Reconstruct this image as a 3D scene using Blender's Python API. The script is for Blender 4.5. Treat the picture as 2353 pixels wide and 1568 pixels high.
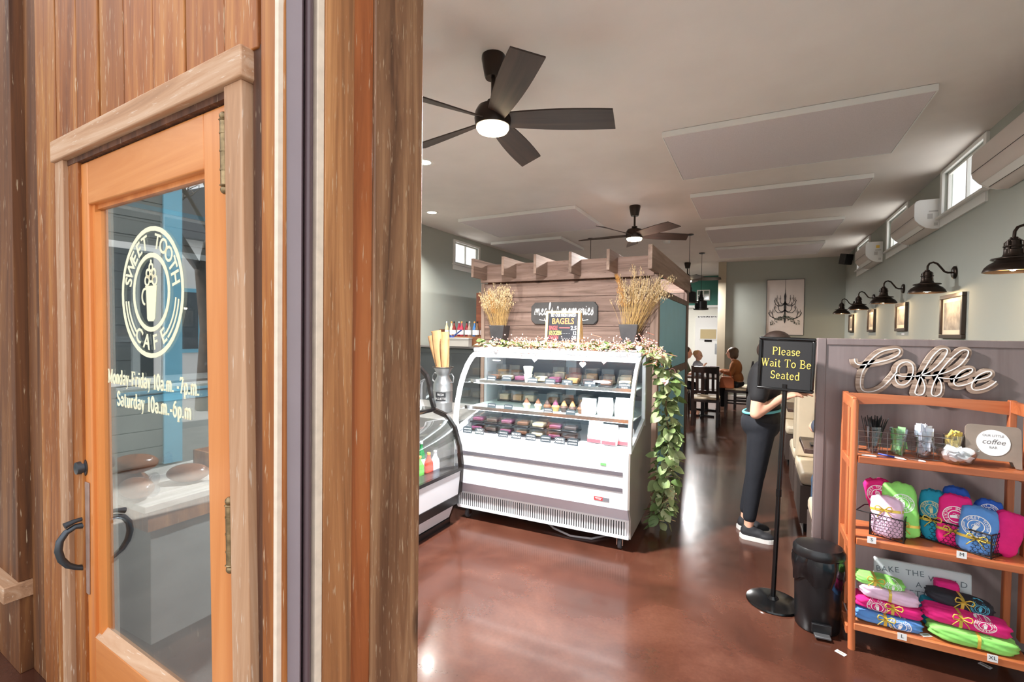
import bpy, bmesh, math, random
from mathutils import Matrix, Vector
random.seed(7)
for o in list(bpy.data.objects): bpy.data.objects.remove(o)
sc = bpy.context.scene
col = sc.collection
R = math.radians
# ------------------------------------------------------------------ camera
EYE = 1.52
FPX = 1087.0
YAW, PIT, ROL = R(27.4), R(1.15), R(0.73)
FW = Vector((-math.sin(YAW)*math.cos(PIT), math.cos(YAW)*math.cos(PIT), -math.sin(PIT)))
RT = Vector((math.cos(YAW), math.sin(YAW), 0)); UP = RT.cross(FW)
RT, UP = RT*math.cos(ROL)+UP*math.sin(ROL), -RT*math.sin(ROL)+UP*math.cos(ROL)
CAM = Vector((0, 0, EYE))
cd = bpy.data.cameras.new('camera'); cam = bpy.data.objects.new('camera', cd); col.objects.link(cam)
cd.sensor_width = 36; cd.lens = 36*FPX/2353; cd.clip_start = .02; cd.clip_end = 200
cam.matrix_world = Matrix(((RT.x, UP.x, -FW.x, CAM.x), (RT.y, UP.y, -FW.y, CAM.y), (RT.z, UP.z, -FW.z, CAM.z), (0, 0, 0, 1)))
sc.camera = cam
# ------------------------------------------------------------------ world and view
sc.view_settings.view_transform = 'Standard'; sc.view_settings.look = 'None'
sc.view_settings.gamma = 1; sc.view_settings.use_curve_mapping = False
sc.view_settings.exposure = 0.0
w = bpy.data.worlds.new('world'); sc.world = w; w.use_nodes = True
bg = w.node_tree.nodes['Background']; bg.inputs[0].default_value = (.94, .97, 1, 1); bg.inputs[1].default_value = 2.0
sl = bpy.data.lights.new('sun', 'SUN'); sl.energy = 11; sl.color = (1, .96, .9); sl.angle = R(2); so = bpy.data.objects.new('sun', sl); col.objects.link(so)
so.rotation_euler = Vector((.12, -1, -1.05)).to_track_quat('-Z', 'Y').to_euler()   # high sun behind the building
# pixel of the 2353x1568 photograph -> point on a plane
def ray(x, y): return FW*FPX + RT*(x-1176.5) - UP*(y-784)
def PX(x, y, v): d = ray(x, y); return CAM + d*((v-CAM.x)/d.x)
def PY(x, y, v): d = ray(x, y); return CAM + d*((v-CAM.y)/d.y)
def PZ(x, y, v=0.0): d = ray(x, y); return CAM + d*((v-CAM.z)/d.z)
# ------------------------------------------------------------------ helpers
def srgb(r, g, b):
    f = lambda c: c/12.92 if c <= .04045 else ((c+.055)/1.055)**2.4
    return (f(r/255), f(g/255), f(b/255), 1)
def tag(o, label=None, cat=None, group=None, kind=None):
    if label: o['label'] = label
    if cat: o['category'] = cat
    if group: o['group'] = group
    if kind: o['kind'] = kind
    return o
def thing(name, label, cat, loc=(0, 0, 0), rz=0, group=None, kind=None):
    o = bpy.data.objects.new(name, None); col.objects.link(o); o.empty_display_size = .05
    o.location = loc; o.rotation_euler = (0, 0, rz)
    return tag(o, label, cat, group, kind)
def link(name, me, mat=None, parent=None, M=None):
    o = bpy.data.objects.new(name, me); col.objects.link(o)
    if mat is not None and not me.materials: me.materials.append(mat)
    if parent: o.parent = parent
    if M is not None: o.matrix_local = M
    return o
def copy_tree(o, parent=None):
    c = o.copy(); col.objects.link(c); c.parent = parent
    for ch in list(o.children): copy_tree(ch, c)
    return c
def T(x, y, z): return Matrix.Translation((x, y, z))
def RZ(a): return Matrix.Rotation(a, 4, 'Z')
def RX(a): return Matrix.Rotation(a, 4, 'X')
def RY(a): return Matrix.Rotation(a, 4, 'Y')
class MB:
    def __init__(s): s.v = []; s.f = []
    def add(s, vs, fs, M=None):
        n = len(s.v)
        s.v += [tuple(M @ Vector(p)) if M is not None else tuple(p) for p in vs]
        s.f += [tuple(i+n for i in f) for f in fs]; return s
    def box(s, x0, x1, y0, y1, z0, z1, M=None):
        return s.add([(x0, y0, z0), (x1, y0, z0), (x1, y1, z0), (x0, y1, z0), (x0, y0, z1), (x1, y0, z1), (x1, y1, z1), (x0, y1, z1)],
                     [(0, 3, 2, 1), (4, 5, 6, 7), (0, 1, 5, 4), (1, 2, 6, 5), (2, 3, 7, 6), (3, 0, 4, 7)], M)
    def cbox(s, c, d, M=None):
        return s.box(c[0]-d[0]/2, c[0]+d[0]/2, c[1]-d[1]/2, c[1]+d[1]/2, c[2]-d[2]/2, c[2]+d[2]/2, M)
    def lathe(s, prof, n=24, M=None, sx=1, sy=1):
        vs = []; fs = []
        for r, z in prof:
            for i in range(n): a = 2*math.pi*i/n; vs.append((r*math.cos(a)*sx, r*math.sin(a)*sy, z))
        for k in range(len(prof)-1):
            for i in range(n):
                j = (i+1) % n; fs.append((k*n+i, k*n+j, (k+1)*n+j, (k+1)*n+i))
        if prof[0][0] > 1e-6: fs.append(tuple(range(n-1, -1, -1)))
        if prof[-1][0] > 1e-6: fs.append(tuple(range((len(prof)-1)*n, len(prof)*n)))
        return s.add(vs, fs, M)
    def tube(s, pts, r, n=8, M=None, closed=False):
        pts = [Vector(p) for p in pts]; m = len(pts); vs = []; fs = []
        rr = r if isinstance(r, (list, tuple)) else [r]*m
        prev = None
        for i, p in enumerate(pts):
            a = pts[i-1] if (i > 0 or closed) else p; b = pts[(i+1) % m] if (i < m-1 or closed) else p
            t = (b-a).normalized() if (b-a).length > 1e-9 else Vector((0, 0, 1))
            if prev is None:
                q = Vector((0, 0, 1)) if abs(t.z) < .9 else Vector((1, 0, 0)); e1 = t.cross(q).normalized()
            else: e1 = (prev - t*prev.dot(t)); e1 = e1.normalized() if e1.length > 1e-6 else t.orthogonal().normalized()
            prev = e1; e2 = t.cross(e1)
            for k in range(n): an = 2*math.pi*k/n; vs.append(p+(e1*math.cos(an)+e2*math.sin(an))*rr[i])
        for i in range(m if closed else m-1):
            j = (i+1) % m
            for k in range(n): l = (k+1) % n; fs.append((i*n+k, i*n+l, j*n+l, j*n+k))
        if not closed: fs.append(tuple(range(n-1, -1, -1))); fs.append(tuple(range((m-1)*n, m*n)))
        return s.add(vs, fs, M)
    def prism(s, poly, h0, h1, M=None):
        n = len(poly)
        return s.add([(x, y, h0) for x, y in poly]+[(x, y, h1) for x, y in poly],
                     [tuple(range(n-1, -1, -1)), tuple(range(n, 2*n))]+[(i, (i+1) % n, n+(i+1) % n, n+i) for i in range(n)], M)
    def ell(s, c, r, n=12, m=8, M=None):
        vs = [(c[0], c[1], c[2]-r[2])]; fs = []
        for k in range(1, m):
            b = -math.pi/2+math.pi*k/m
            for i in range(n): a = 2*math.pi*i/n; vs.append((c[0]+r[0]*math.cos(b)*math.cos(a), c[1]+r[1]*math.cos(b)*math.sin(a), c[2]+r[2]*math.sin(b)))
        vs.append((c[0], c[1], c[2]+r[2])); L = len(vs)-1
        for i in range(n):
            j = (i+1) % n; fs.append((0, 1+j, 1+i)); fs.append((L, 1+(m-2)*n+i, 1+(m-2)*n+j))
            for k in range(m-2): fs.append((1+k*n+i, 1+k*n+j, 1+(k+1)*n+j, 1+(k+1)*n+i))
        return s.add(vs, fs, M)
    def ribbon(s, pts, wd, h=.001, M=None, closed=False):
        # flat stroke in the xy plane, thickness h along z; wd number or list
        pts = [Vector((p[0], p[1])) for p in pts]; m = len(pts); L = []; Rr = []
        for i, p in enumerate(pts):
            a = pts[i-1] if (i > 0 or closed) else p; b = pts[(i+1) % m] if (i < m-1 or closed) else p
            t = (b-a); t = t.normalized() if t.length > 1e-9 else Vector((1, 0)); q = Vector((-t.y, t.x))
            ww = (wd[i] if isinstance(wd, (list, tuple)) else wd)/2
            L.append(p+q*ww); Rr.append(p-q*ww)
        vs = [(p.x, p.y, z) for z in (0, h) for p in L+Rr]; fs = []
        for i in range(m if closed else m-1):
            j = (i+1) % m
            fs += [(2*m+i, 3*m+i, 3*m+j, 2*m+j), (i, j, m+j, m+i), (i, 2*m+i, 2*m+j, j), (m+j, 3*m+j, 3*m+i, m+i)]
        return s.add(vs, fs, M)
    def mesh(s, name='m', smooth=None):
        me = bpy.data.meshes.new(name); me.from_pydata(s.v, [], s.f); me.update()
        if smooth is not None:
            me.shade_smooth()
            if smooth < 179: me.set_sharp_from_angle(angle=R(smooth))
        return me
    def build(s, name, mat, parent=None, smooth=None, M=None, bevel=0):
        o = link(name, s.mesh(name, smooth), mat, parent, M)
        if bevel:
            b = o.modifiers.new('bevel', 'BEVEL'); b.width = bevel; b.segments = 2; b.limit_method = 'ANGLE'
            o.data.shade_smooth(); o.data.set_sharp_from_angle(angle=R(50)); b.harden_normals = False
        return o
def text_mb(body, size, align='CENTER', shear=0, off=0, ext=.0006, space=1, sx=1):
    cu = bpy.data.curves.new('t', 'FONT'); cu.body = body; cu.size = size; cu.align_x = align; cu.align_y = 'CENTER'
    cu.shear = shear; cu.offset = off; cu.extrude = ext; cu.space_character = space; cu.resolution_u = 3
    ob = bpy.data.objects.new('t', cu); me = bpy.data.meshes.new_from_object(ob)
    mb = MB(); mb.add([(v.co.x*sx, v.co.y, v.co.z) for v in me.vertices], [tuple(p.vertices) for p in me.polygons])
    bpy.data.objects.remove(ob); bpy.data.curves.remove(cu); bpy.data.meshes.remove(me)
    return mb
def FRONT(x, y, z): # local xy of lettering -> upright plane that faces the camera side (-y)
    return T(x, y, z) @ RX(R(90))
def arc(cx, cy, rx, ry, a0, a1, n=10):
    return [(cx+rx*math.cos(R(a0+(a1-a0)*i/n)), cy+ry*math.sin(R(a0+(a1-a0)*i/n))) for i in range(n+1)]
# ------------------------------------------------------------------ materials
MATS = {}
def newmat(name):
    m = bpy.data.materials.new(name); m.use_nodes = True; nt = m.node_tree; nt.nodes.clear()
    out = nt.nodes.new('ShaderNodeOutputMaterial'); bs = nt.nodes.new('ShaderNodeBsdfPrincipled'); nt.links.new(bs.outputs[0], out.inputs[0])
    MATS[name] = m; return m, nt, bs, out
def coords(nt, kind='world', scale=(1, 1, 1), rot=(0, 0, 0)):
    mp = nt.nodes.new('ShaderNodeMapping'); mp.inputs['Scale'].default_value = scale; mp.inputs['Rotation'].default_value = rot
    if kind == 'world': g = nt.nodes.new('ShaderNodeNewGeometry'); nt.links.new(g.outputs['Position'], mp.inputs[0])
    else: g = nt.nodes.new('ShaderNodeTexCoord'); nt.links.new(g.outputs['Object'], mp.inputs[0])
    return mp
def mat(name, c, rough=.5, metal=0, noise=0, nscale=20, bump=0, bscale=80, emit=0, ecol=None, spec=.5, coat=0, trans=0, alpha=1, kind='object'):
    m, nt, bs, out = newmat(name)
    bs.inputs['Base Color'].default_value = c; bs.inputs['Roughness'].default_value = rough; bs.inputs['Metallic'].default_value = metal
    bs.inputs['Specular IOR Level'].default_value = spec; bs.inputs['Coat Weight'].default_value = coat; bs.inputs['Transmission Weight'].default_value = trans
    bs.inputs['Alpha'].default_value = alpha
    if emit: bs.inputs['Emission Color'].default_value = ecol or c; bs.inputs['Emission Strength'].default_value = emit
    if noise:
        mp = coords(nt, kind); n = nt.nodes.new('ShaderNodeTexNoise'); n.inputs['Scale'].default_value = nscale; n.inputs['Detail'].default_value = 5
        nt.links.new(mp.outputs[0], n.inputs[0]); r = nt.nodes.new('ShaderNodeValToRGB'); nt.links.new(n.outputs[0], r.inputs[0])
        k = 1-noise; r.color_ramp.elements[0].position = .3; r.color_ramp.elements[1].position = .7
        r.color_ramp.elements[0].color = (c[0]*k, c[1]*k, c[2]*k, 1); r.color_ramp.elements[1].color = (min(1, c[0]*(1+noise)), min(1, c[1]*(1+noise)), min(1, c[2]*(1+noise)), 1)
        nt.links.new(r.outputs[0], bs.inputs['Base Color'])
    if bump:
        mp = coords(nt, kind); n = nt.nodes.new('ShaderNodeTexNoise'); n.inputs['Scale'].default_value = bscale; n.inputs['Detail'].default_value = 4
        nt.links.new(mp.outputs[0], n.inputs[0]); b = nt.nodes.new('ShaderNodeBump'); b.inputs['Strength'].default_value = bump; b.inputs['Distance'].default_value = .01
        nt.links.new(n.outputs[0], b.inputs['Height']); nt.links.new(b.outputs[0], bs.inputs['Normal'])
    return m
def wood(name, cols, axis='z', rough=.6, scale=1.0, wear=0, wearcol=(.66, .50, .33, 1), tint=.25, bump=.25, coat=0, knots=0, kind='world', contrast=1.0):
    """long grain along axis; cols = three colours dark to light; wear = pale chips along the grain"""
    m, nt, bs, out = newmat(name); N = nt.nodes; L = nt.links
    st = {'x': (.5, 9, 9), 'y': (9, .5, 9), 'z': (9, 9, .5)}[axis]
    oi = N.new('ShaderNodeObjectInfo'); ad = N.new('ShaderNodeVectorMath'); ad.operation = 'ADD'
    mu = N.new('ShaderNodeMath'); mu.operation = 'MULTIPLY'; mu.inputs[1].default_value = 37; L.new(oi.outputs['Random'], mu.inputs[0])
    cb = N.new('ShaderNodeCombineXYZ'); [L.new(mu.outputs[0], cb.inputs[i]) for i in range(3)]
    mp = coords(nt, kind, tuple(a*scale for a in st)); L.new(mp.outputs[0], ad.inputs[0]); L.new(cb.outputs[0], ad.inputs[1])
    n1 = N.new('ShaderNodeTexNoise'); n1.inputs['Scale'].default_value = 1.3; n1.inputs['Detail'].default_value = 8; n1.inputs['Roughness'].default_value = .62; n1.inputs['Distortion'].default_value = .9
    L.new(ad.outputs[0], n1.inputs[0])
    rp = N.new('ShaderNodeValToRGB'); e = rp.color_ramp.elements; d = .2/contrast; e[0].position = .5-d; e[1].position = .5+d; e[0].color = cols[0]; e[1].color = cols[2]
    x = e.new(.5); x.color = cols[1]; L.new(n1.outputs[0], rp.inputs[0])
    hs = N.new('ShaderNodeHueSaturation'); L.new(rp.outputs[0], hs.inputs['Color'])
    mr = N.new('ShaderNodeMapRange'); mr.inputs[3].default_value = 1-tint; mr.inputs[4].default_value = 1+tint; L.new(oi.outputs['Random'], mr.inputs[0]); L.new(mr.outputs[0], hs.inputs['Value'])
    c = hs.outputs[0]
    if wear:
        mp2 = coords(nt, kind, tuple(a*18*scale for a in {'x': (.3, 3, 3), 'y': (3, .3, 3), 'z': (3, 3, .3)}[axis])); n2 = N.new('ShaderNodeTexNoise'); n2.inputs['Scale'].default_value = 2.2; n2.inputs['Detail'].default_value = 6
        L.new(mp2.outputs[0], n2.inputs[0]); r2 = N.new('ShaderNodeValToRGB'); r2.color_ramp.elements[0].position = .66-wear*.12; r2.color_ramp.elements[1].position = .72-wear*.1
        L.new(n2.outputs[0], r2.inputs[0]); mx = N.new('ShaderNodeMixRGB'); mx.inputs[2].default_value = wearcol; wm = N.new('ShaderNodeMath'); wm.operation = 'MULTIPLY'; wm.inputs[1].default_value = .6; L.new(r2.outputs[0], wm.inputs[0]); L.new(wm.outputs[0], mx.inputs[0]); L.new(c, mx.inputs[1]); c = mx.outputs[0]
    if knots:
        mp3 = coords(nt, kind, {'x': (2.2, 5, 5), 'y': (5, 2.2, 5), 'z': (5, 5, 2.2)}[axis]); vo = N.new('ShaderNodeTexVoronoi'); vo.inputs['Scale'].default_value = knots; L.new(mp3.outputs[0], vo.inputs[0])
        r3 = N.new('ShaderNodeValToRGB'); r3.color_ramp.elements[0].position = .04; r3.color_ramp.elements[1].position = .1; L.new(vo.outputs['Distance'], r3.inputs[0])
        mx = N.new('ShaderNodeMixRGB'); mx.inputs[1].default_value = (.02, .012, .008, 1); L.new(r3.outputs[0], mx.inputs[0]); L.new(c, mx.inputs[2]); c = mx.outputs[0]
    L.new(c, bs.inputs['Base Color']); bs.inputs['Roughness'].default_value = rough; bs.inputs['Coat Weight'].default_value = coat; bs.inputs['Coat Roughness'].default_value = .15
    if bump:
        b = N.new('ShaderNodeBump'); b.inputs['Strength'].default_value = bump; b.inputs['Distance'].default_value = .004; L.new(n1.outputs[0], b.inputs['Height']); L.new(b.outputs[0], bs.inputs['Normal'])
    return m
def glassmat(name, tint=(1, 1, 1, 1), refl=.5, rough=0.0, base=.04):
    m = bpy.data.materials.new(name); m.use_nodes = True; nt = m.node_tree; nt.nodes.clear(); N = nt.nodes; L = nt.links
    out = N.new('ShaderNodeOutputMaterial'); tr = N.new('ShaderNodeBsdfTransparent'); tr.inputs[0].default_value = tint
    gl = N.new('ShaderNodeBsdfGlossy'); gl.inputs['Roughness'].default_value = rough; mx = N.new('ShaderNodeMixShader')
    lw = N.new('ShaderNodeLayerWeight'); lw.inputs[0].default_value = .35; mr = N.new('ShaderNodeMapRange'); mr.inputs[3].default_value = base; mr.inputs[4].default_value = refl
    L.new(lw.outputs['Facing'], mr.inputs[0]); L.new(mr.outputs[0], mx.inputs[0]); L.new(tr.outputs[0], mx.inputs[1]); L.new(gl.outputs[0], mx.inputs[2]); L.new(mx.outputs[0], out.inputs[0])
    MATS[name] = m; return m
# ------------------------------------------------------------------ shared materials
white_paint = mat('white_paint', srgb(235, 235, 232), .45)
trim_white = mat('trim_white', srgb(226, 226, 222), .5)
wall_sage = mat('wall_sage', srgb(170, 174, 166), .85, bump=.05, bscale=220, kind='world')
ceil_m = mat('ceiling_paint', srgb(230, 223, 218), .9, noise=.03, nscale=3, bump=.05, bscale=150, kind='world')
panel_m = mat('acoustic_fabric', srgb(214, 206, 208), .95, noise=.06, nscale=160, bump=.1, bscale=400, kind='world')
teal_m = mat('teal_paint', srgb(124, 192, 218), .5, kind='world', noise=.03, nscale=6)
teal_dark = mat('teal_dark_paint', srgb(66, 128, 116), .7)
black_metal = mat('black_metal', srgb(28, 27, 28), .35, .6)
bronze = mat('dark_bronze', srgb(48, 38, 32), .35, .8)
black_gloss = mat('black_gloss', srgb(14, 14, 15), .18)
chrome = mat('chrome', srgb(210, 210, 212), .15, 1)
steel = mat('galvanised_steel', srgb(176, 180, 184), .35, .9, noise=.12, nscale=14)
gold_print = mat('gold_print', srgb(250, 240, 205), .5)
gold_letter = mat('gold_letter', srgb(214, 190, 96), .45)
paper_m = mat('white_paper', srgb(240, 240, 240), .8)
ink_m = mat('black_ink', srgb(30, 30, 32), .7)
white_ink = mat('white_ink', srgb(245, 245, 245), .7)
cream_vinyl = mat('cream_vinyl', srgb(214, 198, 172), .45, noise=.04, nscale=9)
win_glass = glassmat('window_glass', (1, 1, 1, 1), .15)
door_glass = glassmat('door_glass', (.72, .77, .79, 1), .75, base=.08)
case_glass = glassmat('case_glass', (.97, .99, .99, 1), .35, base=.03)
clear_plastic = glassmat('clear_plastic', (.93, .95, .97, 1), .6, .08, base=.12)
# facade woods
O1, O2, O3 = srgb(126, 66, 28), srgb(188, 112, 56), srgb(226, 164, 104)
siding_m = wood('siding_wood', (srgb(112, 58, 20), srgb(158, 92, 38), srgb(192, 130, 66)), 'z', .55, 1.1, wear=.3, tint=.12, bump=.4, contrast=1.0)
siding_dark = wood('siding_dark_wood', (srgb(72, 40, 18), srgb(112, 66, 32), srgb(146, 96, 52)), 'z', .6, 1, wear=.1, tint=.15, bump=.3)
doorwood = wood('door_wood', (srgb(196, 112, 50), srgb(214, 132, 66), srgb(230, 154, 90)), 'z', .38, .7, tint=.03, bump=.08, coat=.25)
doorwood_x = wood('door_wood_rail', (srgb(196, 112, 50), srgb(214, 132, 66), srgb(230, 154, 90)), 'x', .38, .7, tint=.03, bump=.08, coat=.25)
casing_m = wood('weathered_casing', (srgb(146, 106, 78), srgb(186, 142, 108), srgb(208, 174, 146)), 'z', .7, 1.2, wear=.25, wearcol=srgb(222, 204, 186), tint=.06, bump=.35)
casing_x = wood('weathered_casing_head', (srgb(146, 106, 78), srgb(186, 142, 108), srgb(208, 174, 146)), 'x', .7, 1.2, wear=.25, wearcol=srgb(222, 204, 186), tint=.06, bump=.35)
dark_edge = wood('dark_edge_wood', (srgb(62, 36, 22), srgb(92, 56, 36), srgb(120, 78, 54)), 'z', .7, 1.3, wear=.08, tint=.05)
jamb_wood = wood('jamb_wood', (srgb(104, 66, 40), srgb(164, 108, 66), srgb(206, 146, 94)), 'z', .55, 1.3, wear=.3, tint=.16, bump=.35, knots=.35)
jamb_orange = wood('jamb_orange_wood', (srgb(118, 60, 30), srgb(166, 92, 48), srgb(190, 116, 66)), 'z', .5, 1, wear=.08, tint=.05, bump=.3)
post_wood = wood('post_wood', (srgb(92, 60, 40), srgb(142, 100, 70), srgb(182, 138, 100)), 'z', .5, 1.4, wear=.3, tint=.05, bump=.4, knots=.45)
brown_paint_sky = mat('sky_sheen_brown_metal', srgb(164, 150, 156), .25, noise=.04, nscale=5)  # brown metal lightened so the sky's reflection sits in the base colour
brown_paint2 = mat('dark_brown_painted_metal', srgb(104, 84, 88), .3)
pale_strip = mat('raw_and_sunlit_wood', srgb(232, 212, 192), .6, noise=.08, nscale=30)
barn = wood('barn_board', (srgb(112, 90, 80), srgb(152, 126, 114), srgb(178, 152, 140)), 'x', .75, 1.0, wear=.15, wearcol=srgb(84, 62, 56), tint=.12, bump=.4, contrast=1.2)
barn_y = wood('barn_beam', (srgb(118, 96, 84), srgb(150, 126, 112), srgb(174, 150, 136)), 'y', .75, 1, tint=.1, bump=.3)
barn_z = wood('barn_post', (srgb(112, 92, 80), srgb(150, 126, 112), srgb(172, 148, 134)), 'z', .75, 1, tint=.08, bump=.3)
brown_trim = wood('brown_trim', (srgb(74, 54, 46), srgb(96, 72, 62), srgb(116, 90, 80)), 'z', .6, 1, tint=.05, bump=.2)
dark_ply = wood('dark_stained_ply', (srgb(108, 94, 92), srgb(126, 112, 111), srgb(138, 124, 124)), 'z', .25, .7, tint=.03, bump=.06, contrast=.7)
shelf_wood = wood('shelf_wood', (srgb(150, 78, 44), srgb(186, 104, 62), srgb(206, 128, 82)), 'x', .4, 1.1, tint=.06, bump=.1, coat=.2, contrast=.9)
shelf_wood_z = wood('shelf_upright_wood', (srgb(150, 78, 44), srgb(186, 104, 62), srgb(206, 128, 82)), 'z', .4, 1.1, tint=.06, bump=.1, coat=.2, contrast=.9)
dark_chair = wood('dark_chair_wood', (srgb(28, 18, 15), srgb(42, 28, 23), srgb(58, 40, 34)), 'z', .35, 1, tint=.05, bump=.05)
table_wood = wood('table_wood', (srgb(58, 42, 36), srgb(82, 62, 54), srgb(102, 80, 70)), 'y', .35, 1, tint=.05, bump=.05)
# stained concrete
m, nt, bs, out = newmat('stained_concrete'); N = nt.nodes; L = nt.links
mp = coords(nt, 'world'); n1 = N.new('ShaderNodeTexNoise'); n1.inputs['Scale'].default_value = 1.6; n1.inputs['Detail'].default_value = 9; n1.inputs['Roughness'].default_value = .6; n1.inputs['Distortion'].default_value = .35; L.new(mp.outputs[0], n1.inputs[0])
rp = N.new('ShaderNodeValToRGB'); e = rp.color_ramp.elements; e[0].position = .28; e[0].color = srgb(54, 31, 23); e[1].position = .74; e[1].color = srgb(100, 64, 50); x = e.new(.5); x.color = srgb(77, 44, 33); L.new(n1.outputs[0], rp.inputs[0])
n2 = N.new('ShaderNodeTexNoise'); n2.inputs['Scale'].default_value = 60; n2.inputs['Detail'].default_value = 3; L.new(mp.outputs[0], n2.inputs[0])
mx = N.new('ShaderNodeMixRGB'); mx.blend_type = 'OVERLAY'; mx.inputs[0].default_value = .18; L.new(rp.outputs[0], mx.inputs[1]); L.new(n2.outputs[0], mx.inputs[2]); L.new(mx.outputs[0], bs.inputs['Base Color'])
mr = N.new('ShaderNodeMapRange'); mr.inputs[3].default_value = .19; mr.inputs[4].default_value = .27; L.new(n1.outputs[0], mr.inputs[0]); L.new(mr.outputs[0], bs.inputs['Roughness'])
n3 = N.new('ShaderNodeTexNoise'); n3.inputs['Scale'].default_value = 9; n3.inputs['Detail'].default_value = 3; L.new(mp.outputs[0], n3.inputs[0])
b = N.new('ShaderNodeBump'); b.inputs['Strength'].default_value = .06; b.inputs['Distance'].default_value = .02; L.new(n3.outputs[0], b.inputs['Height']); L.new(b.outputs[0], bs.inputs['Normal'])
bs.inputs['Coat Weight'].default_value = .2; bs.inputs['Coat Roughness'].default_value = .08
concrete = m
# ------------------------------------------------------------------ the room
ZC, XR, XL, YB, YI = 3.13, 1.565, -4.55, 11.6, 1.25
def struct(name, mb, mt, label, cat, parent=None, smooth=None, bevel=0):
    return tag(mb.build(name, mt, parent, smooth, bevel=bevel), label, cat, kind='structure')
struct('floor', MB().box(XL-.1, XR+.1, .62, 16, -.1, 0), concrete, 'glossy red brown stained concrete floor', 'floor')
struct('porch_floor', MB().box(-8, 5, -6, .615, -.16, -.02), mat('porch_concrete', srgb(150, 146, 140), .8, noise=.1, nscale=4, kind='world'), 'grey concrete walk outside the entrance', 'pavement')
struct("ceiling", MB().box(XL-.1, XR+.1, .95, 16, ZC, ZC+.1), ceil_m, 'plain off white ceiling over the whole room', 'ceiling')
def holed_wall(name, x0, x1, y0, y1, holes, mt, label):
    # wall along y with (ya, yb, za, zb) holes
    mb = MB(); y = y0
    for ya, yb, za, zb in sorted(holes):
        mb.box(x0, x1, y, ya, 0, ZC); mb.box(x0, x1, ya, yb, 0, za); mb.box(x0, x1, ya, yb, zb, ZC); y = yb
    mb.box(x0, x1, y, y1, 0, ZC); return struct(name, mb, mt, label, 'wall')
RW = [(5.02, 5.95, 2.70, 3.085), (7.18, 8.12, 2.70, 3.085), (9.34, 10.28, 2.70, 3.085)]
LWN = (6.64, 7.38, 2.67, 3.02)
LWB = (1.75, 2.75, 1.0, 2.5)
holed_wall('wall_right', XR, XR+.06, YI-.25, 16, RW, wall_sage, 'sage grey side wall with sconces and high windows')
holed_wall('wall_left', XL-.06, XL, YI-.25, 16, [LWB, LWN], wall_sage, 'pale sage wall behind the counter')
def window_yz(n, x, sgn, ya, yb, za, zb, label, teal=False):
    # sgn: +1 = room lies towards -x (right wall), -1 = left wall
    tr = teal_m if teal else trim_white
    r = thing('window_%d' % n, label, 'window', (0, 0, 0), kind='structure'); f = MB(); t = .055; a = x-.022*sgn; b2 = x+.002*sgn
    a, b2 = min(a, b2), max(a, b2)
    for (p, q, c, d) in ((ya-t, ya, za-.02, zb+.035), (yb, yb+t, za-.02, zb+.035), (ya, yb, zb, zb+.035)): f.box(a, b2, p, q, c, d)
    f.build('casing', tr, r, bevel=.003)
    s = MB(); x2 = x-.05*sgn; s.box(min(x2, x+.05*sgn), max(x2, x+.05*sgn), ya-t-.02, yb+t+.02, za-.04, za-.018); s.build('sill', tr, r, bevel=.003)
    s = MB(); x2 = x-.018*sgn; s.box(min(x2, x+.001*sgn), max(x2, x+.001*sgn), ya-t, yb+t, za-.12, za-.041); s.build('apron', tr, r)
    fr = MB(); xa, xb = sorted((x+.02*sgn, x+.045*sgn)); k = .022
    fr.box(xa, xb, ya, yb, za, za+k); fr.box(xa, xb, ya, yb, zb-k, zb); fr.box(xa, xb, ya, ya+k, za+k, zb-k); fr.box(xa, xb, yb-k, yb, za+k, zb-k); ym = (ya+yb)/2; fr.box(xa, xb, ym-k/2, ym+k/2, za+k, zb-k)
    fr.build('sash', tr if not teal else white_paint, r)
    for p, q in ((ya+k, ym-k/2), (ym+k/2, yb-k)):
        g = MB(); xm = (xa+xb)/2; g.box(xm-.002, xm+.002, p, q, za+k, zb-k); g.build('pane', win_glass, r)
    return r
for i, (ya, yb, za, zb) in enumerate(RW):
    window_yz(i+1, XR, 1, ya, yb, za, zb, ['high white framed window behind the nearest air conditioner', 'high white framed window behind the middle air conditioner', 'high white framed window behind the farthest air conditioner'][i])
window_yz(4, XL, -1, *LWN, 'small high window in the wall left of the plank wall')
window_yz(5, XL, -1, *LWB, 'window with teal frame seen through the entrance door glass', teal=True)
# back wall with the picture; the kitchen lies beyond the gap on its left
XK = -.64
mb = MB().box(XK, XR, YB, YB+.12, 0, ZC); struct('wall_back', mb, wall_sage, 'pale far wall behind the chandelier canvas', 'wall')
mb = MB().box(XK-.16, XK-.001, YB-.05, YB+.2, 0, ZC); struct('trim_1', mb, mat('wall_warm', srgb(190, 178, 156), .85), 'narrow wall end beside the kitchen opening', 'wall')
struct('baseboard_back', MB().box(XK, XR, YB-.02, YB-.001, 0, .17), trim_white, 'white baseboard along the far wall', 'baseboard', bevel=.004)
YK = 14.2
struct('wall_kitchen', MB().box(XL, XR, YK, YK+.1, 0, 2.25), mat('kitchen_white', srgb(236, 236, 226), .6), 'white kitchen wall at the far end', 'wall')
struct('wall_kitchen_upper', MB().box(XL, XR, YK-.02, YK+.1, 2.32, ZC), teal_dark, 'green wall above the kitchen door', 'wall')
struct('trim_2', MB().box(XL, XR, YK-.06, YK-.001, 2.25, 2.32), white_paint, 'white ledge under the green kitchen wall', 'trim')
struct('wall_end', MB().box(XL-.1, XR+.1, 15.9, 16, 0, ZC), wall_sage, 'wall at the very end of the building', 'wall')
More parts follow.
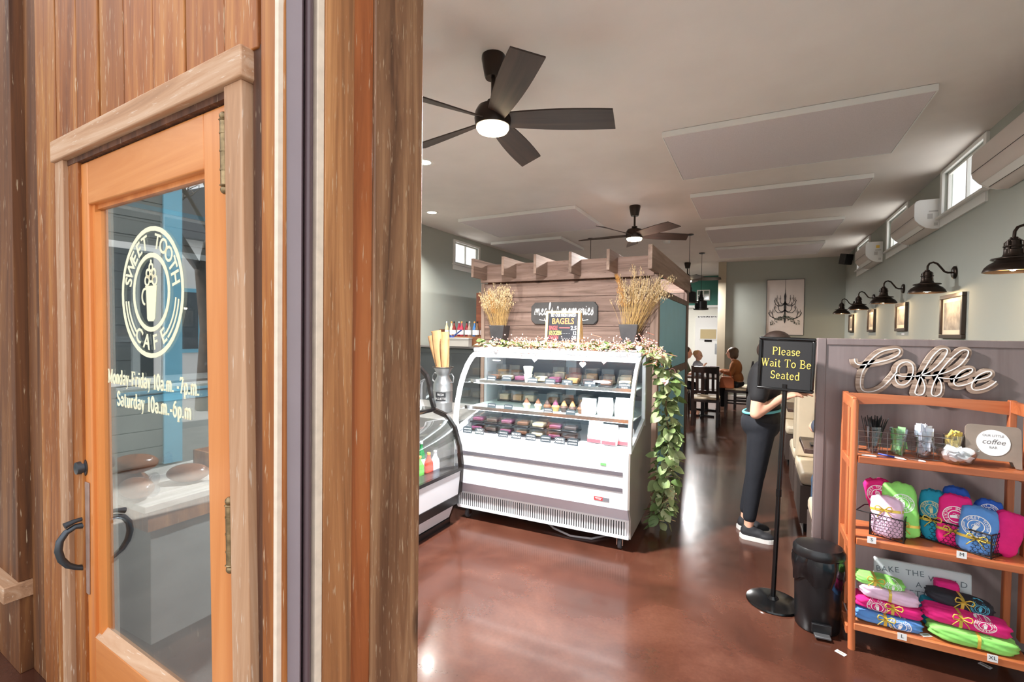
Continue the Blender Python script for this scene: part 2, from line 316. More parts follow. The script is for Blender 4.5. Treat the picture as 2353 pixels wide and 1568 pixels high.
# kitchen door with glazed panel
kd = thing('door_2', 'white kitchen door with window under the KITCHEN sign', 'door', (0, YK, 0), kind='structure')
a = PY(1598, 745, YK); b2 = PY(1651, 745, YK)
MB().box(a.x, b2.x+.4, -.045, -.005, 0, 1.98).build('leaf', white_paint, kd, bevel=.004)
g0 = PY(1610, 757, YK); g1 = PY(1646, 779, YK)
MB().box(g0.x-.03, g1.x+.03, -.06, -.046, g1.z-.03, g0.z+.03).build('window_frame', white_paint, kd, bevel=.003)
MB().box(g0.x, g1.x, -.066, -.0605, g1.z, g0.z).build('pane', mat('kitchen_pane', srgb(196, 178, 136), .2), kd)
s0 = PY(1619, 781, YK); s1 = PY(1636, 786, YK)
MB().box(s0.x, s1.x, -.055, -.046, s1.z, s0.z).build('door_sign', black_gloss, kd)
p0_ = PY(1643, 790, YK); p1_ = PY(1651, 814, YK)
MB().box(p0_.x, p1_.x, -.055, -.046, p1_.z, p0_.z).build('push_plate', steel, kd)
# ------------------------------------------------------------------ serif stroke lettering and the round cafe emblem
def _sf():
    K, n = 1.0, .42; G = {}
    def st(x, y0, y1): return ([(x, y0), (x, y1)], K)
    def se(x, y, h=.13): return ([(x-h, y), (x+h, y)], n)
    X = .64
    G['P'] = (.66, [st(.15, 0, 1), se(.15, .02), ([(.02, .98), (.2, .98)], n), ([(.15, .98)]+arc(.34, .74, .24, .24, 90, -90)+[(.15, .5)], .7)])
    G['l'] = (.32, [st(.16, 0, 1), se(.16, .02), ([(.04, .97), (.16, .99)], n)])
    G['e'] = (.56, [([(.1, .36), (.47, .36)], n), (arc(.28, .32, .2, .31, 10, 320, 18), .8)])
    G['a'] = (.54, [(arc(.26, .45, .17, .18, 150, 0)+[(.43, .08), (.5, .03)], .8), (arc(.25, .18, .16, .16, 70, 340, 14)+[(.43, .25)], .7)])
    G['s'] = (.46, [(arc(.23, .47, .15, .15, 20, 240)+arc(.23, .17, .17, .16, 80, -150), .8)])
    G['W'] = (1.0, [([(.12, .98), (.32, .02)], K), ([(.32, .02), (.5, .95)], n), ([(.5, .95), (.7, .02)], K), ([(.7, .02), (.9, .98)], n), se(.12, .98), se(.9, .98, .1), se(.5, .98, .1)])
    G['i'] = (.32, [st(.16, 0, X), se(.16, .02), ([(.05, X-.03), (.16, X-.02)], n), ([(.16, .84), (.16, .97)], 1.1)])
    G['t'] = (.4, [([(.18, .88), (.18, .12)]+arc(.3, .12, .12, .11, 180, 300), .9), ([(.04, X), (.36, X)], n)])
    G['T'] = (.74, [st(.37, 0, .98), se(.37, .02, .16), ([(.05, .97), (.69, .97)], .5), ([(.06, .98), (.06, .78)], n), ([(.68, .98), (.68, .78)], n)])
    G['o'] = (.58, [(arc(.29, .32, .21, .31, 0, 360, 24), .85)])
    G['B'] = (.7, [st(.15, 0, 1), ([(.02, .02), (.15, .02)]+arc(.36, .26, .25, .24, -90, 90)+[(.15, .5)], .65), ([(.02, .98), (.15, .98)]+arc(.33, .75, .21, .23, 90, -90)+[(.15, .52)], .65)])
    G['S'] = (.6, [(arc(.3, .74, .19, .24, 30, 255)+arc(.29, .26, .22, .24, 75, -150), .85), ([(.48, .98), (.48, .76)], n), ([(.07, .24), (.07, .02)], n)])
    G['d'] = (.6, [st(.46, 0, 1), ([(.34, .98), (.46, .99)], n), ([(.46, .02), (.56, .02)], n), (arc(.28, .32, .2, .31, 40, 320, 16), .75)])
    G['M'] = (.95, [([(.14, .02), (.14, .98)], n), ([(.14, .98), (.47, .08)], K), ([(.47, .08), (.8, .98)], n), st(.8, .02, .98), se(.14, .02, .11), se(.8, .02), se(.12, .98, .1), se(.84, .98, .1)])
    G['n'] = (.6, [st(.14, 0, X), se(.14, .02, .1), se(.46, .02, .1), ([(.03, X-.02), (.14, X-.01)], n), ([(.14, .48)]+arc(.3, .44, .16, .2, 140, 0)+[(.46, .02)], .85)])
    G['m'] = (.9, [st(.14, 0, X), se(.14, .02, .1), se(.45, .02, .09), se(.76, .02, .09), ([(.14, .48)]+arc(.295, .44, .155, .2, 140, 0)+[(.45, .02)], .85), ([(.45, .48)]+arc(.605, .44, .155, .2, 140, 0)+[(.76, .02)], .85)])
    G['y'] = (.56, [([(.1, X), (.3, .02)], K), ([(.48, X), (.24, -.22), (.1, -.26)], n), se(.1, X, .1), se(.46, X, .09)])
    G['-'] = (.4, [([(.06, .34), (.34, .34)], .8)])
    G['F'] = (.64, [st(.15, 0, 1), se(.15, .02), ([(.02, .98), (.56, .98)], n), ([(.56, .98), (.56, .78)], n), ([(.15, .52), (.42, .52)], n), ([(.42, .62), (.42, .42)], n)])
    G['r'] = (.46, [st(.14, 0, X), se(.14, .02, .12), ([(.03, X-.02), (.14, X-.01)], n), ([(.14, .46)]+arc(.3, .46, .15, .16, 150, 30), .8)])
    G['1'] = (.46, [st(.24, 0, .98), se(.24, .02, .15), ([(.08, .84), (.24, .97)], n)])
    G['0'] = (.6, [(arc(.3, .5, .21, .49, 0, 360, 24), .9)])
    G['.'] = (.26, [([(.12, 0), (.12, .13)], 1.1)])
    G['7'] = (.56, [([(.08, .96), (.5, .96)], .8), ([(.5, .96), (.2, 0)], .9), ([(.08, .97), (.08, .78)], n)])
    G['p'] = (.6, [st(.14, -.28, X), se(.14, -.27), ([(.03, X-.02), (.14, X-.01)], n), (arc(.31, .32, .19, .31, 140, -140, 16), .8)])
    G['u'] = (.6, [([(.14, X), (.14, .2)]+arc(.29, .19, .15, .18, 180, 320), .85), st(.46, 0, X), ([(.03, X-.02), (.14, X-.01)], n), ([(.35, X-.02), (.46, X-.01)], n), ([(.46, .02), (.56, .02)], n)])
    G['6'] = (.58, [(arc(.29, .32, .21, .31, 0, 360, 20), .8), ([(.09, .35), (.14, .7), (.28, .9), (.46, .97)], .8)])
    G['K'] = (.76, [st(.15, 0, 1), se(.15, .02), se(.15, .98), ([(.15, .4), (.58, .98)], n), ([(.3, .58), (.62, .02)], K), se(.62, .02, .1), se(.58, .98, .1)])
    G['I'] = (.36, [st(.18, 0, 1), se(.18, .02), se(.18, .98)])
    G['C'] = (.68, [(arc(.36, .5, .28, .49, 40, 320, 22), .9), ([(.6, .98), (.6, .72)], n)])
    G['H'] = (.82, [st(.16, 0, 1), st(.64, 0, 1), se(.16, .02), se(.16, .98), se(.64, .02), se(.64, .98), ([(.16, .5), (.64, .5)], n)])
    G['E'] = (.66, [st(.15, 0, 1), ([(.02, .98), (.56, .98)], n), ([(.02, .02), (.58, .02)], n), ([(.15, .52), (.42, .52)], n), ([(.56, .98), (.56, .78)], n), ([(.58, .02), (.58, .24)], n), ([(.42, .62), (.42, .42)], n)])
    G['N'] = (.8, [([(.14, .02), (.14, .98)], n), ([(.14, .98), (.64, .02)], K), ([(.64, .02), (.64, .98)], n), se(.14, .02, .11), se(.1, .98, .1), se(.64, .98, .11)])
    G[' '] = (.34, []); return G
SERIF = _sf()
def serif_mb(body, h, stem=.14, sx=1, ext=.0008, gap=.04):
    mb = MB(); x = 0; tot = sum(SERIF[c][0]+gap for c in body)-gap
    for c in body:
        adv, sts = SERIF[c]
        for pts, wk in sts:
            mb.ribbon([((x+p[0]-tot/2)*h*sx, (p[1]-.5)*h) for p in pts], stem*wk*h*min(1, sx+.15), ext)
        x += adv+gap
    return mb
def ring(mb, r0, r1, a0=0, a1=360, n=40, h=.004):
    mb.ribbon(arc(0, 0, (r0+r1)/2, (r0+r1)/2, a0, a1, n), r1-r0, h)
def emblem(seg=40, h=.004, words=True):
    """round emblem of radius 1 in the xy plane"""
    mb = MB(); ring(mb, .93, 1.0, n=seg, h=h); ring(mb, .53, .60, n=seg, h=h)
    for a in (0, 180):
        s0, s1 = (-8, -52) if a == 0 else (188, 232)
        ring(mb, .84, .875, s0, s1, 10, h); ring(mb, .755, .79, s0+1, s1-1, 10, h)
    if words:
        for word, top in (('SWEET TOOTH', True), ('CAFE', False)):
            k = len(word); span = 152 if top else 62
            for i, ch in enumerate(word):
                if ch == ' ': continue
                t = i/(k-1)-.5
                g = text_mb(ch, .32, ext=h/2, off=.004)
                if top: an = 90-t*span; M = RZ(R(an-90)) @ T(0, .765, h/2)
                else: an = 270+t*span; M = RZ(R(an-270)) @ T(0, -.775, h/2)
                mb.add(g.v, g.f, M)
    mb.prism([(-.15, .05), (-.19, .10), (.19, .10), (.13, -.40), (.08, -.44), (-.08, -.44), (-.12, -.40)], 0, h)
    mb.ribbon(arc(-.19, -.06, .1, .12, 75, 270, 10), .035, h)
    for cx, cy, r in ((-.12, .18, .07), (.12, .18, .07), (-.09, .29, .06), (.09, .29, .06), (0, .38, .055), (0, .22, .06)): mb.ribbon(arc(cx, cy, r, r, 0, 360, 12), .035, h)
    mb.ell((0, .47, h/2), (.025, .03, h/2), 8, 4)
    return mb
EMB = emblem(); EMB_S = emblem(22, .006)
# ------------------------------------------------------------------ wooden facade with the entrance door
FA = R(3.0); F0 = Vector((-1.02, .73, 0)); FU = Vector((-math.cos(FA), math.sin(FA), 0)); FN = Vector((math.sin(FA), math.cos(FA), 0)); FSH = .028
def FP(s, d, z): return F0 + FU*(s+FSH*(z-1.5)) + FN*d + Vector((0, 0, z))
def fbox(mb, s0, s1, d0, d1, z0, z1):
    return mb.add([FP(s1, d0, z0), FP(s0, d0, z0), FP(s0, d1, z0), FP(s1, d1, z0), FP(s1, d0, z1), FP(s0, d0, z1), FP(s0, d1, z1), FP(s1, d1, z1)],
                  [(0, 3, 2, 1), (4, 5, 6, 7), (0, 1, 5, 4), (1, 2, 6, 5), (2, 3, 7, 6), (3, 0, 4, 7)])
FZ = 3.35
SD0, SD1, ZD = .17, 1.262, 2.145           # door opening
fw_ = thing('wall_front', 'weathered orange brown wooden facade around the entrance door', 'wall', kind='structure')
mb = MB(); fbox(mb, .07, SD0, .05, .15, 0, FZ); fbox(mb, SD1, 2.45, .05, .15, 0, FZ); fbox(mb, SD0, SD1, .05, .15, ZD, FZ); fbox(mb, 2.45, 3.6, .05, .15, 0, .75); fbox(mb, 2.45, 3.6, .05, .15, 2.7, FZ)
mb.build('wall_core', wall_sage, fw_)
def plank(s0, s1, z0, z1, d0, m_, nm='plank', d1=.05):
    g = .003; return fbox(MB(), s0+g, s1-g, d0, d1, z0, z1).build(nm, m_, fw_, bevel=.003)
rnd = random.Random(3)
for (a, b2) in ((.06, .21), (.21, .41), (.41, .60), (.60, .80), (.80, .985), (.985, 1.17), (1.17, 1.365)):
    plank(a, b2, 2.21 if b2 < 1.3 else 0, FZ, .018+rnd.uniform(-.004, .005), siding_m)
FSH = .008; plank(-.036, .06, 0, FZ, .012, siding_m, d1=.02); plank(.06, .11, 0, 2.22, .022, dark_edge); FSH = .028
plank(1.365, 1.58, 0, FZ, .012, siding_m); plank(1.58, 1.84, 0, FZ, .043, siding_dark)
plank(1.84, 2.12, 0.4, FZ, .0, siding_dark); plank(2.12, 2.45, .4, FZ, .004, siding_dark); plank(1.84, 2.12, 0, .33, .0, siding_dark); plank(2.12, 2.45, 0, .33, .004, siding_dark)
fbox(MB(), 1.83, 2.46, -.05, .05, .33, .40).build('ledge', casing_x, fw_, bevel=.004)
# casing
cs = thing('trim_3', 'weathered grey brown wooden casing around the entrance door', 'door frame', kind='structure')
fbox(MB(), .104, SD0+.012, -.002, .05, 0, 2.135).build('casing_side', casing_m, cs, bevel=.003)
fbox(MB(), SD1-.004, 1.335, -.002, .05, 0, 2.135).build('casing_side', casing_m, cs, bevel=.003)
fbox(MB(), .088, 1.345, -.012, .05, 2.135, 2.213).build('casing_head', casing_x, cs, bevel=.004)
fbox(MB(), SD0+.012, SD1-.004, .012, .05, 2.115, 2.134).build('head_stop', dark_edge, cs)
fbox(MB(), SD1-.02, SD1-.004, .02, .12, 0, 2.115).build('jamb_stop', dark_edge, cs)
# door leaf
dr = thing('door_1', 'orange brown wooden entrance door with large glass panel and round emblem', 'door', kind='structure')
DL0, DL1, GL0, GL1, GB, GT, DF = SD0+.014, SD1-.024, .335, 1.118, .392, 1.958, .025
fbox(MB(), GL1, DL1, DF, DF+.045, .02, 2.112).build('stile', doorwood, dr, bevel=.004)
fbox(MB(), DL0, GL0, DF, DF+.045, .02, 2.112).build('stile', doorwood, dr, bevel=.004)
fbox(MB(), GL0, GL1, DF, DF+.045, GT, 2.112).build('top_rail', doorwood_x, dr, bevel=.004)
fbox(MB(), GL0, GL1, DF, DF+.045, .02, GB).build('bottom_rail', doorwood_x, dr, bevel=.004)
mb = MB(); gi = .022
fbox(mb, GL1-gi, GL1, DF+.012, DF+.04, GB, GT); fbox(mb, GL0, GL0+gi*.4, DF+.012, DF+.04, GB, GT); fbox(mb, GL0, GL1, DF+.02, DF+.04, GT-gi*.7, GT); mb.build('glazing_bead', doorwood, dr)
mb = MB(); mb.add([FP(GL0, DF+.001, GB+.001), FP(GL1, DF+.001, GB+.001), FP(GL1, DF+.03, GB+.03), FP(GL0, DF+.03, GB+.03), FP(GL0, DF+.03, GB), FP(GL1, DF+.03, GB)], [(0, 1, 2, 3), (2, 5, 4, 3), (0, 4, 5, 1), (0, 3, 4), (1, 5, 2)]); mb.build('sloped_bead', casing_x, dr)
gl = fbox(MB(), GL0, GL1, DF+.030, DF+.034, GB, GT).build('glass', door_glass, dr)
def DM(s, z, d): # lettering frame on the door glass, x to the right as seen
    o = FP(s, d, z); return Matrix(((-FU.x, 0, -FN.x, o.x), (-FU.y, 0, -FN.y, o.y), (0, 1, 0, o.z), (0, 0, 0, 1)))
e_ = link('emblem', MB().add(EMB.v, EMB.f, DM(.725, 1.632, DF+.0295) @ Matrix.Diagonal((.21, .213, .1, 1))).mesh(), gold_print, gl)
for body, s, z, wd in (('Monday-Friday 10a.m. -7p.m.', .748, 1.343, .62), ('Saturday 10a.m.-6p.m', .735, 1.268, .50)):
    t = serif_mb(body, .048, .2, 1, .0004); k = wd/(max(v[0] for v in t.v)-min(v[0] for v in t.v))
    link('opening_hours', MB().add(t.v, t.f, DM(s, z, DF+.0295) @ Matrix.Diagonal((k, 1, 1, 1))).mesh(), gold_print, gl)
# hinges, lock, handle
for zt, zb in ((2.075, 1.872), (1.075, .885)):
    h = MB(); s = .205; o = FP(s, DF-.012, 0)
    def P_(z): p = FP(s, DF-.014, z); return (p.x, p.y, p.z)
    h.tube([P_(zb+.018), P_(zt-.018)], .0105, 12)
    for k in (.28, .52, .75): z = zb+(zt-zb)*k; h.tube([P_(z-.002), P_(z+.002)], .0118, 12)
    for z, sg in ((zt, -1), (zb, 1)):
        c = P_(z+sg*.006); h.ell(c, (.0115, .0115, .0115), 12, 8); c2 = P_(z+sg*.017); h.ell(c2, (.0135, .0135, .004), 12, 6)
    h.build('hinge', mat('old_brass%d' % int(zt*10), srgb(150, 128, 96), .35, .9, noise=.35, nscale=60), dr, smooth=60)
iron = mat('dark_iron', srgb(82, 86, 92), .35, .85)
plate_m = mat('worn_brass_plate', srgb(158, 130, 118), .6, .2, noise=.12, nscale=25)
o = FP(1.19, DF, 1.0); LM = Matrix(((-FU.x, FN.x, 0, o.x), (-FU.y, FN.y, 0, o.y), (0, 0, 1, o.z), (0, 0, 0, 1)))   # local: x right, y into door, z up
lk = MB(); lk.lathe([(.0, -.006), (.03, -.006), (.034, 0), (.034, .004), (.024, .006), (.022, .024), (.015, .026), (0, .026)], 24, LM @ RX(R(90))); lk.build('deadbolt', iron, dr, smooth=40)
o = FP(1.186, DF, .745); HM = Matrix(((-FU.x, FN.x, 0, o.x), (-FU.y, FN.y, 0, o.y), (0, 0, 1, o.z), (0, 0, 0, 1)))
hp = MB().box(-.042, .042, -.005, .0, -.205, .205, HM).build('handle_plate', plate_m, dr, bevel=.002)
hb = MB(); pts = [(0, 0, .045), (-.0, -.018, .047)] + [(0, -.02-.062*math.sin(R(a)), -.03+.078*math.cos(R(a))) for a in range(18, 181, 18)]
pts = [(0, -.003, .043), (0, -.03, .046), (0, -.055, .034), (0, -.072, .008), (0, -.076, -.025), (0, -.068, -.06), (0, -.05, -.088), (0, -.026, -.105), (0, -.003, -.114)]
hb.tube(pts, [.012, .0095, .0105, .0115, .012, .0115, .0105, .009, .011], 12, HM); hb.tube([(0, -.003, .068), (0, -.03, .067), (0, -.06, .058)], [.007, .008, .012], 8, HM); hb.build('pull_handle', iron, hp, smooth=60)
o = FP(1.165, DF+.05, .74); HM2 = Matrix(((-FU.x, -FN.x, 0, o.x), (-FU.y, -FN.y, 0, o.y), (0, 0, 1, o.z), (0, 0, 0, 1)))
hb = MB(); hb.tube([(p[0], p[1], p[2]) for p in pts], .011, 12, HM2); hb.build('inner_handle', iron, dr, smooth=60)
# ------------------------------------------------------------------ entry jamb and post (right of the door)
jb = thing('trim_4', 'brown painted frame and old timber boards of the open entry, left side', 'door frame', kind='structure')
XJ = -1.0
def jpiece(y0, y1, m_, dx=0, nm='jamb_board', rd=False):
    b_ = MB()
    if rd: b_.tube([(XJ-.006, (y0+y1)/2, 0), (XJ-.006, (y0+y1)/2, FZ)], (y1-y0)/2, 12)
    else: b_.box(XJ+dx-.012 if y0 < .73 else XJ-.06, XJ+dx, y0, y1, 0, FZ)
    return b_.build(nm, m_, jb, smooth=50 if rd else None, bevel=0 if rd else .002)
jpiece(.727, .747, pale_strip, .006); jpiece(.749, .795, brown_paint_sky, .004, 'frame_face'); jpiece(.795, .812, brown_paint2, -.012, 'groove'); jpiece(.812, .829, brown_paint2, 0, 'bead', True)  # first pale piece: sunlit corner edge put into the colour
jpiece(.829, .841, brown_paint2, -.012, 'groove'); jpiece(.842, .864, pale_strip, .001, 'pale_strip'); jpiece(.866, .963, jamb_wood, .003); jpiece(.966, 1.041, jamb_orange, -.004)
ps = MB().box(XJ-.06, XJ+.004, 1.042, 1.262, 0, FZ); struct('trim_5', ps, post_wood, 'dark weathered timber post edging the open entry', 'post', bevel=.005)
# rest of the shop front: header, right pier; unseen glass added to let daylight in
struct('wall_front_head', MB().box(XJ+.01, XR+.15, 1.0, 1.25, 2.72, FZ), wall_sage, 'wall above the open entry', 'wall')
w6 = thing('window_6', 'unseen shop front glass beside the open entry, added to let daylight in', 'window', kind='structure')
mb = MB(); mb.box(.82, .88, 1.05, 1.13, 0, 2.72); mb.box(1.49, XR+.15, 1.0, 1.25, 0, 2.72); mb.box(.88, 1.49, 1.05, 1.13, 0, .3); mb.build('frame', teal_m, w6); MB().box(.88, 1.49, 1.085, 1.09, .3, 2.72).build('pane', win_glass, w6)
w7 = thing('window_7', 'unseen shop front window left of the entrance door, added to let daylight in', 'window', kind='structure')  # out of view, added so daylight reaches the left of the room
mb = MB(); fbox(mb, 2.45, 2.52, .04, .16, .75, 2.7); fbox(mb, 3.53, 3.6, .04, .16, .75, 2.7); fbox(mb, 2.52, 3.53, .04, .16, .75, .82); fbox(mb, 2.52, 3.53, .04, .16, 2.63, 2.7); mb.build('frame', teal_m, w7); fbox(MB(), 2.52, 3.53, .09, .095, .82, 2.63).build('pane', win_glass, w7)
# ------------------------------------------------------------------ ceiling: acoustic panels, fans, lamps
PB = 3.085
PANELS = [(-.70, .98, 3.93, 5.09, 'large pale acoustic ceiling panel nearest the entrance'), (-.71, .98, 5.80, 6.96, 'pale acoustic ceiling panel, second from the entrance along the sconce wall'),
          (-.72, 1.0, 7.70, 8.86, 'pale acoustic ceiling panel, third from the entrance along the sconce wall'), (-.72, .98, 9.57, 10.73, 'pale acoustic ceiling panel nearest the chandelier canvas'),
          (-3.84, -2.08, 5.70, 6.92, 'pale acoustic ceiling panel above the high left window'), (-4.3, -2.96, 7.44, 8.6, 'pale acoustic ceiling panel half hidden behind the pergola beams')]
for x0, x1, y0, y1, lb in PANELS:
    cx, cy = (x0+x1)/2, (y0+y1)/2; r = thing('acoustic_panel', lb, 'ceiling panel', (cx, cy, PB), group='acoustic ceiling panels')
    MB().box(x0-cx, x1-cx, y0-cy, y1-cy, 0, .04).build('panel', panel_m, r, bevel=.003)
    mb = MB(); t = .008
    mb.box(x0-cx-t, x1-cx+t, y0-cy-t, y0-cy-.0005, -.002, .042); mb.box(x0-cx-t, x1-cx+t, y1-cy+.0005, y1-cy+t, -.002, .042); mb.box(x0-cx-t, x0-cx-.0005, y0-cy, y1-cy, -.002, .042); mb.box(x1-cx+.0005, x1-cx+t, y0-cy, y1-cy, -.002, .042)
    mb.build('edge_trim', white_paint, r)
    for sx in (-.4, .4): MB().box(sx*(x1-x0)-.02, sx*(x1-x0)+.02, y0-cy+.05, y1-cy-.05, .0405, ZC-PB-.0005).build('mounting_rail', white_paint, r)
lamp_warm = mat('warm_lamp_glass', (1, .86, .66, 1), .3, emit=14, ecol=(1, .80, .52, 1))
can_glow = mat('downlight_glow', (1, .92, .8, 1), .3, emit=18, ecol=(1, .86, .66, 1))
fan_blade = wood('fan_blade_wood', (srgb(36, 27, 22), srgb(54, 41, 34), srgb(70, 54, 45)), 'x', .6, 1.4, tint=.05, bump=.05, kind='object')
fan_metal = mat('fan_bronze', srgb(54, 45, 40), .32, .75)
def area(name, loc, size, power, color=(1, .84, .66), rot=(0, 0, 0), shape='DISK', spread=math.pi, parent=None):
    l = bpy.data.lights.new(name, 'AREA'); l.shape = shape; l.size = size; l.energy = power; l.color = color; l.spread = spread
    o = bpy.data.objects.new(name, l); col.objects.link(o); o.location = loc; o.rotation_euler = rot
    if parent: o.parent = parent
    return o
def fan(x, y, ph, label):
    r = thing('ceiling_fan', label, 'ceiling fan', (x, y, ZC), group='bronze ceiling fans')
    mb = MB(); mb.lathe([(.068, -.001), (.07, -.02), (.052, -.115), (.046, -.13), (0, -.13)], 28); mb.build('canopy', fan_metal, r, smooth=40)
    MB().lathe([(.0125, -.128), (.0125, -.27)], 14).build('downrod', fan_metal, r, smooth=40)
    mb = MB(); mb.lathe([(.013, -.255), (.034, -.26), (.036, -.275), (.03, -.282), (.058, -.288), (.088, -.30), (.104, -.33), (.108, -.365), (.104, -.395), (.1, -.41)], 32); mb.build('motor_housing', fan_metal, r, smooth=40)
    lm = MB(); lm.lathe([(.094, -.408), (.096, -.42), (.086, -.437), (.05, -.446), (0, -.448)], 32); lm.build('light_lens', lamp_warm, r, smooth=60)
    for k in range(5):
        b_ = MB(); n = 8; vs = []
        for i in range(n+1):
            t = i/n; rr = .07+.635*t; wd = .05+.024*t+.012*math.sin(math.pi*t); pit = R(-24+8*t)
            for sgn in (-1, 1):
                for dz in (.004, -.004):
                    yy = sgn*wd+(.012*t if sgn > 0 else 0); xx = rr+(.02*t*sgn if i == n else 0)
                    vs.append((xx, yy*math.cos(pit), -.37-.0*t+yy*math.sin(pit)+dz))
        fs = [(0, 2, 3, 1), (4*n, 4*n+1, 4*n+3, 4*n+2)]
        for i in range(n):
            a, c = 4*i, 4*i+4; fs += [(a, c, c+2, a+2), (a+1, a+3, c+3, c+1), (a, a+1, c+1, c), (a+2, c+2, c+3, a+3)]
        b_.add(vs, fs); b_.build('blade', fan_blade, r, smooth=40, M=RZ(R(ph+72*k)))
    return r
FANS = [(-1.403, 2.426, 24, 'large dark bronze ceiling fan with glowing light nearest the entrance'), (-1.408, 6.047, 33, 'dark bronze ceiling fan with glowing light above the pergola beams'), (-1.436, 11.37, 10, 'farthest dark ceiling fan near the kitchen')]
for f_ in FANS: fan(*f_)
for x, y, lb in ((-2.86, 3.65, 'round recessed ceiling light nearer the first fan'), (-3.97, 5.24, 'round recessed ceiling light near the left wall')):
    r = thing('recessed_light', lb, 'ceiling light', (x, y, ZC), group='recessed ceiling lights')
    MB().lathe([(.062, -.004), (.085, -.006), (.088, 0)], 28).build('trim_ring', white_paint, r, smooth=40); MB().lathe([(0, -.0045), (.061, -.0045), (.061, -.001)], 28).build('lens', can_glow, r)
r = thing('smoke_detector', 'small white round smoke detector on the ceiling', 'smoke detector', (-1.43, 8.55, ZC))
MB().lathe([(.06, 0), (.062, -.02), (.05, -.04), (0, -.042)], 20).build('housing', white_paint, r, smooth=40); MB().lathe([(.048, -.0405), (.05, -.045), (.03, -.047), (0, -.047)], 20).build('grille', trim_white, r, smooth=40)
pend_in = mat('pendant_inner', srgb(240, 214, 160), .5, emit=2.0, ecol=(1, .8, .45, 1))
def pendant(x, y, zb, label):
    r = thing('pendant_lamp', label, 'pendant lamp', (x, y, ZC), group='black industrial pendant lamps'); h = zb-ZC
    MB().lathe([(.055, 0), (.06, -.012), (.02, -.025), (0, -.025)], 20).build('canopy', black_metal, r, smooth=40)
    MB().tube([(0, 0, -.02), (0, 0, h+.36)], .004, 6).build('cord', black_metal, r)
    mb = MB(); mb.lathe([(.006, h+.38), (.02, h+.37), (.022, h+.31), (.035, h+.29), (.035, h+.26), (.05, h+.24), (.05, h+.19), (.1, h+.18), (.115, h+.165), (.118, h+.035), (.14, h+.03), (.14, h+.0), (.132, h+.0), (.132, h+.022), (.11, h+.03), (.108, h+.15), (0, h+.16)], 28); mb.build('shade', black_metal, r, smooth=40)
    MB().ell((0, 0, h+.07), (.04, .04, .05), 14, 10).build('bulb', lamp_warm, r, smooth=180)
    MB().lathe([(.104, h+.04), (.104, h+.14), (.0, h+.15)], 24).build('reflector', pend_in, r, smooth=40)
pendant(-2.566, 7.84, 2.0, 'pendant lamp hanging behind the plank wall, only its cord and canopy in view')
pendant(-1.0, 8.14, 2.02, 'pendant lamp half hidden behind the pergola side beam')
pendant(-1.01, 10.11, 2.0, 'black pendant lamp hanging in front of the kitchen')
# ------------------------------------------------------------------ right wall: air conditioners, sconces, pictures, speaker
ac_white = mat('ac_plastic', srgb(216, 206, 200), .4); ac_end = mat('ac_end_plastic', srgb(234, 234, 232), .4)
label_y = mat('yellow_sticker', srgb(236, 200, 90), .6)
def aircon(y0, y1, label, third=False):
    L_ = y1-y0; r = thing('air_conditioner', label, 'air conditioner', (XR-.003, (y0+y1)/2, 2.58), group='wall air conditioners')
    prof = [(0, 0), (-.06, 0), (-.115, .018), (-.16, .052), (-.195, .095), (-.203, .13), (-.203, .255), (-.19, .28), (-.16, .292), (0, .292)]
    M = Matrix(((1, 0, 0, 0), (0, 0, 1, 0), (0, 1, 0, 0), (0, 0, 0, 1)))
    MB().prism(prof[::-1], -L_/2+.008, L_/2-.008, M).build('body', ac_white, r, bevel=.004)
    for s in (-1, 1): MB().prism(prof[::-1], s*(L_/2-.007) if s < 0 else L_/2-.007, s*L_/2 if s > 0 else -L_/2, M).build('end_cap', ac_end, r, bevel=.002)
    mb = MB(); mb.box(-.2045, -.2032, -L_/2+.01, L_/2-.01, .128, .132); mb.build('panel_seam', black_metal, r)
    q = MB(); q.add([(-.118, -L_/2+.04, .0175), (-.158, -L_/2+.04, .0475), (-.158, L_/2-.04, .0475), (-.118, L_/2-.04, .0175), (-.121, -L_/2+.04, .0145), (-.161, -L_/2+.04, .0445), (-.161, L_/2-.04, .0445), (-.121, L_/2-.04, .0145)], [(0, 1, 2, 3), (7, 6, 5, 4), (0, 4, 5, 1), (1, 5, 6, 2), (2, 6, 7, 3), (3, 7, 4, 0)]); q.build('louvre', ac_end, r)
    q = MB(); q.add([(-.112, -L_/2+.03, .0155), (-.1165, -L_/2+.03, .0185), (-.1165, L_/2-.03, .0185), (-.112, L_/2-.03, .0155)], [(0, 3, 2, 1)]); q.build('outlet_slot', black_metal, r)
    q = MB(); q.box(-.10, -.06, -L_/2-.0012, -L_/2-.0002, .10, .15); q.box(-.09, -.02, -L_/2-.0012, -L_/2-.0002, .165, .18); q.box(-.05, -.02, -L_/2-.0012, -L_/2-.0002, .03, .06); q.build('rating_sticker', mat('grey_sticker%d' % int(y0*10), srgb(196, 196, 194), .6), r)
    if third: MB().box(-.08, -.04, -L_/2-.0014, -L_/2-.0003, .20, .24).build('energy_sticker', label_y, r)
aircon(3.72, 4.62, 'large wall air conditioner nearest the entrance, cut by the picture edge'); aircon(6.03, 6.97, 'middle wall air conditioner with white end cap in view'); aircon(8.42, 9.24, 'farthest wall air conditioner with yellow sticker', True)
scn_in = mat('sconce_inner', srgb(226, 190, 140), .5, .2)
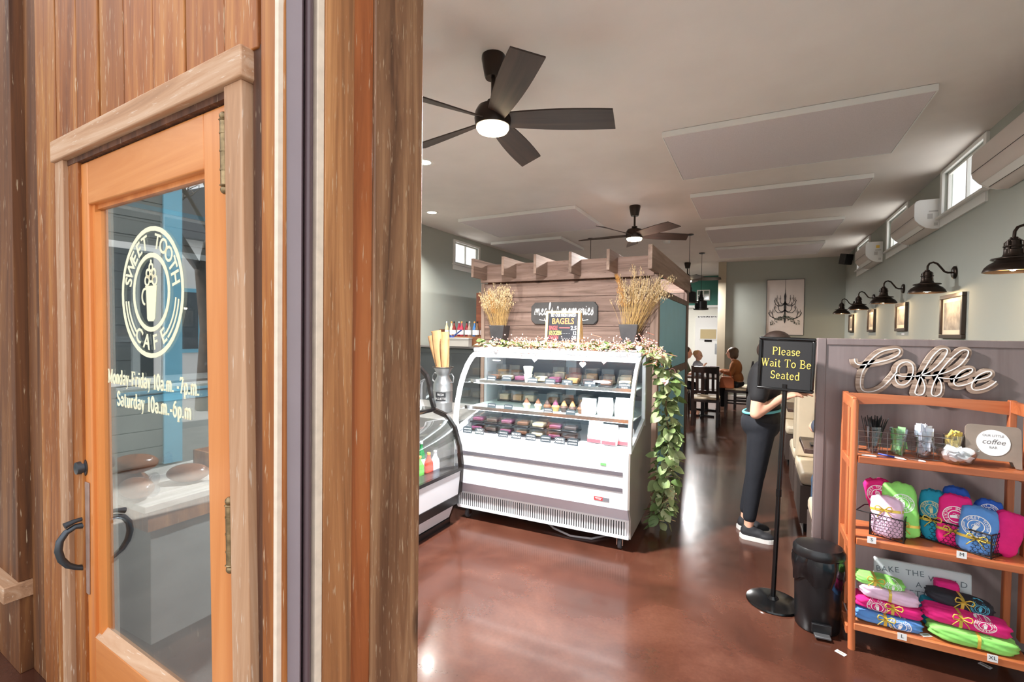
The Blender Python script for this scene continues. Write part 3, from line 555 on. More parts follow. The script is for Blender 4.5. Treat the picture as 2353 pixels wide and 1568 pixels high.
def sconce(y, label):
    r = thing('wall_sconce', label, 'wall lamp', (XR-.002, y, 2.0), group='bronze gooseneck wall lamps'); rx = -.195
    MB().lathe([(.057, 0), (.057, .012), (.045, .02), (.02, .022), (0, .022)], 24, T(0, 0, .10) @ RY(R(-90))).build('wall_plate', bronze, r, smooth=40)
    pts = [(-.02, 0, .10), (-.05, 0, .10), (-.075, 0, .112), (-.1, 0, .15), (-.125, 0, .185), (-.155, 0, .2), (-.18, 0, .19), (-.193, 0, .165), (rx, 0, .12)]
    MB().tube(pts, .0085, 10).build('arm', bronze, r, smooth=60)
    mb = MB(); mb.lathe([(.0, .13), (.018, .13), (.02, .115), (.034, .11), (.036, .06), (.044, .055), (.045, .03), (.052, .015), (.075, .005), (.082, -.012), (.11, -.03), (.128, -.05), (.136, -.07), (.137, -.078), (.133, -.078), (.126, -.055), (.105, -.036), (.07, -.018), (.03, -.005), (0, -.003)], 36, T(rx, 0, 0))
    mb.build('shade', bronze, r, smooth=40)
    cg = MB()
    for k in range(4): a = R(45+90*k); cg.tube([(rx+.045*math.cos(a), .045*math.sin(a), .03), (rx+.045*math.cos(a), .045*math.sin(a), .1), (rx+.02*math.cos(a), .02*math.sin(a), .12)], .004, 6)
    cg.tube([(rx+.046*math.cos(R(a)), .046*math.sin(R(a)), .075) for a in range(0, 360, 30)], .004, 6, closed=True); cg.tube([(rx+.098*math.cos(R(a)), .098*math.sin(R(a)), .0) for a in range(0, 360, 20)], .005, 6, closed=True); cg.build('cage', bronze, r, smooth=60)
    MB().lathe([(.124, -.057), (.103, -.038), (.07, -.02), (.03, -.0068), (0, -.0045)], 30, T(rx, 0, 0)).build('reflector', scn_in, r, smooth=60)
    MB().ell((rx, 0, -.04), (.026, .026, .034), 14, 10).build('bulb', lamp_warm, r, smooth=180)
    l = bpy.data.lights.new('sconce_light', 'POINT'); l.energy = SCONCE_W; l.color = (1, .72, .42); l.shadow_soft_size = .03; o = bpy.data.objects.new('sconce_light', l); col.objects.link(o); o.parent = r; o.location = (rx, 0, -.085)
SCONCE_W = 9
for y, lb in ((3.95, 'bronze gooseneck wall lamp cut by the right picture edge'), (5.6, 'bronze gooseneck wall lamp above the largest framed picture'), (7.28, 'bronze gooseneck wall lamp, third from the right edge'), (8.91, 'bronze gooseneck wall lamp, second from the far wall'), (10.55, 'bronze gooseneck wall lamp closest to the far wall')): sconce(y, lb)
photo_m = mat('grey_photograph', srgb(150, 144, 136), .5, noise=.35, nscale=14, kind='object')
mat_board = mat('picture_mat', srgb(214, 204, 188), .8)
def picture(y, zb, wd, h, label):
    r = thing('framed_picture', label, 'picture', (XR-.001, y, zb), group='framed pictures under the wall lamps'); f = .035
    mb = MB(); mb.box(-.03, 0, -wd/2, wd/2, 0, f); mb.box(-.03, 0, -wd/2, wd/2, h-f, h); mb.box(-.03, 0, -wd/2, -wd/2+f, f, h-f); mb.box(-.03, 0, wd/2-f, wd/2, f, h-f); mb.build('frame', mat('frame_brown%d' % int(y), srgb(46, 34, 28), .4), r, bevel=.003)
    MB().box(-.012, -.002, -wd/2+f, wd/2-f, f, h-f).build('mount', mat_board, r); k = .035
    MB().box(-.0135, -.0122, -wd/2+f+k, wd/2-f-k, f+k*1.2, h-f-k).build('print', photo_m, r)
for y, zb, wd, h, lb in ((5.6, 1.508, .56, .40, 'largest framed grey photograph nearest the entrance'), (7.3, 1.585, .48, .34, 'framed grey photograph, second from the right'), (9.0, 1.585, .46, .34, 'framed grey photograph, third from the right'), (10.75, 1.585, .44, .33, 'smallest framed grey photograph by the far wall')): picture(y, zb, wd, h, lb)
MB_ = MB().box(-.004, 0, -.06, .06, 0, .02); tag(MB_.build('caption_card', paper_m, M=T(XR-.001, 7.25, 1.54)), 'small white caption card under the second framed photograph', 'card')
sp = thing('loudspeaker', 'small black loudspeaker in the ceiling corner', 'speaker', (XR-.12, 10.8, 2.98), R(0))
Ms = RZ(R(40)) @ RX(R(12)); MB().prism([(-.09, -.07), (.09, -.07), (.06, .08), (-.06, .08)], -.12, .08, Ms).build('cabinet', mat('speaker_black', srgb(52, 50, 50), .5), sp, bevel=.01); MB().box(-.08, .08, -.078, -.0705, -.11, .07, Ms).build('grille', mat('speaker_grille', srgb(40, 39, 40), .8, bump=.3, bscale=300), sp); MB().tube([(.02, .05, -.02), (.118, .06, -.02)], .012, 8).build('bracket', black_metal, sp)
# chandelier canvas on the far wall
cv = thing('chandelier_canvas', 'tall pale canvas with a black chandelier drawing', 'picture', (.508, YB-.001, 1.518)); cw, chh = .70, 1.18
MB().box(-cw/2+.008, cw/2-.008, -.03, 0, .008, chh-.008).build('canvas', mat('canvas_blush', srgb(226, 214, 208), .8, noise=.04, nscale=4), cv)
mb = MB(); f = .009; mb.box(-cw/2, cw/2, -.036, 0, 0, f-.001); mb.box(-cw/2, cw/2, -.036, 0, chh-f+.001, chh); mb.box(-cw/2, -cw/2+f-.001, -.036, 0, f, chh-f); mb.box(cw/2-f+.001, cw/2, -.036, 0, f, chh-f); mb.build('frame', black_metal, cv)
M = T(0, -.0305, 0) @ RX(R(90)); dk = mat('drawing_grey', srgb(58, 56, 58), .8); mb = MB(); H = chh
mb.ribbon([(0, H), (0, H*.83)], .006, .0008, M); mb.ribbon([(0, H*.83), (0, H*.76), (0, H*.7), (0, H*.62), (0, H*.5), (0, H*.4), (0, H*.3), (0, H*.24), (0, H*.21)], [.008, .012, .045, .03, .05, .028, .05, .03, .006], .0008, M)
for sx in (-1, 1):
    for (x1, y0, y1, wd) in ((.2, .56, .62, .016), (.16, .58, .66, .014), (.1, .6, .66, .012), (.2, .44, .50, .016), (.13, .46, .54, .014), (.3, .34, .40, .02), (.24, .32, .42, .016)):
        pts = [(0, y0*H), (sx*x1*.3, (y0-.035)*H), (sx*x1*.65, (y0-.04)*H), (sx*x1*.9, (y0+.0)*H), (sx*x1, y1*H), (sx*x1*.93, (y1+.02)*H), (sx*x1*.84, (y1+.005)*H), (sx*x1*.86, (y1-.02)*H)]
        mb.ribbon(pts, [wd, wd, wd*.9, wd*.8, wd, wd*.7, wd*.6, wd*.4], .0008, M); mb.ribbon([(sx*x1*.93, (y1+.02)*H), (sx*x1*.93, (y1+.055)*H)], .008, .0008, M)
mb.build('chandelier_drawing', dk, cv)
lf = MB(); rr = random.Random(5)
for k in range(110):
    t = rr.uniform(-1, 1); cx = t*.27; cy = (.345-.13*abs(t)+rr.uniform(-.05, .035))*H; an = rr.uniform(0, 360); s = rr.uniform(.012, .024)
    lf.prism([(s, 0), (0, s*.4), (-s, 0), (0, -s*.4)], 0, .0007, M @ T(cx, cy, .0009) @ RZ(R(an)))
lf.build('leaf_drawing', mat('drawing_leaf', srgb(104, 108, 98), .8), cv)
# KITCHEN sign and the small green wall window
ks = thing('kitchen_sign', 'white sign reading KITCHEN above the far door', 'sign', (PY(1627, 733, YK-.01).x, YK-.001, PY(1627, 733, YK).z))
MB().box(-.29, .29, -.012, 0, -.09, .09).build('board', white_paint, ks); t = serif_mb('KITCHEN', .13, .24, .8); link('lettering', MB().add(t.v, t.f, FRONT(0, -.0128, 0)).mesh(), ink_m, ks)
w8 = thing('window_8', 'small four pane window in the green wall above the kitchen', 'window', (PY(1616.5, 680, YK-.02).x, YK-.021, 2.6), kind='structure')
mb = MB()
for (a, b2, c, d) in ((-.17, .17, -.15, -.12), (-.17, .17, .12, .15), (-.17, -.14, -.12, .12), (.14, .17, -.12, .12), (-.012, .012, -.12, .12), (-.14, -.012, -.012, .012), (.012, .14, -.012, .012)): mb.box(a, b2, -.02, 0, c, d)
mb.build('frame', white_paint, w8)
for sx in (-1, 1):
    for sz in (-1, 1): MB().cbox((sx*.076, -.006, sz*.066), (.126, .006, .106)).build('pane', mat('dusk_pane%d%d' % (sx, sz), srgb(104, 124, 112), .15), w8)
# daylight colour lamps that hang in the ceiling fixtures
for x, y, ph, lb in FANS: area('fan_light', (x, y, ZC-.452), .18, (285 if y < 4 else 150 if y < 10 else 170), (1, .98, .96))
for x, y in ((-2.86, 3.65), (-3.97, 5.24)): area('downlight', (x, y, ZC-.012), .11, 48, (1, .95, .88), spread=R(120))
r = thing('kitchen_fill_fixture', 'hidden flat ceiling light added to brighten the kitchen passage', 'ceiling light', (-2.6, 13.2, ZC)); MB().box(-.3, .3, -.15, .15, -.04, 0).build('housing', white_paint, r); MB().box(-.28, .28, -.13, .13, -.046, -.041).build('diffuser', can_glow, r)  # unseen fixture added behind the bar to brighten the kitchen
area('kitchen_fill_lamp', (-2.6, 13.2, ZC-.05), .5, 12, (1, .98, .95))
# ------------------------------------------------------------------ plank wall with pergola beams (coffee bar)
bw = thing('wall_bar', 'weathered plank bar wall with teal painted side', 'wall', kind='structure')
BX0, BX1, BY = -3.06, -.93, 5.15
zz = [0, .2, .38, .56, .735, .91, 1.085, 1.24, 1.413, 1.588, 1.757, 1.934, 2.107]
rr = random.Random(11)
for k in range(len(zz)-1):
    MB().box(BX0, BX1-.09, BY+rr.uniform(-.004, .004), BY+.03, zz[k]+.002, zz[k+1]-.002).build('plank', barn, bw, bevel=.003)
MB().box(BX0+.02, BX1-.05, BY+.031, BY+.1, 0, 2.34).build('wall_core', dark_edge, bw)
MB().box(BX1-.088, BX1, BY-.012, BY+.08, 0, 2.15).build('corner_post', barn_z, bw, bevel=.004)
MB().box(BX0-.05, BX0-.002, BY-.01, BY+.1, 0, 2.12).build('corner_post', barn_z, bw, bevel=.004)
MB().box(BX0-.05, BX1-.05, BY-.03, BY+.012, 2.128, 2.345).build('fascia', barn, bw, bevel=.004)
MB().box(BX0-.05, BX1-.05, 7.44, 7.48, 2.128, 2.345).build('fascia', barn, bw, bevel=.004)
MB().box(BX0-.05, BX1-.05, 7.40, 7.43, 1.95, 2.12).build('rear_board', brown_trim, bw)
for xc in (-3.033, -2.623, -2.215, -1.8, -1.385): MB().box(xc-.017, xc+.017, 4.80, 7.6, 2.165+rr.uniform(-.005, .005), 2.385).build('beam', barn_y, bw, bevel=.003)
MB().box(-.972, -.93, 4.76, 7.75, 2.155, 2.395).build('side_beam', barn_y, bw, bevel=.003)
# teal side
def side(y0, y1, z0, z1, m_, nm, x1=-.93, x0=-.965): return MB().box(x0, x1, y0, y1, z0, z1).build(nm, m_, bw, bevel=.003)
side(5.24, 7.46, .02, 1.0, teal_m, 'teal_panel', -.937); side(5.24, 7.46, 1.1, 1.93, teal_m, 'teal_panel', -.937)
side(5.235, 7.47, 1.0, 1.1, brown_trim, 'mid_rail', -.928); side(5.235, 7.47, 1.93, 2.0, brown_trim, 'top_rail', -.928); side(7.35, 7.55, 0, 2.155, brown_trim, 'end_post', -.925); side(5.235, 7.35, 0, .03, brown_trim, 'bottom_rail', -.928)
# ------------------------------------------------------------------ main display case
enamel = mat('white_enamel', srgb(232, 235, 240), .22); enamel_l = mat('lavender_enamel', srgb(206, 206, 220), .25); grey_strip = mat('grey_strip', srgb(124, 124, 134), .3, .5)
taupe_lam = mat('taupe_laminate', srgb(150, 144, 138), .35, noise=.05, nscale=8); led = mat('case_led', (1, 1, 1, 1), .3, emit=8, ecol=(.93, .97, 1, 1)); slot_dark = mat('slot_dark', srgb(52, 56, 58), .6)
rubber = mat('grey_rubber', srgb(74, 76, 82), .6)
dc = thing('display_case', 'large white refrigerated pastry display case with curved glass on casters', 'display case', (-1.445, 3.175, 0), R(2)); W = .70
PX_ = Matrix(((0, 0, 1, 0), (1, 0, 0, 0), (0, 1, 0, 0), (0, 0, 0, 1)))   # profile (y, z) extruded along x
MB().prism([(.0, .70), (.0, .315), (.055, .225), (.055, .095), (.86, .095), (.86, .70)], -W+.012, W-.012, PX_).build('base_cabinet', enamel, dc, bevel=.003)
MB().prism([(-.001, .316), (.0545, .224), (.0545, .232), (.0, .322)], -W+.013, W-.013, PX_ @ T(-.0025, -.003, 0)).build('sloped_band', enamel_l, dc)
for z in (.555, .445): MB().box(-W+.013, W-.05, -.004, .001, z-.013, z+.013).build('metal_strip', grey_strip, dc)
MB().box(-W+.03, W-.035, .05, .0545, .115, .212).build('grille_recess', slot_dark, dc)
g = MB(); nb = 74
for k in range(nb+1): x = -W+.03+(2*W-.065)*k/nb; g.box(x-.0052, x+.0052, .046, .0515, .114, .213)
tag(g.build('grille_bars', enamel, dc), kind='stuff')
MB().box(-W+.012, W-.012, .0455, .0535, .213, .226).build('grille_rail', enamel, dc); MB().box(-W+.012, W-.012, .0455, .0535, .092, .114).build('grille_rail', enamel, dc)
curve = [(.0, .70), (-.012, .78), (-.005, .86), (.015, .95), (.05, 1.06), (.1, 1.16), (.17, 1.25), (.25, 1.315), (.32, 1.345)]
side_poly = [(.0, .70)]+curve[1:]+[(.86, 1.345), (.86, .70)]
for s in (-1, 1):
    x0, x1 = sorted((s*W, s*(W-.011)))
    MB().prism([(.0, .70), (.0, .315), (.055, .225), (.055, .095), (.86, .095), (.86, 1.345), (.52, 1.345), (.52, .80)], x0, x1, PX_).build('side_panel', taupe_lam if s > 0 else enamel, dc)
    inner = [(.045, .745), (.035, .80), (.04, .87), (.06, .96), (.095, 1.06), (.145, 1.15), (.21, 1.235), (.28, 1.29), (.34, 1.31)]
    n = len(curve); fr = MB(); vs = []
    xo0, xo1 = sorted((s*(W+.006), s*(W-.018)))
    for (a, b2) in zip(curve, inner): vs += [(xo0, a[0], a[1]), (xo1, a[0], a[1]), (xo1, b2[0], b2[1]), (xo0, b2[0], b2[1])]
    fs = [(0, 1, 2, 3), tuple(4*(n-1)+i for i in (3, 2, 1, 0))]
    for i in range(n-1):
        for k in range(4): fs.append((4*i+k, 4*i+4+k, 4*i+4+(k+1) % 4, 4*i+(k+1) % 4))
    fr.add(vs, fs); fr.build('end_frame', enamel, dc)
    mb = MB(); mb.prism([(.5, .82), (.5, 1.345), (.54, 1.345), (.54, .80)], xo0, xo1, PX_); mb.build('glass_stile', enamel, dc); mb = MB(); mb.prism([(.0, .70), (.045, .745), (.5, .86), (.5, .82)], xo0, xo1, PX_); mb.build('glass_sill', enamel, dc)
    gx = s*(W-.008); MB().add([(gx, p[0], p[1]) for p in inner+[(.5, 1.33), (.5, .84)]], [tuple(range(len(inner)+2))]).build('side_glass', case_glass, dc)
fg = MB(); vs = []
cv2 = [(y+.006, z) for y, z in curve]
for y, z in cv2: vs += [(-W+.012, y, z), (W-.012, y, z)]
fg.add(vs, [(2*i, 2*i+1, 2*i+3, 2*i+2) for i in range(len(cv2)-1)]); fg.build('curved_glass', case_glass, dc, smooth=180)
MB().box(-W-.006, W+.006, .30, .88, 1.346, 1.376).build('top', enamel, dc, bevel=.008)
MB().box(-W+.012, W-.012, .31, .335, 1.30, 1.345).build('top_rail', enamel, dc)
MB().box(-W+.012, W-.012, .83, .86, .70, 1.345).build('back_panel', mat('case_back', srgb(150, 166, 178), .25), dc)
for k in (-1, 1): MB().box(k*.35-.3, k*.35+.3, .82, .829, .95, 1.30).build('sliding_door', mat('dark_sliding_door%d' % k, srgb(84, 96, 110), .15), dc)
MB().box(-W+.012, W-.012, .012, .83, .69, .703).build('deck', enamel, dc)
shelf_g = mat('glass_shelf', srgb(206, 224, 222), .1, trans=0)
for z, y0 in ((1.095, .22), (.885, .13)):
    sh = MB().box(-W+.02, W-.02, y0, .82, z, z+.008).build('shelf', shelf_g, dc); MB().box(-W+.02, W-.02, y0-.006, y0-.001, z-.004, z+.022).build('shelf_rail', chrome, sh); MB().box(-W+.03, W-.03, y0+.03, y0+.06, z-.014, z-.001).build('light_strip', led, sh)
MB().box(-W+.03, W-.03, .345, .375, 1.328, 1.344).build('light_strip', led, dc)
MB().box(.495, .535, -.003, .0, .60, .616).build('sticker', mat('green_sticker', srgb(110, 214, 110), .5), dc)
MB().box(.455, .515, -.003, .0, .352, .376).build('badge', mat('red_badge', srgb(196, 44, 52), .4), dc); MB().box(.515, .56, -.003, .0, .352, .376).build('badge', mat('grey_badge', srgb(120, 122, 130), .4), dc)
MB().box(.462, .508, -.0036, -.0031, .366, .370).build('badge_line', white_ink, dc); MB().box(.466, .504, -.0036, -.0031, .358, .361).build('badge_line', white_ink, dc)
for x in (-.62, .62):
    for y in (.1, .78):
        c = MB(); c.lathe([(0, -.012), (.034, -.012), (.036, -.008), (.036, .008), (.034, .012), (0, .012)], 20, T(x, y, .0365) @ RY(R(90))); w_ = c.build('caster', rubber, dc, smooth=40)
        f = MB(); f.box(x-.022, x-.017, y-.02, y+.02, .03, .085); f.box(x+.017, x+.022, y-.02, y+.02, .03, .085); f.box(x-.03, x+.03, y-.03, y+.03, .085, .0945); f.build('caster_fork', chrome, w_)
tag(MB().tube([(-1.62, 3.5, .1), (-1.5, 3.42, .06), (-1.35, 3.34, .02), (-1.2, 3.3, .008), (-1.05, 3.33, .008), (-.95, 3.45, .012)], .008, 8).build('drain_hose', mat('grey_hose', srgb(168, 168, 172), .5), smooth=180), 'grey drain hose looping under the white display case', 'hose')
# ------------------------------------------------------------------ goods in the case
DCM = T(-1.445, 3.175, 0) @ RZ(R(2))
def at(x, y, z): return DCM @ Vector((x, y, z))
chalk = mat('chalk_tag', srgb(52, 62, 70), .7)
def tagcard(x, y, z, lines, lb, wd=.075, h=.05):
    p = at(x, y, z); r = thing('price_tag', lb, 'price tag', p, R(2), 'chalk price tags in the display case')
    MB().prism([(-wd/2, 0), (wd/2, 0), (wd/2, h*.86), (wd*.3, h*.95), (0, h), (-wd*.3, h*.95), (-wd/2, h*.86)], 0, .003, RX(R(78))).build('card', chalk, r)
    for i, ln in enumerate(lines):
        if ln == '~':
            pr = random.Random(int(x*999)+i); n = 14; link('chalk_scribble', MB().ribbon([(wd*(-.38+.76*k/n), h*(.64-.38*i)+h*.11*(1 if k % 2 else -1)*pr.uniform(.5, 1)) for k in range(n+1)], h*.05, .0004, RX(R(78)) @ T(0, 0, .0032)).mesh(), white_ink, r); continue
        t = text_mb(ln, h*.36, ext=.0003, sx=.8); k = min(1, wd*.9/max(1e-6, max(v[0] for v in t.v)*2)); link('lettering', MB().add(t.v, t.f, RX(R(78)) @ T(0, h*(.64-.38*i), .0035) @ Matrix.Diagonal((k, 1, 1, 1))).mesh(), white_ink, r)
TOPZ = 1.104
for x, ln, lb in ((-.5, ['~', '~'], 'chalk tag on the top case shelf, leftmost'), (-.36, ['~'], 'chalk tag on the top case shelf, second from left'), (-.13, ['CHOCOLATE', '~'], 'chalk tag on the top case shelf before the first dome pair'), (.02, ['~', '~'], 'chalk tag on the top case shelf near the middle'), (.16, ['KEYLIME', 'PIE'], 'chalk tag on the top case shelf reading KEYLIME PIE'), (.34, ['PEANUT BUTTER', 'PIE'], 'chalk tag on the top case shelf reading PEANUT BUTTER PIE'), (.6, ['CHOCOLATE', 'TORTE'], 'rightmost chalk tag on the top case shelf')): tagcard(x, .245, TOPZ, ln, lb, .085, .052)
for x, ln, lb in ((-.45, ['~'], 'chalk tag on the middle case shelf, leftmost'), (-.3, ['~'], 'chalk tag on the middle case shelf, second from left'), (.04, ['~', '~'], 'chalk tag on the middle case shelf before the dark pastries'), (.22, ['~'], 'rightmost chalk tag on the middle case shelf')): tagcard(x, .16, .894, ln, lb, .075, .045)
for i, (x, ln) in enumerate(((-.6, ['~', '~']), (-.49, ['TURTLE', 'CHEESECAKE']), (-.28, ['~', '~']), (-.17, ['RED VELVET', 'CHEESECAKE']), (-.05, ['~', 'CHEESECAKE']), (.07, ['~', '~']), (.18, ['CARAMEL', 'CHEESECAKE']), (.28, ['~', '~']))):
    tagcard(x, .035, .704, ln, 'chalk tag standing on the case floor, %s from the left' % ['first', 'second', 'third', 'fourth', 'fifth', 'sixth', 'seventh', 'eighth'][i], .082, .052)
foods = [mat('cake_brown', srgb(112, 72, 50), .7, noise=.2, nscale=40), mat('cake_cream', srgb(226, 206, 172), .7, noise=.1, nscale=30), mat('cake_berry', srgb(122, 60, 92), .6, noise=.3, nscale=40), mat('cake_tan', srgb(196, 146, 92), .7, noise=.15, nscale=30), mat('cake_dark', srgb(70, 50, 46), .6, noise=.2, nscale=40)]
tray_black = mat('black_tray', srgb(30, 32, 38), .3)
def dome(x, y, z, k, lb, wd=.112, dp=.11, h=.075):
    r = thing('pastry_box', lb, 'pastry box', at(x, y, z), R(2), 'clear plastic pastry boxes')
    MB().box(-wd/2, wd/2, -dp/2, dp/2, 0, .012).build('tray', tray_black, r, bevel=.003)
    MB().prism([(-wd*.38, -dp*.36), (wd*.38, -dp*.36), (wd*.4, 0), (wd*.36, dp*.36), (-wd*.36, dp*.36), (-wd*.4, 0)], .0125, h*.62).build('cake', foods[k % 5], r, bevel=.008)
    t = .86; MB().add([(-wd/2, -dp/2, .013), (wd/2, -dp/2, .013), (wd/2, dp/2, .013), (-wd/2, dp/2, .013), (-wd/2*t, -dp/2*t, h), (wd/2*t, -dp/2*t, h), (wd/2*t, dp/2*t, h), (-wd/2*t, dp/2*t, h)], [(4, 5, 6, 7), (0, 1, 5, 4), (1, 2, 6, 5), (2, 3, 7, 6), (3, 0, 4, 7)]).build('lid', clear_plastic, r)
for i, x in enumerate((-.52, -.4, -.28)): dome(x, .36, TOPZ, i, 'clear pastry box on the top case shelf, %s of the left three' % ['first', 'second', 'third'][i])
for i, x in enumerate((-.1, .02, .17, .3, .44, .58)): dome(x, .37, TOPZ, i+1, 'clear pastry box on the top case shelf, %s of the right six' % ['first', 'second', 'third', 'fourth', 'fifth', 'last'][i], h=.085)
for j, z in enumerate((.704, .772)):
    for i, x in enumerate((-.57, -.44, -.31, -.17, -.04, .1, .22)): dome(x, .17+.02*j, z, (2, 4, 2, 0, 1, 2, 4)[i], 'clear cake box on the case floor, %s layer, %s from the left' % (['lower', 'upper'][j], ['first', 'second', 'third', 'fourth', 'fifth', 'sixth', 'seventh'][i]), .118, .13, .064)
for i, x in enumerate((-.55, -.42, -.3, -.08, .06, .2)): dome(x, .62, .894, (1, 3, 1, 0, 4, 3)[i], 'clear pastry box at the back of the middle shelf, %s from the left' % ['first', 'second', 'third', 'fourth', 'fifth', 'sixth'][i], h=.1)
for i, x in enumerate((-.56, -.43, -.02, .12, .26, .4, .54)): dome(x, .6, TOPZ, (3, 0, 1, 2, 3, 0, 1)[i], 'clear pastry box at the back of the top shelf, %s from the left' % ['first', 'second', 'third', 'fourth', 'fifth', 'sixth', 'seventh'][i], h=.12)
# paper cup stack and pies on the top shelf, pastries on the middle shelf
mb = MB(); mb.lathe([(.025, 0), (.036, .07), (.03, .072), (.042, .13), (.036, .135), (0, .135)], 20); tag(mb.build('parfait_cup', mat('parfait', srgb(228, 232, 214), .4), M=Matrix.Translation(at(-.19, .3, TOPZ)), smooth=40), 'tall pale parfait cup on the top case shelf', 'cup')
for i, (x, k) in enumerate(((-.02, 0), (.05, 3), (.12, 4), (.19, 4), (.26, 0), (-.1, 1), (-.2, 1))):
    r = thing('pastry', 'frosted pastry on the middle case shelf, %s from the left' % ['third', 'fourth', 'fifth', 'sixth', 'seventh', 'second', 'first'][i], 'pastry', at(x, .3, .894), group='pastries on the middle case shelf')
    MB().lathe([(.022, 0), (.03, .03), (.033, .035), (.024, .05), (0, .05)], 16).build('cake', foods[k], r, smooth=40); MB().lathe([(.024, .045), (.02, .06), (.008, .085), (0, .09)], 14).build('frosting', foods[(k+4) % 5], r, smooth=60)
white_bag = mat('white_bag', srgb(240, 240, 242), .5, noise=.06, nscale=60); red_bag = mat('red_print', srgb(188, 82, 92), .6)
for i, (x, y, z, s) in enumerate(((.4, .22, .706, 1), (.515, .2, .706, .95), (.622, .24, .706, .8), (.45, .3, .895, .9), (.58, .3, .895, .95), (.32, .31, .895, .8))):
    r = thing('bakery_bag', 'white bakery bag on the %s of the case, %s from the left' % (('floor' if z < .8 else 'middle shelf'), ['first', 'second', 'third', 'second', 'third', 'first'][i]), 'bag', at(x, y, z), R(2), 'white bakery bags in the case')
    h = .15*s; mb = MB(); pr = random.Random(i)
    for (zz0, sx, sy) in ((0, .055, .05), (h*.3, .06, .055), (h*.7, .058, .045), (h, .05, .012)): pass
    lv = [(0, .055, .045), (h*.3, .062, .05), (h*.65, .06, .042), (h*.9, .055, .02), (h, .054, .006)]; vs = []; n = 12
    for zz0, sx, sy in lv:
        for k in range(n): a = 2*math.pi*k/n; vs.append((sx*math.copysign(abs(math.cos(a))**.5, math.cos(a))+pr.uniform(-.003, .003), sy*math.copysign(abs(math.sin(a))**.5, math.sin(a))+pr.uniform(-.003, .003), zz0))
    fs = [tuple(range(n-1, -1, -1)), tuple(range(4*n, 5*n))]+[(q*n+k, q*n+(k+1) % n, (q+1)*n+(k+1) % n, (q+1)*n+k) for q in range(4) for k in range(n)]
    mb.add(vs, fs); mb.build('bag', white_bag, r, smooth=60)
    if z < .8: MB().box(-.05, .05, -.056, -.0535, .006, .03).build('red_band', red_bag, r)
# ------------------------------------------------------------------ curved drinks case on the left
lc = thing('drinks_case', 'black framed curved glass drinks case at the left of the counter', 'display case', (0, 0, 0)); YA, YE = 2.35, 3.1
PYX = Matrix(((1, 0, 0, 0), (0, 0, 1, 0), (0, 1, 0, 0), (0, 0, 0, 1)))   # profile (x, z) extruded along y
low = [(-2.14, .035), (-2.08, .185), (-2.03, .262), (-2.017, .485), (-2.035, .62), (-2.086, .768), (-2.17, .862), (-2.285, .895)]
upp = [(-2.285, .905), (-2.31, .974), (-2.331, 1.079), (-2.366, 1.165), (-2.433, 1.222), (-2.52, 1.265), (-2.65, 1.29)]
blk = mat('case_black', srgb(30, 27, 27), .25)
cw_ = mat('case_white_panel', srgb(226, 228, 234), .25)
def band(prof, th, y0, y1, m_, nm, closed_to=None):
    mb = MB(); inn = []
    for i, p in enumerate(prof):
        a = prof[max(0, i-1)]; b2 = prof[min(len(prof)-1, i+1)]; t = Vector((b2[0]-a[0], b2[1]-a[1])).normalized(); inn.append((p[0]-t.y*th, p[1]+t.x*th))
    n = len(prof)
    for i in range(n-1): mb.prism([prof[i], prof[i+1], inn[i+1], inn[i]], y0, y1, PYX)
    return mb.build(nm, m_, lc)
band(low, .035, YE-.03, YE, blk, 'end_frame'); band(upp, .03, YE-.03, YE, blk, 'end_frame')
MB().box(-2.9, -2.145, YA, YE-.031, .03, .40).build('lower_body', cw_, lc)
MB().add([(-2.131, YA, .05), (-2.083, YA, .175), (-2.083, YE-.031, .175), (-2.131, YE-.031, .05), (-2.16, YA, .05), (-2.16, YA, .175), (-2.16, YE-.031, .175), (-2.16, YE-.031, .05)], [(0, 3, 2, 1), (0, 1, 5, 4), (2, 3, 7, 6)]).build('kick_panel', cw_, lc)
MB().add([(-2.05, YA, .245), (-2.026, YA, .435), (-2.026, YE-.031, .435), (-2.05, YE-.031, .245), (-2.14, YA, .245), (-2.14, YA, .435), (-2.14, YE-.031, .435), (-2.14, YE-.031, .245)], [(0, 3, 2, 1), (0, 1, 5, 4), (2, 3, 7, 6), (1, 2, 6, 5)]).build('front_panel', cw_, lc)
MB().box(-2.15, -2.045, YA, YE-.031, .178, .243).build('black_rail', blk, lc); MB().box(-2.15, -2.018, YA, YE-.031, .437, .462).build('glass_rail', blk, lc); MB().box(-2.2, -2.12, YA, YE-.031, .0, .045).build('plinth', blk, lc)
def sheet(prof, nm):
    mb = MB(); vs = []
    for p in prof: vs += [(p[0]-.012, YA, p[1]), (p[0]-.012, YE-.03, p[1])]
    mb.add(vs, [(2*i, 2*i+1, 2*i+3, 2*i+2) for i in range(len(prof)-1)]); return mb.build(nm, case_glass, lc, smooth=180)
sheet([(-2.02, .463), (-2.035, .62), (-2.086, .768), (-2.17, .862), (-2.27, .89)], 'lower_glass'); sheet(upp, 'upper_glass')
MB().box(-2.9, -2.29, YA, YE, .87, .90).build('divider_top', blk, lc); MB().box(-2.9, -2.12, YA, YE-.031, .41, .425).build('bottle_deck', mat('dark_deck', srgb(64, 68, 76), .3), lc)
MB().box(-2.92, -2.88, YA, YE, .03, 1.29).build('back_panel', mat('tan_back', srgb(214, 206, 186), .5), lc); MB().box(-2.9, -2.6, YA, YE, 1.285, 1.31).build('top_panel', blk, lc)
MB().add([(-2.9, YE, .43), (-2.06, YE, .43), (-2.06, YE, .60), (-2.12, YE, .78), (-2.28, YE, .868), (-2.9, YE, .868)], [tuple(range(6))]).build('end_glass', case_glass, lc)
led2 = MB().box(-2.6, -2.57, YA+.05, YE-.08, .855, .868).build('light_strip', mat('warm_led', (1, 1, 1, 1), .3, emit=4, ecol=(1, .94, .84, 1)), lc)
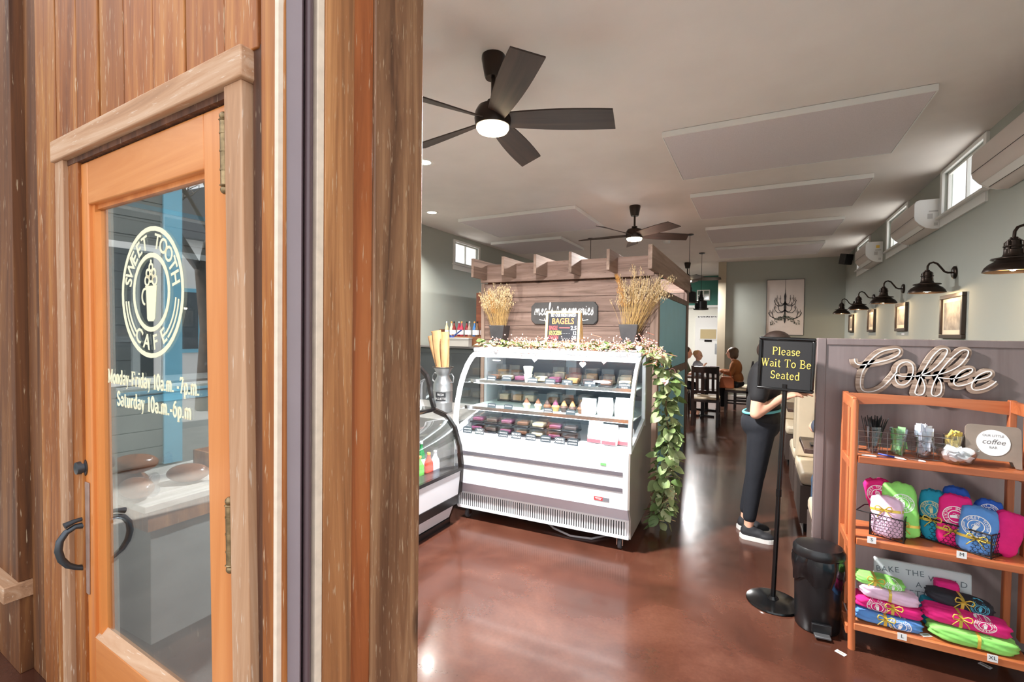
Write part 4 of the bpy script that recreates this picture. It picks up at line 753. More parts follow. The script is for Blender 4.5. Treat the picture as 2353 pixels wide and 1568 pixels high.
grn = mat('green_bottle', srgb(26, 118, 62), .12, spec=.7); clr = mat('pale_bottle', srgb(206, 206, 190), .15); cap_g = mat('silver_cap', srgb(216, 222, 226), .3, .5); cap_o = mat('orange_cap', srgb(232, 150, 60), .4); lab_w = mat('bottle_label', srgb(226, 232, 236), .6)
def bottle(x, y, z, h, rad, mb_, mc, ml, name, lb, cat, grp):
    r = thing(name, lb, cat, (x, y, z), group=grp)
    MB().lathe([(rad*.9, 0), (rad, .006), (rad, h*.5), (rad*.9, h*.58), (rad*.42, h*.76), (rad*.36, h*.9)], 16).build('glass_body', mb_, r, smooth=40)
    MB().lathe([(rad*.42, h*.9), (rad*.42, h*.985), (rad*.3, h), (0, h)], 14).build('cap', mc, r, smooth=40); MB().lathe([(rad*1.02, h*.12), (rad*1.02, h*.42)], 16).build('paper_label', ml, r, smooth=40)
for i, (x, y) in enumerate(((-2.3, 2.93), (-2.3, 2.83), (-2.38, 2.73), (-2.3, 2.63), (-2.45, 2.9))):
    bottle(x, y, .426, .235, .031, grn, cap_g, lab_w, 'green_bottle', 'green glass bottle with silver cap in the drinks case, %s from the case end' % ['first', 'second', 'third', 'fourth', 'fifth'][i], 'bottle', 'green bottles in the drinks case')
for i, (y, c) in enumerate(((2.88, srgb(214, 74, 56)), (2.77, srgb(96, 168, 70)), (2.67, srgb(224, 226, 214)), (2.57, srgb(222, 150, 110)), (2.96, srgb(196, 206, 226)))):
    bottle(-2.19, y, .426, .17, .034, mat('drink%d' % i, c, .2), cap_o if i < 4 else cap_g, mat('drinklabel%d' % i, tuple(min(1, v*1.3) for v in c[:3])+(1,), .5), 'juice_bottle', ['red juice bottle in the drinks case', 'green juice bottle in the drinks case', 'clear bottle in the drinks case', 'peach juice bottle in the drinks case', 'pale blue bottle at the end of the drinks case'][i], 'bottle', 'juice bottles in the drinks case')
tag(MB().lathe([(.05, 0), (.055, .06), (.05, .065), (0, .065)], 18).build('sauce_pot', steel, M=T(-2.42, 2.9, .905), smooth=40), 'small metal pot in the upper part of the drinks case', 'pot')
for i, (y, k) in enumerate(((2.75, 3), (2.6, 1))):
    dome_ = thing('pastry_tray', 'tray of pastries in the upper drinks case, %s' % ['nearer its end', 'beside the wooden post'][i], 'tray', (-2.48, y, .905)); MB().box(-.09, .09, -.06, .06, 0, .012).build('tray', steel, dome_); MB().prism([(-.07, -.045), (.07, -.045), (.075, .04), (-.07, .045)], .0125, .06).build('pastry', foods[k], dome_, bevel=.01)
# ------------------------------------------------------------------ milk can with baguette bags, back counter and syrups
tag(MB().box(-3.4, -2.3, 3.42, 4.3, 0, .735).build('service_counter', mat('counter_grey', srgb(120, 118, 116), .4), bevel=.006), 'grey service counter beside the pastry case', 'counter')
MCX, MCY, MCZ = -2.69, 3.75, .737
mc = thing('milk_can', 'galvanised milk can labelled FRESH BAGUETTES', 'milk can', (MCX, MCY, MCZ)); h = .43
MB().lathe([(0, 0), (.088, 0), (.092, .008), (.092, .09), (.095, .095), (.092, .1), (.092, .2), (.095, .205), (.092, .21), (.092, .265), (.086, .29), (.062, .33), (.058, .345), (.06, .36), (.082, .41), (.098, h), (.094, h), (.076, .41), (.054, .36), (.05, .34), (0, .33)], 36).build('body', steel, mc, smooth=35)
MB().tube([(.098*math.cos(R(a)), .098*math.sin(R(a)), h) for a in range(0, 360, 15)], .005, 8, closed=True).build('rim', mat('dark_rim', srgb(70, 66, 64), .4, .6), mc, smooth=180)
for s in (-1, 1): MB().tube([(s*.085, 0, .285), (s*.12, 0, .29), (s*.125, 0, .34), (s*.1, 0, .37), (s*.07, 0, .36)], .006, 8).build('handle', steel, mc, smooth=180)
lbm = MB(); n = 10; vs = []
for i in range(n+1):
    a = R(-100+62*i/n); vs += [(.0935*math.cos(a), .0935*math.sin(a), .112), (.0935*math.cos(a), .0935*math.sin(a), .195)]
lbm.add(vs, [(2*i, 2*i+2, 2*i+3, 2*i+1) for i in range(n)]); lb_ = lbm.build('chalk_label', mat('label_black', srgb(36, 38, 42), .6), mc, smooth=180)
for ln, z, sz in (('FRESH', .172, .034), ('BAGUETTES', .134, .030)):
    t = text_mb(ln, sz, ext=.0002, sx=.72); link('lettering', MB().add([(.0945*math.cos(R(-69)+v[0]/.0945), .0945*math.sin(R(-69)+v[0]/.0945), v[1]+z) for v in t.v], t.f).mesh(), white_ink, lb_)
kraft = mat('kraft_paper', srgb(214, 164, 116), .7, noise=.1, nscale=14, bump=.2, bscale=30)
for i, (dx, dy, tx, ty, hh, wd) in enumerate(((-.03, 0, -6, 3, .40, .052), (.02, .02, -5, -2, .385, .05), (-.05, .02, -14, 4, .36, .045), (.03, -.02, 2, 4, .32, .04))):
    mb = MB(); vs = []; n = 10; pr = random.Random(40+i)
    for z, sx, sy in ((-.04, wd*.5, .02), (hh*.3, wd*.8, .03), (hh*.7, wd, .032), (hh*.92, wd, .026), (hh, wd*.98, .03)):
        for k in range(n): a = 2*math.pi*k/n; vs.append((sx*math.copysign(abs(math.cos(a))**.7, math.cos(a))+pr.uniform(-.004, .004), sy*math.sin(a)+pr.uniform(-.004, .004), z))
    mb.add(vs, [(q*n+k, q*n+(k+1) % n, (q+1)*n+(k+1) % n, (q+1)*n+k) for q in range(4) for k in range(n)]+[tuple(range(n-1, -1, -1))])
    o = mb.build('baguette_bag', kraft, M=T(MCX+dx, MCY+dy, MCZ+.385) @ RY(R(tx)) @ RX(R(ty)), smooth=60); tag(o, ['tallest kraft paper baguette bag in the milk can', 'kraft paper baguette bag behind the tallest one', 'kraft paper baguette bag leaning left in the milk can', 'short kraft paper baguette bag at the right of the milk can'][i], 'paper bag', 'baguette bags in the milk can')
bc = thing('back_counter', 'dark counter cabinet along the left wall under the syrup bottles', 'counter', (0, 0, 0))
MB().box(-4.5, -3.15, 5.62, 6.3, 0, 1.27).build('cabinet', mat('dark_cabinet', srgb(74, 78, 78), .5), bc, bevel=.005); MB().box(-4.52, -3.12, 5.58, 6.32, 1.271, 1.30).build('worktop', mat('worktop_grey', srgb(110, 106, 104), .35), bc, bevel=.004)
for x in (-4.25, -3.65): MB().box(x-.24, x+.24, 5.602, 5.619, .15, 1.2).build('door', mat('cab_door%d' % int(x*-10), srgb(66, 70, 72), .45), bc, bevel=.004)
cr = thing('bottle_crate', 'low wooden crate holding the syrup bottles', 'crate', (-3.76, 5.75, 1.3005))
wc = mat('crate_wood', srgb(124, 78, 48), .6, noise=.15, nscale=12); MB().box(-.34, .34, -.1, .1, 0, .14).build('riser', wc, cr); MB().box(-.36, -.341, -.1, .1, 0, .24).build('crate_end', wc, cr); MB().box(.341, .36, -.1, .1, 0, .24).build('crate_end', wc, cr)
scol = [srgb(206, 190, 150), srgb(214, 196, 160), srgb(120, 44, 44), srgb(150, 40, 60), srgb(170, 60, 80), srgb(120, 30, 40), srgb(150, 130, 120), srgb(60, 110, 170), srgb(110, 84, 62), srgb(54, 40, 36)]
for i, c in enumerate(scol):
    bottle(-3.76-.3+.066*i, 5.74+.03*(i % 2), 1.441, .215, .028, mat('syrup%d' % i, c, .2), [cap_g, cap_o, black_gloss][i % 3], lab_w, 'syrup_bottle', 'syrup bottle on the wooden crate, %s from the left' % ['first', 'second', 'third', 'fourth', 'fifth', 'sixth', 'seventh', 'eighth', 'ninth', 'tenth'][i], 'bottle', 'syrup bottles on the crate')
tag(MB().box(-3.93, -3.1, 6.345, 6.37, 1.301, 2.12).build('wall_board', wood('mahogany_board', (srgb(84, 44, 30), srgb(112, 62, 42), srgb(132, 78, 54)), 'x', .5, 1, tint=.03), bevel=.004), 'dark red brown board standing behind the syrup bottles', 'board')
pb = thing('plastic_bin', 'clear plastic bin with a blue scoop on the back counter', 'bin', (-3.72, 5.545, 1.3005)); pm = mat('frosted_plastic', srgb(196, 192, 186), .3, alpha=.8)
mb = MB(); a, b2, h, t = .16, .05, .11, .004
mb.box(-a, a, -b2+.06, b2+.06, 0, t); mb.box(-a, a, -b2+.06, -b2+.06+t, t, h); mb.box(-a, a, b2+.06-t, b2+.06, t, h); mb.box(-a, -a+t, -b2+.06+t, b2+.06-t, t, h); mb.box(a-t, a, -b2+.06+t, b2+.06-t, t, h); mb.build('tub', pm, pb); MB().box(-a-.006, a+.006, -b2+.054, b2+.066, h+.0005, h+.012).build('lid', mat('bin_lid', srgb(214, 212, 208), .4), pb)
sc_ = thing('scoop', 'dark blue scoop lying on the clear plastic bin', 'scoop', (-3.86, 5.6, 1.43)); bl = mat('blue_plastic', srgb(34, 56, 120), .35); MB().tube([(0, 0, .0), (.09, 0, .06), (.15, 0, .10)], [.012, .01, .012], 8).build('handle', bl, sc_, smooth=60); MB().lathe([(.05, 0), (.048, .015), (.035, -.01), (0, -.016)], 16, T(-.03, 0, 0) @ RY(R(25))).build('bowl', bl, sc_, smooth=60)
# ------------------------------------------------------------------ on the plank wall and on top of the case
zinc = mat('dark_zinc', srgb(104, 102, 104), .45, .6, noise=.15, nscale=10)
dry1 = mat('dry_grass', srgb(206, 170, 110), .8, noise=.2, nscale=30); dry2 = mat('dry_plume', srgb(214, 156, 84), .9, noise=.15, nscale=60); dry3 = mat('dry_seed', srgb(224, 200, 158), .85)
def bucket(px, pyb, pyt, label, glabel, heads, wdir):
    c = PY(px, (pyb+pyt)/2, 5.03); zb, zt = PY(px, pyb, 5.03).z, PY(px, pyt, 5.03).z
    r = thing('zinc_bucket', label, 'bucket', (c.x, 5.055, zb), group='zinc buckets on the plank wall'); h = zt-zb; a, b2 = .07, .1
    mb = MB(); vs = [(-a, -a, 0), (a, -a, 0), (a, a, 0), (-a, a, 0), (-b2, -b2+.01, h), (b2, -b2+.01, h), (b2, b2-.02, h), (-b2, b2-.02, h)]; k = .92; vs += [(x*k, y*k, z) for x, y, z in vs[4:]]+[(x*.9, y*.9, .02) for x, y, z in vs[:4]]
    fs = [(0, 3, 2, 1), (0, 1, 5, 4), (1, 2, 6, 5), (2, 3, 7, 6), (3, 0, 4, 7)]+[(4+i, 4+(i+1) % 4, 8+(i+1) % 4, 8+i) for i in range(4)]+[(8+i, 8+(i+1) % 4, 12+(i+1) % 4, 12+i) for i in range(4)]+[(12, 13, 14, 15)]
    mb.add(vs, fs); mb.build('pail', zinc, r, bevel=.004); MB().box(-.03, .03, .07, .0885, h*.4, h*.9).build('wall_hook', black_metal, r)
    g = thing('dried_grass', glabel, 'dried grass', (c.x, 5.05, zb+.03), group='dried grass arrangements'); pr = random.Random(int(px))
    st = MB(); sd = MB(); pl = MB()
    for k in range(150):
        q = pr.random(); tx, hh = heads[pr.randrange(len(heads))]; bx, by = pr.uniform(-.055, .055), pr.uniform(-.05, .05); ex = tx*hh+pr.gauss(0, .05); ey = -abs(pr.gauss(.04, .035)); ez = (h-.03)+hh*pr.uniform(.55, 1.05)
        pts = [(bx, by, 0), (bx*1.2+ex*.25, by+ey*.3, (h-.03)*.6+.3*hh*.5), (bx+ex*.65, by+ey*.7, ez*.72), (bx+ex, by+ey, ez)]
        st.tube(pts, [.0016, .0014, .0012, .0009], 3)
        for m_ in range(9):
            t = 1-m_*.045; p = Vector(pts[2]).lerp(Vector(pts[3]), t) if t > .3 else Vector(pts[2]); d = Vector((pr.gauss(0, .012), pr.gauss(0, .012), pr.gauss(.004, .008)))
            e = p+d; s = pr.uniform(.004, .008); sd.add([e+Vector((0, 0, s*1.8)), e+Vector((s*.6, 0, 0)), e+Vector((-s*.3, s*.5, 0)), e+Vector((-s*.3, -s*.5, 0)), e-Vector((0, 0, s*1.8))], [(0, 1, 2), (0, 2, 3), (0, 3, 1), (4, 2, 1), (4, 3, 2), (4, 1, 3)])
    tag(st.build('stalks', dry1, g), kind='stuff'); tag(sd.build('seed_heads', dry3, g), kind='stuff')
    for k in range(420):
        t = pr.random(); ang = pr.uniform(0, 6.28); rad = pr.uniform(0, .055)*(1.2-t*.7); px_, pz_ = wdir[0]*(.35+.65*t), (h-.03)+wdir[1]*(.35+.65*t)
        e = Vector((px_+rad*math.cos(ang), -.045+rad*math.sin(ang)*.6, pz_)); d = Vector((pr.gauss(wdir[0], .06), pr.gauss(0, .06), .25)).normalized()*.035; n = Vector((-d.z, pr.uniform(-.02, .02), d.x)).normalized()*.0012
        pl.add([e-n, e+n, e+d], [(0, 1, 2)])
    tag(pl.build('plume', dry2, g), kind='stuff')
    return r
bucket(1146, 789, 748, 'zinc bucket at the left of the plank wall', 'dried grass bouquet at the left of the plank wall', [(-.25, .42), (.0, .45), (.12, .5), (.3, .4), (-.45, .36)], (-.12, .40))
bucket(1446, 789, 746, 'zinc bucket at the right of the plank wall', 'dried grass bouquet at the right of the plank wall', [(-.12, .42), (.08, .5), (.25, .46), (.55, .5), (.75, .46), (.15, .6)], (-.13, .52))
# cursive lettering for the plaque (meals & memories)
def spline(pts, k=6):
    out = []; P = [pts[0]]+list(pts)+[pts[-1]]
    for i in range(1, len(P)-2):
        p0, p1, p2, p3 = [Vector(P[i+j][:2]) for j in (-1, 0, 1, 2)]
        for j in range(k):
            t = j/k; out.append(tuple(.5*((2*p1)+(p2-p0)*t+(2*p0-5*p1+4*p2-p3)*t*t+(3*p1-p0-3*p2+p3)*t**3)))
    out.append(tuple(pts[-1][:2])); return out
CUR = {'m': (1.0, [[(0, 0), (.1, .55), (.14, .1), (.13, 0)], [(.13, .05), (.28, .5), (.38, .5), (.42, .0)], [(.42, .05), (.58, .5), (.7, .5), (.74, .06), (.84, 0), (.98, .15)]]), 'e': (.55, [[(0, .15), (.25, .3), (.36, .45), (.25, .55), (.12, .35), (.16, .06), (.34, 0), (.55, .15)]]),
       'a': (.62, [[(.42, .45), (.25, .55), (.08, .3), (.14, .02), (.3, .1), (.42, .5)], [(.42, .5), (.42, .1), (.5, 0), (.62, .15)]]), 'l': (.42, [[(0, .15), (.22, .55), (.3, 1.0), (.2, 1.1), (.14, .8), (.14, .2), (.24, 0), (.42, .15)]]), 's': (.48, [[(0, .1), (.2, .5), (.26, .62), (.26, .4), (.34, .15), (.2, -.02), (.04, .06)]]),
       'o': (.58, [[(.3, .52), (.12, .45), (.06, .2), (.2, 0), (.38, .12), (.38, .42), (.26, .52), (.58, .45)]]), 'r': (.46, [[(0, .15), (.12, .55), (.16, .48), (.3, .48), (.28, .15), (.34, 0), (.46, .15)]]), 'i': (.34, [[(0, .15), (.14, .5), (.14, .1), (.22, 0), (.34, .15)], [(.14, .7), (.16, .76)]]), '&': (.6, [[(.45, .5), (.2, .3), (.12, .1), (.25, -.02), (.42, .15), (.3, .5), (.22, .62), (.3, .74), (.38, .64), (.2, .4)]]), ' ': (.3, [])}
def cursive_mb(body, h, stroke=.09, ext=.0008):
    mb = MB(); tot = sum(CUR[c][0] for c in body); x = -tot/2
    for c in body:
        adv, sts = CUR[c]
        for pts in sts: mb.ribbon(spline([((x+p[0]+.12*p[1])*h, (p[1]-.3)*h) for p in pts], 5), stroke*h, ext)
        x += adv
    return mb, tot*h
slate = mat('slate_plaque', srgb(86, 84, 84), .7, noise=.12, nscale=10)
a = PY(1221, 722, 5.13); b2 = PY(1374, 718, 5.13); pcx = (a.x+b2.x)/2; pw = (b2.x-a.x)/2; pzc = PY(1297, 720, 5.13).z; ph = .128
ms = thing('wall_plaque', 'dark plaque reading meals & memories on the plank wall', 'sign', (pcx, 5.143, pzc))
nt_ = .05; MB().prism([(-pw+nt_, -ph), (pw-nt_, -ph), (pw, -ph+nt_), (pw, ph-nt_), (pw-nt_, ph), (-pw+nt_, ph), (-pw, ph-nt_), (-pw, -ph+nt_)], 0, .02, RX(R(90))).build('board', slate, ms, bevel=.004)
t, tw = cursive_mb('meals & memories', .125, .13); k = 1.78*pw/tw; link('lettering', MB().add(t.v, t.f, FRONT(0, -.0205, .02) @ Matrix.Diagonal((k, 1, 1, 1))).mesh(), white_ink, ms)
for s in (-1, 1): link('flourish', MB().ribbon(spline([(s*.3, -.075), (s*.22, -.085), (s*.16, -.07), (s*.1, -.085)]), .008, .0008, FRONT(0, -.0205, 0)).ribbon([(s*.24, -.06), (s*.22, -.1)], .006, .0008, FRONT(0, -.0205, 0)).mesh(), white_ink, ms)
for zz0 in (1,): MB().ribbon([(pw-.035, ph-.005), (pw-.004, ph-.045), (pw-.004, -ph+.045), (pw-.035, -ph+.005)], .01, .0008, FRONT(0, -.0205, 0)).build('edge_line', ink_m, ms)
# bagel chalkboard on the case
BYY = 3.84
a = PY(1252, 790, BYY); b2 = PY(1332, 716, BYY); zt = PY(1292, 714, BYY).z; bwid = abs(b2.x-a.x)/2; bcx = (a.x+b2.x)/2; bz0 = 1.3775; bh = zt-bz0
bd = thing('bagel_chalkboard', 'wood framed chalkboard listing fresh baked BAGELS prices on the case', 'sign', (bcx, BYY, bz0), R(2)); TL = RX(R(-6))
pine = mat('pine_frame', srgb(226, 178, 118), .5, noise=.08, nscale=14); fr = .022
for (x0, x1, z0, z1) in ((-bwid, -bwid+fr, 0, bh), (bwid-fr, bwid, 0, bh), (-bwid+fr, bwid-fr, bh-fr, bh), (-bwid+fr, bwid-fr, .03, .03+fr)): MB().box(x0, x1, -.01, .01, z0, z1, TL).build('frame_bar', pine, bd, bevel=.002)
MB().box(-bwid+fr, bwid-fr, -.003, .003, .03+fr, bh-fr, TL).build('slate', mat('chalk_black', srgb(32, 34, 40), .35), bd)
for s in (-1, 1): MB().box(s*(bwid-.011)-.009, s*(bwid-.011)+.009, .008, .022, 0, bh*.98, T(0, .0, 0) @ RX(R(14)) @ T(0, -.085+.07, 0)).build('rear_leg', pine, bd) if False else MB().box(s*(bwid-.011)-.009, s*(bwid-.011)+.009, -.008, .008, 0, bh*.96, T(0, .13, 0) @ RX(R(13))).build('rear_leg', pine, bd)
cr_ = mat('chalk_red', srgb(222, 70, 70), .7); co_ = mat('chalk_orange', srgb(232, 130, 70), .7); cy_ = mat('chalk_yellow', srgb(238, 196, 92), .7)
IW = 2*(bwid-fr)*.92
for body, zf, sz, m_, wd in (('TRY OUR FRESH BAKED', .885, .036, white_ink, .92), ('BAGELS', .72, .058, co_, .8), ('SINGLE', .54, .04, cr_, .32), ('2.5', .54, .04, white_ink, .2), ('1/2 DOZEN', .41, .04, cy_, .46), ('12', .41, .036, white_ink, .13), ('DOZEN', .285, .038, cr_, .36), ('20', .285, .036, white_ink, .15)):
    t = text_mb(body, sz, ext=.0003, off=.0007); mx_ = max(v[0] for v in t.v)*2; k = IW*wd/mx_; x = 0 if wd > .5 else (IW/2*(1-wd) if body[0] in '2' or body == '12' else -IW/2*(1-wd))
    link('lettering', MB().add(t.v, t.f, TL @ FRONT(x, -.0038, bh*zf) @ Matrix.Diagonal((k, 1.25, 1, 1))).mesh(), m_, bd)
link('chalk_scribble', MB().ribbon([(IW*(-.3+.6*k/18), bh*.19+.006*(1 if k % 2 else -1)) for k in range(19)], .003, .0006, TL @ RX(R(90)) @ T(0, 0, .0034)).mesh(), co_, bd)
link('arrow_line', MB().ribbon([(-IW*.12, bh*.55), (IW*.26, bh*.55)], .009, .0006, TL @ RX(R(90)) @ T(0, 0, .0034)).mesh(), cr_, bd)
for zf in (.42, .295): link('dotted_line', MB().add(*(lambda t: (t.v, t.f))(text_mb('. . . . . .', .03, ext=.0003)), TL @ FRONT(IW*.12, -.0038, bh*zf)).mesh(), white_ink, bd)
# leaf garland over the case, with berries and hearts
leafg = [mat('leaf_green%d' % i, c, .55, noise=.15, nscale=25) for i, c in enumerate((srgb(126, 148, 92), srgb(146, 164, 108), srgb(170, 182, 132), srgb(100, 124, 70)))]
def leafmesh(i, m_):
    pr = random.Random(i); mb = MB(); n = 5; vs = []; cur = pr.uniform(.15, .4)
    for k in range(n+1):
        t = k/n; w_ = .40*math.sin(math.pi*min(1, t*.92+.05))**.8*(1-.15*t) if 0 < k < n else .02; z = -cur*t*t+.05*math.sin(6*t); vs += [(t, w_, z+.06*w_/.3), (t, 0, z-.02), (t, -w_, z+.06*w_/.3)]
    fs = []
    for k in range(n): a = 3*k; fs += [(a, a+1, a+4, a+3), (a+1, a+2, a+5, a+4)]
    mb.add(vs, fs); me = mb.mesh('leaf', 180); me.materials.append(m_); return me
LM_ = [leafmesh(i, leafg[i % 4]) for i in range(8)]
gd = thing('leaf_garland', 'green leaf garland with pink berries draped over the case and down its side', 'garland', (-.66, 3.7, 0)); GB_ = Vector((-.66, 3.7, 0))
YG = 3.72
path = [PY(1100, 800, 3.6), PY(1180, 798, 3.58), PY(1260, 800, 3.58), PY(1340, 806, 3.56), PY(1420, 804, 3.58), PY(1480, 796, 3.62), PY(1512, 812, 3.68), PY(1528, 850, YG), PY(1535, 885, YG), PY(1530, 925, YG), PY(1532, 965, YG), PY(1540, 1005, YG), PY(1530, 1050, YG), PY(1526, 1095, YG), PY(1527, 1135, YG), PY(1520, 1175, YG), PY(1513, 1205, YG)]
for p in path[:6]: p.z = max(p.z, 1.395)
path = [p-GB_ for p in path]
MB().tube(path, .006, 6).build('vine', mat('vine_stem', srgb(110, 92, 60), .8), gd, smooth=180)
cum = [0]
for a, b2 in zip(path, path[1:]): cum.append(cum[-1]+(b2-a).length)
def along(s):
    for i in range(len(path)-1):
        if s <= cum[i+1]: return path[i].lerp(path[i+1], (s-cum[i])/(cum[i+1]-cum[i]))
    return path[-1].copy()
pr = random.Random(21); S1 = cum[6]; S2 = cum[-1]
for k in range(285):
    drop = k >= 95
    s = S1-.05+(S2-S1+.05)*((k-95)/190) if drop else S1*pr.random()
    p = along(s); an = pr.uniform(0, 2*math.pi); rad = pr.uniform(.01, .07) if drop else pr.uniform(.0, .05)
    if drop: p = p+Vector((rad*math.cos(an), rad*math.sin(an)*.8, pr.uniform(-.01, .02))); rot = RZ(an+pr.uniform(-.6, .6)) @ RY(pr.uniform(-.2, .9)) @ RX(pr.uniform(-.8, .8)); sz = pr.uniform(.07, .115)
    else: p = p+Vector((pr.uniform(-.02, .02), rad*math.sin(an)*1.2, pr.uniform(-.005, .03))); rot = RZ(pr.uniform(0, 6.28)) @ RY(pr.uniform(-.7, .1)) @ RX(pr.uniform(-.8, .8)); sz = pr.uniform(.05, .085)
    if p.z < .03: p.z = .03+pr.uniform(0, .02)
    link('leaf', LM_[pr.randrange(8)], None, gd, Matrix.Translation(p) @ rot @ Matrix.Scale(sz, 4))
fl = MB()
for k in range(420):
    drop = k > 120; s = S1+(S2-S1)*pr.random() if drop else S1*pr.random(); p = along(s)+Vector((pr.gauss(0, .035 if drop else .02), pr.gauss(0, .03), pr.gauss(0 if drop else .015, .015))); p.z = max(p.z, .03); d = Vector((pr.gauss(0, 1), pr.gauss(-.3, 1), pr.gauss(-.1, .7))).normalized(); u = d.cross(Vector((pr.gauss(0, 1), pr.gauss(0, 1), pr.gauss(0, 1)))).normalized(); L_ = pr.uniform(.03, .06)
    fl.add([p, p+d*L_*.5+u*L_*.28, p+d*L_, p+d*L_*.5-u*L_*.28], [(0, 1, 2), (0, 2, 3)])
tag(fl.build('small_leaves', leafg[2], gd), kind='stuff')
berry = mat('pink_berry', srgb(226, 168, 156), .45); berry2 = mat('rust_twig', srgb(190, 112, 88), .7)
bm_ = MB(); tw_ = MB()
for k in range(650):
    s = S1*(.12+.95*pr.random()**.85); p = along(min(s, S2))+Vector((pr.gauss(0, .02), pr.gauss(-.06, .06), pr.gauss(.03, .028))); rr_ = pr.uniform(.004, .0075); bm_.ell(p, (rr_, rr_, rr_), 5, 4)
    if k % 3 == 0: q = p+Vector((pr.gauss(0, .04), pr.gauss(0, .03), -.02)); tw_.tube([q, p], .0014, 3)
tag(bm_.build('berries', berry, gd, smooth=180), kind='stuff'); tag(tw_.build('twigs', berry2, gd), kind='stuff')
dl = MB()
for k in range(60):
    s = S1+(S2-S1)*(.6+.4*pr.random()); p = along(s)+Vector((pr.gauss(.02, .03), pr.gauss(0, .03), 0)); q = p+Vector((pr.uniform(-.03, .07), pr.uniform(-.03, .03), pr.uniform(-.02, .05)))
    if q.z > .02 and p.z > .02: dl.tube([p, q], [.0015, .003], 3)
tag(dl.build('dry_tips', dry3, gd), kind='stuff')
hp_ = [(0, -.5)]+[(.5*math.sin(R(a))**3*1.0, (.40625*math.cos(R(a))-.156*math.cos(R(2*a))-.0625*math.cos(R(3*a))-.03*math.cos(R(4*a)))) for a in range(168, -169, -12)]
hp_ = hp_[1:]
pinkp = mat('pink_wood', srgb(232, 176, 178), .6); whitep = mat('white_wood', srgb(236, 236, 234), .6)
for i, (x, y, m_, dep, lb) in enumerate(((1140, 803, pinkp, 3.45, 'pink heart tag at the left of the garland'), (1229, 826, whitep, 3.4, 'white heart tag hanging over the case glass, leftmost'), (1266, 822, pinkp, 3.4, 'small pink heart tag beside the leftmost white heart'), (1343, 815, whitep, 3.42, 'white heart tag nestled in the middle of the garland'), (1339, 838, whitep, 3.38, 'white heart tag hanging lowest over the case glass'), (1388, 830, pinkp, 3.4, 'large pink heart tag hanging over the case glass'), (1468, 801, whitep, 3.5, 'white heart tag at the right end of the case top'), (1529, 879, pinkp, 3.63, 'pink heart tag hanging on the garland drop'))):
    p = PY(x, y, dep); sc2 = .05 if i != 2 else .036
    r = thing('heart_tag', lb, 'heart', p, R(-10+pr.uniform(-15, 15)), 'wooden heart tags on the garland'); MB().prism([(q[0]*sc2, q[1]*sc2) for q in hp_], -.002, .002, RX(R(80))).build('heart', m_, r); MB().tube([(0, 0, sc2*.25), (.005, .02, sc2*.8), (0, .05, sc2*1.3)], .0009, 4).build('string', berry2, r)
tag(MB().tube([(PY(1545, 852, 3.7)+Vector((.022*math.cos(R(a)), 0, .036*math.sin(R(a))-.02))) for a in range(0, 360, 20)], .002, 5, closed=True).build('twine_loop', pinkp, smooth=180), 'thin pink twine loop dangling beside the garland', 'twine')
# ------------------------------------------------------------------ booth partition with the Coffee letters
PYF = 3.15
pt = thing('wall_partition', 'dark stained panel partition carrying the Coffee letters', 'partition', kind='structure')
MB().box(.315, XR-.002, PYF+.006, PYF+.055, 0, 1.49).build('panel', dark_ply, pt)
MB().box(.30, .345, PYF, PYF+.062, 0, 1.505).build('edge_stile', dark_ply, pt, bevel=.004); MB().box(.346, XR-.002, PYF, PYF+.062, 1.468, 1.505).build('top_rail', dark_ply, pt, bevel=.004)
COF = [[(530, 285), (540, 325), (590, 348), (720, 330), (850, 300), (950, 260), (985, 215), (965, 188), (900, 190), (800, 215), (720, 270), (650, 350), (605, 430), (588, 520), (600, 590), (655, 618), (740, 605), (820, 560), (900, 480), (950, 415)],
       [(950, 430), (958, 370), (1000, 330), (1060, 318), (1108, 350), (1115, 420), (1085, 500), (1030, 545), (972, 540), (942, 500), (945, 450), (1010, 462), (1100, 462), (1180, 455)],
       [(1150, 462), (1290, 410), (1400, 310), (1455, 225), (1445, 188), (1390, 190), (1320, 250), (1240, 370), (1180, 480), (1145, 580), (1135, 630), (1172, 650), (1215, 635), (1232, 570), (1212, 500), (1190, 455), (1250, 455), (1330, 450)],
       [(1310, 455), (1450, 420), (1570, 360), (1640, 285), (1668, 222), (1645, 198), (1590, 208), (1500, 280), (1410, 380), (1340, 490), (1305, 580), (1300, 640), (1340, 660), (1385, 635), (1400, 570), (1385, 505), (1365, 475), (1430, 482), (1510, 488)],
       [(1490, 490), (1600, 468), (1685, 430), (1708, 395), (1678, 382), (1610, 402), (1545, 460), (1520, 520), (1545, 555), (1600, 555), (1680, 530), (1750, 498)],
       [(1730, 502), (1850, 475), (1895, 442), (1885, 416), (1830, 420), (1755, 462), (1705, 530), (1702, 580), (1742, 600), (1830, 585), (1900, 548), (1945, 512)]]
cf = thing('coffee_letters', 'whitewashed wooden script letters spelling Coffee on the dark partition', 'sign', (PY(2110, 855, PYF-.02).x, PYF-.001, PY(2110, 855, PYF-.02).z)); c0 = cf.location.copy()
slat_m = wood('whitewashed_slat', (srgb(112, 92, 80), srgb(160, 138, 122), srgb(196, 178, 164)), 'x', .7, 2.2, tint=.05, bump=.3, contrast=1.5)
for i, st in enumerate(COF):
    pts = []
    for (cx, cy) in spline(st, 5): p = PY(1840+cx/4.355, 760+cy/4.355, PYF-.02); pts.append((p.x-c0.x, p.z-c0.z))
    wd = .034 if i else .036
    MB().ribbon(pts, wd, .016+.0006*i, RX(R(90))).build('letter_%s' % 'Coffee'[i] if False else 'letter', slat_m, cf)
    MB().ribbon([(x+.004, z+.002) for x, z in pts], .0045, .002, T(0, -.0163-.0006*i, 0) @ RX(R(90))).build('white_line', white_ink, cf)
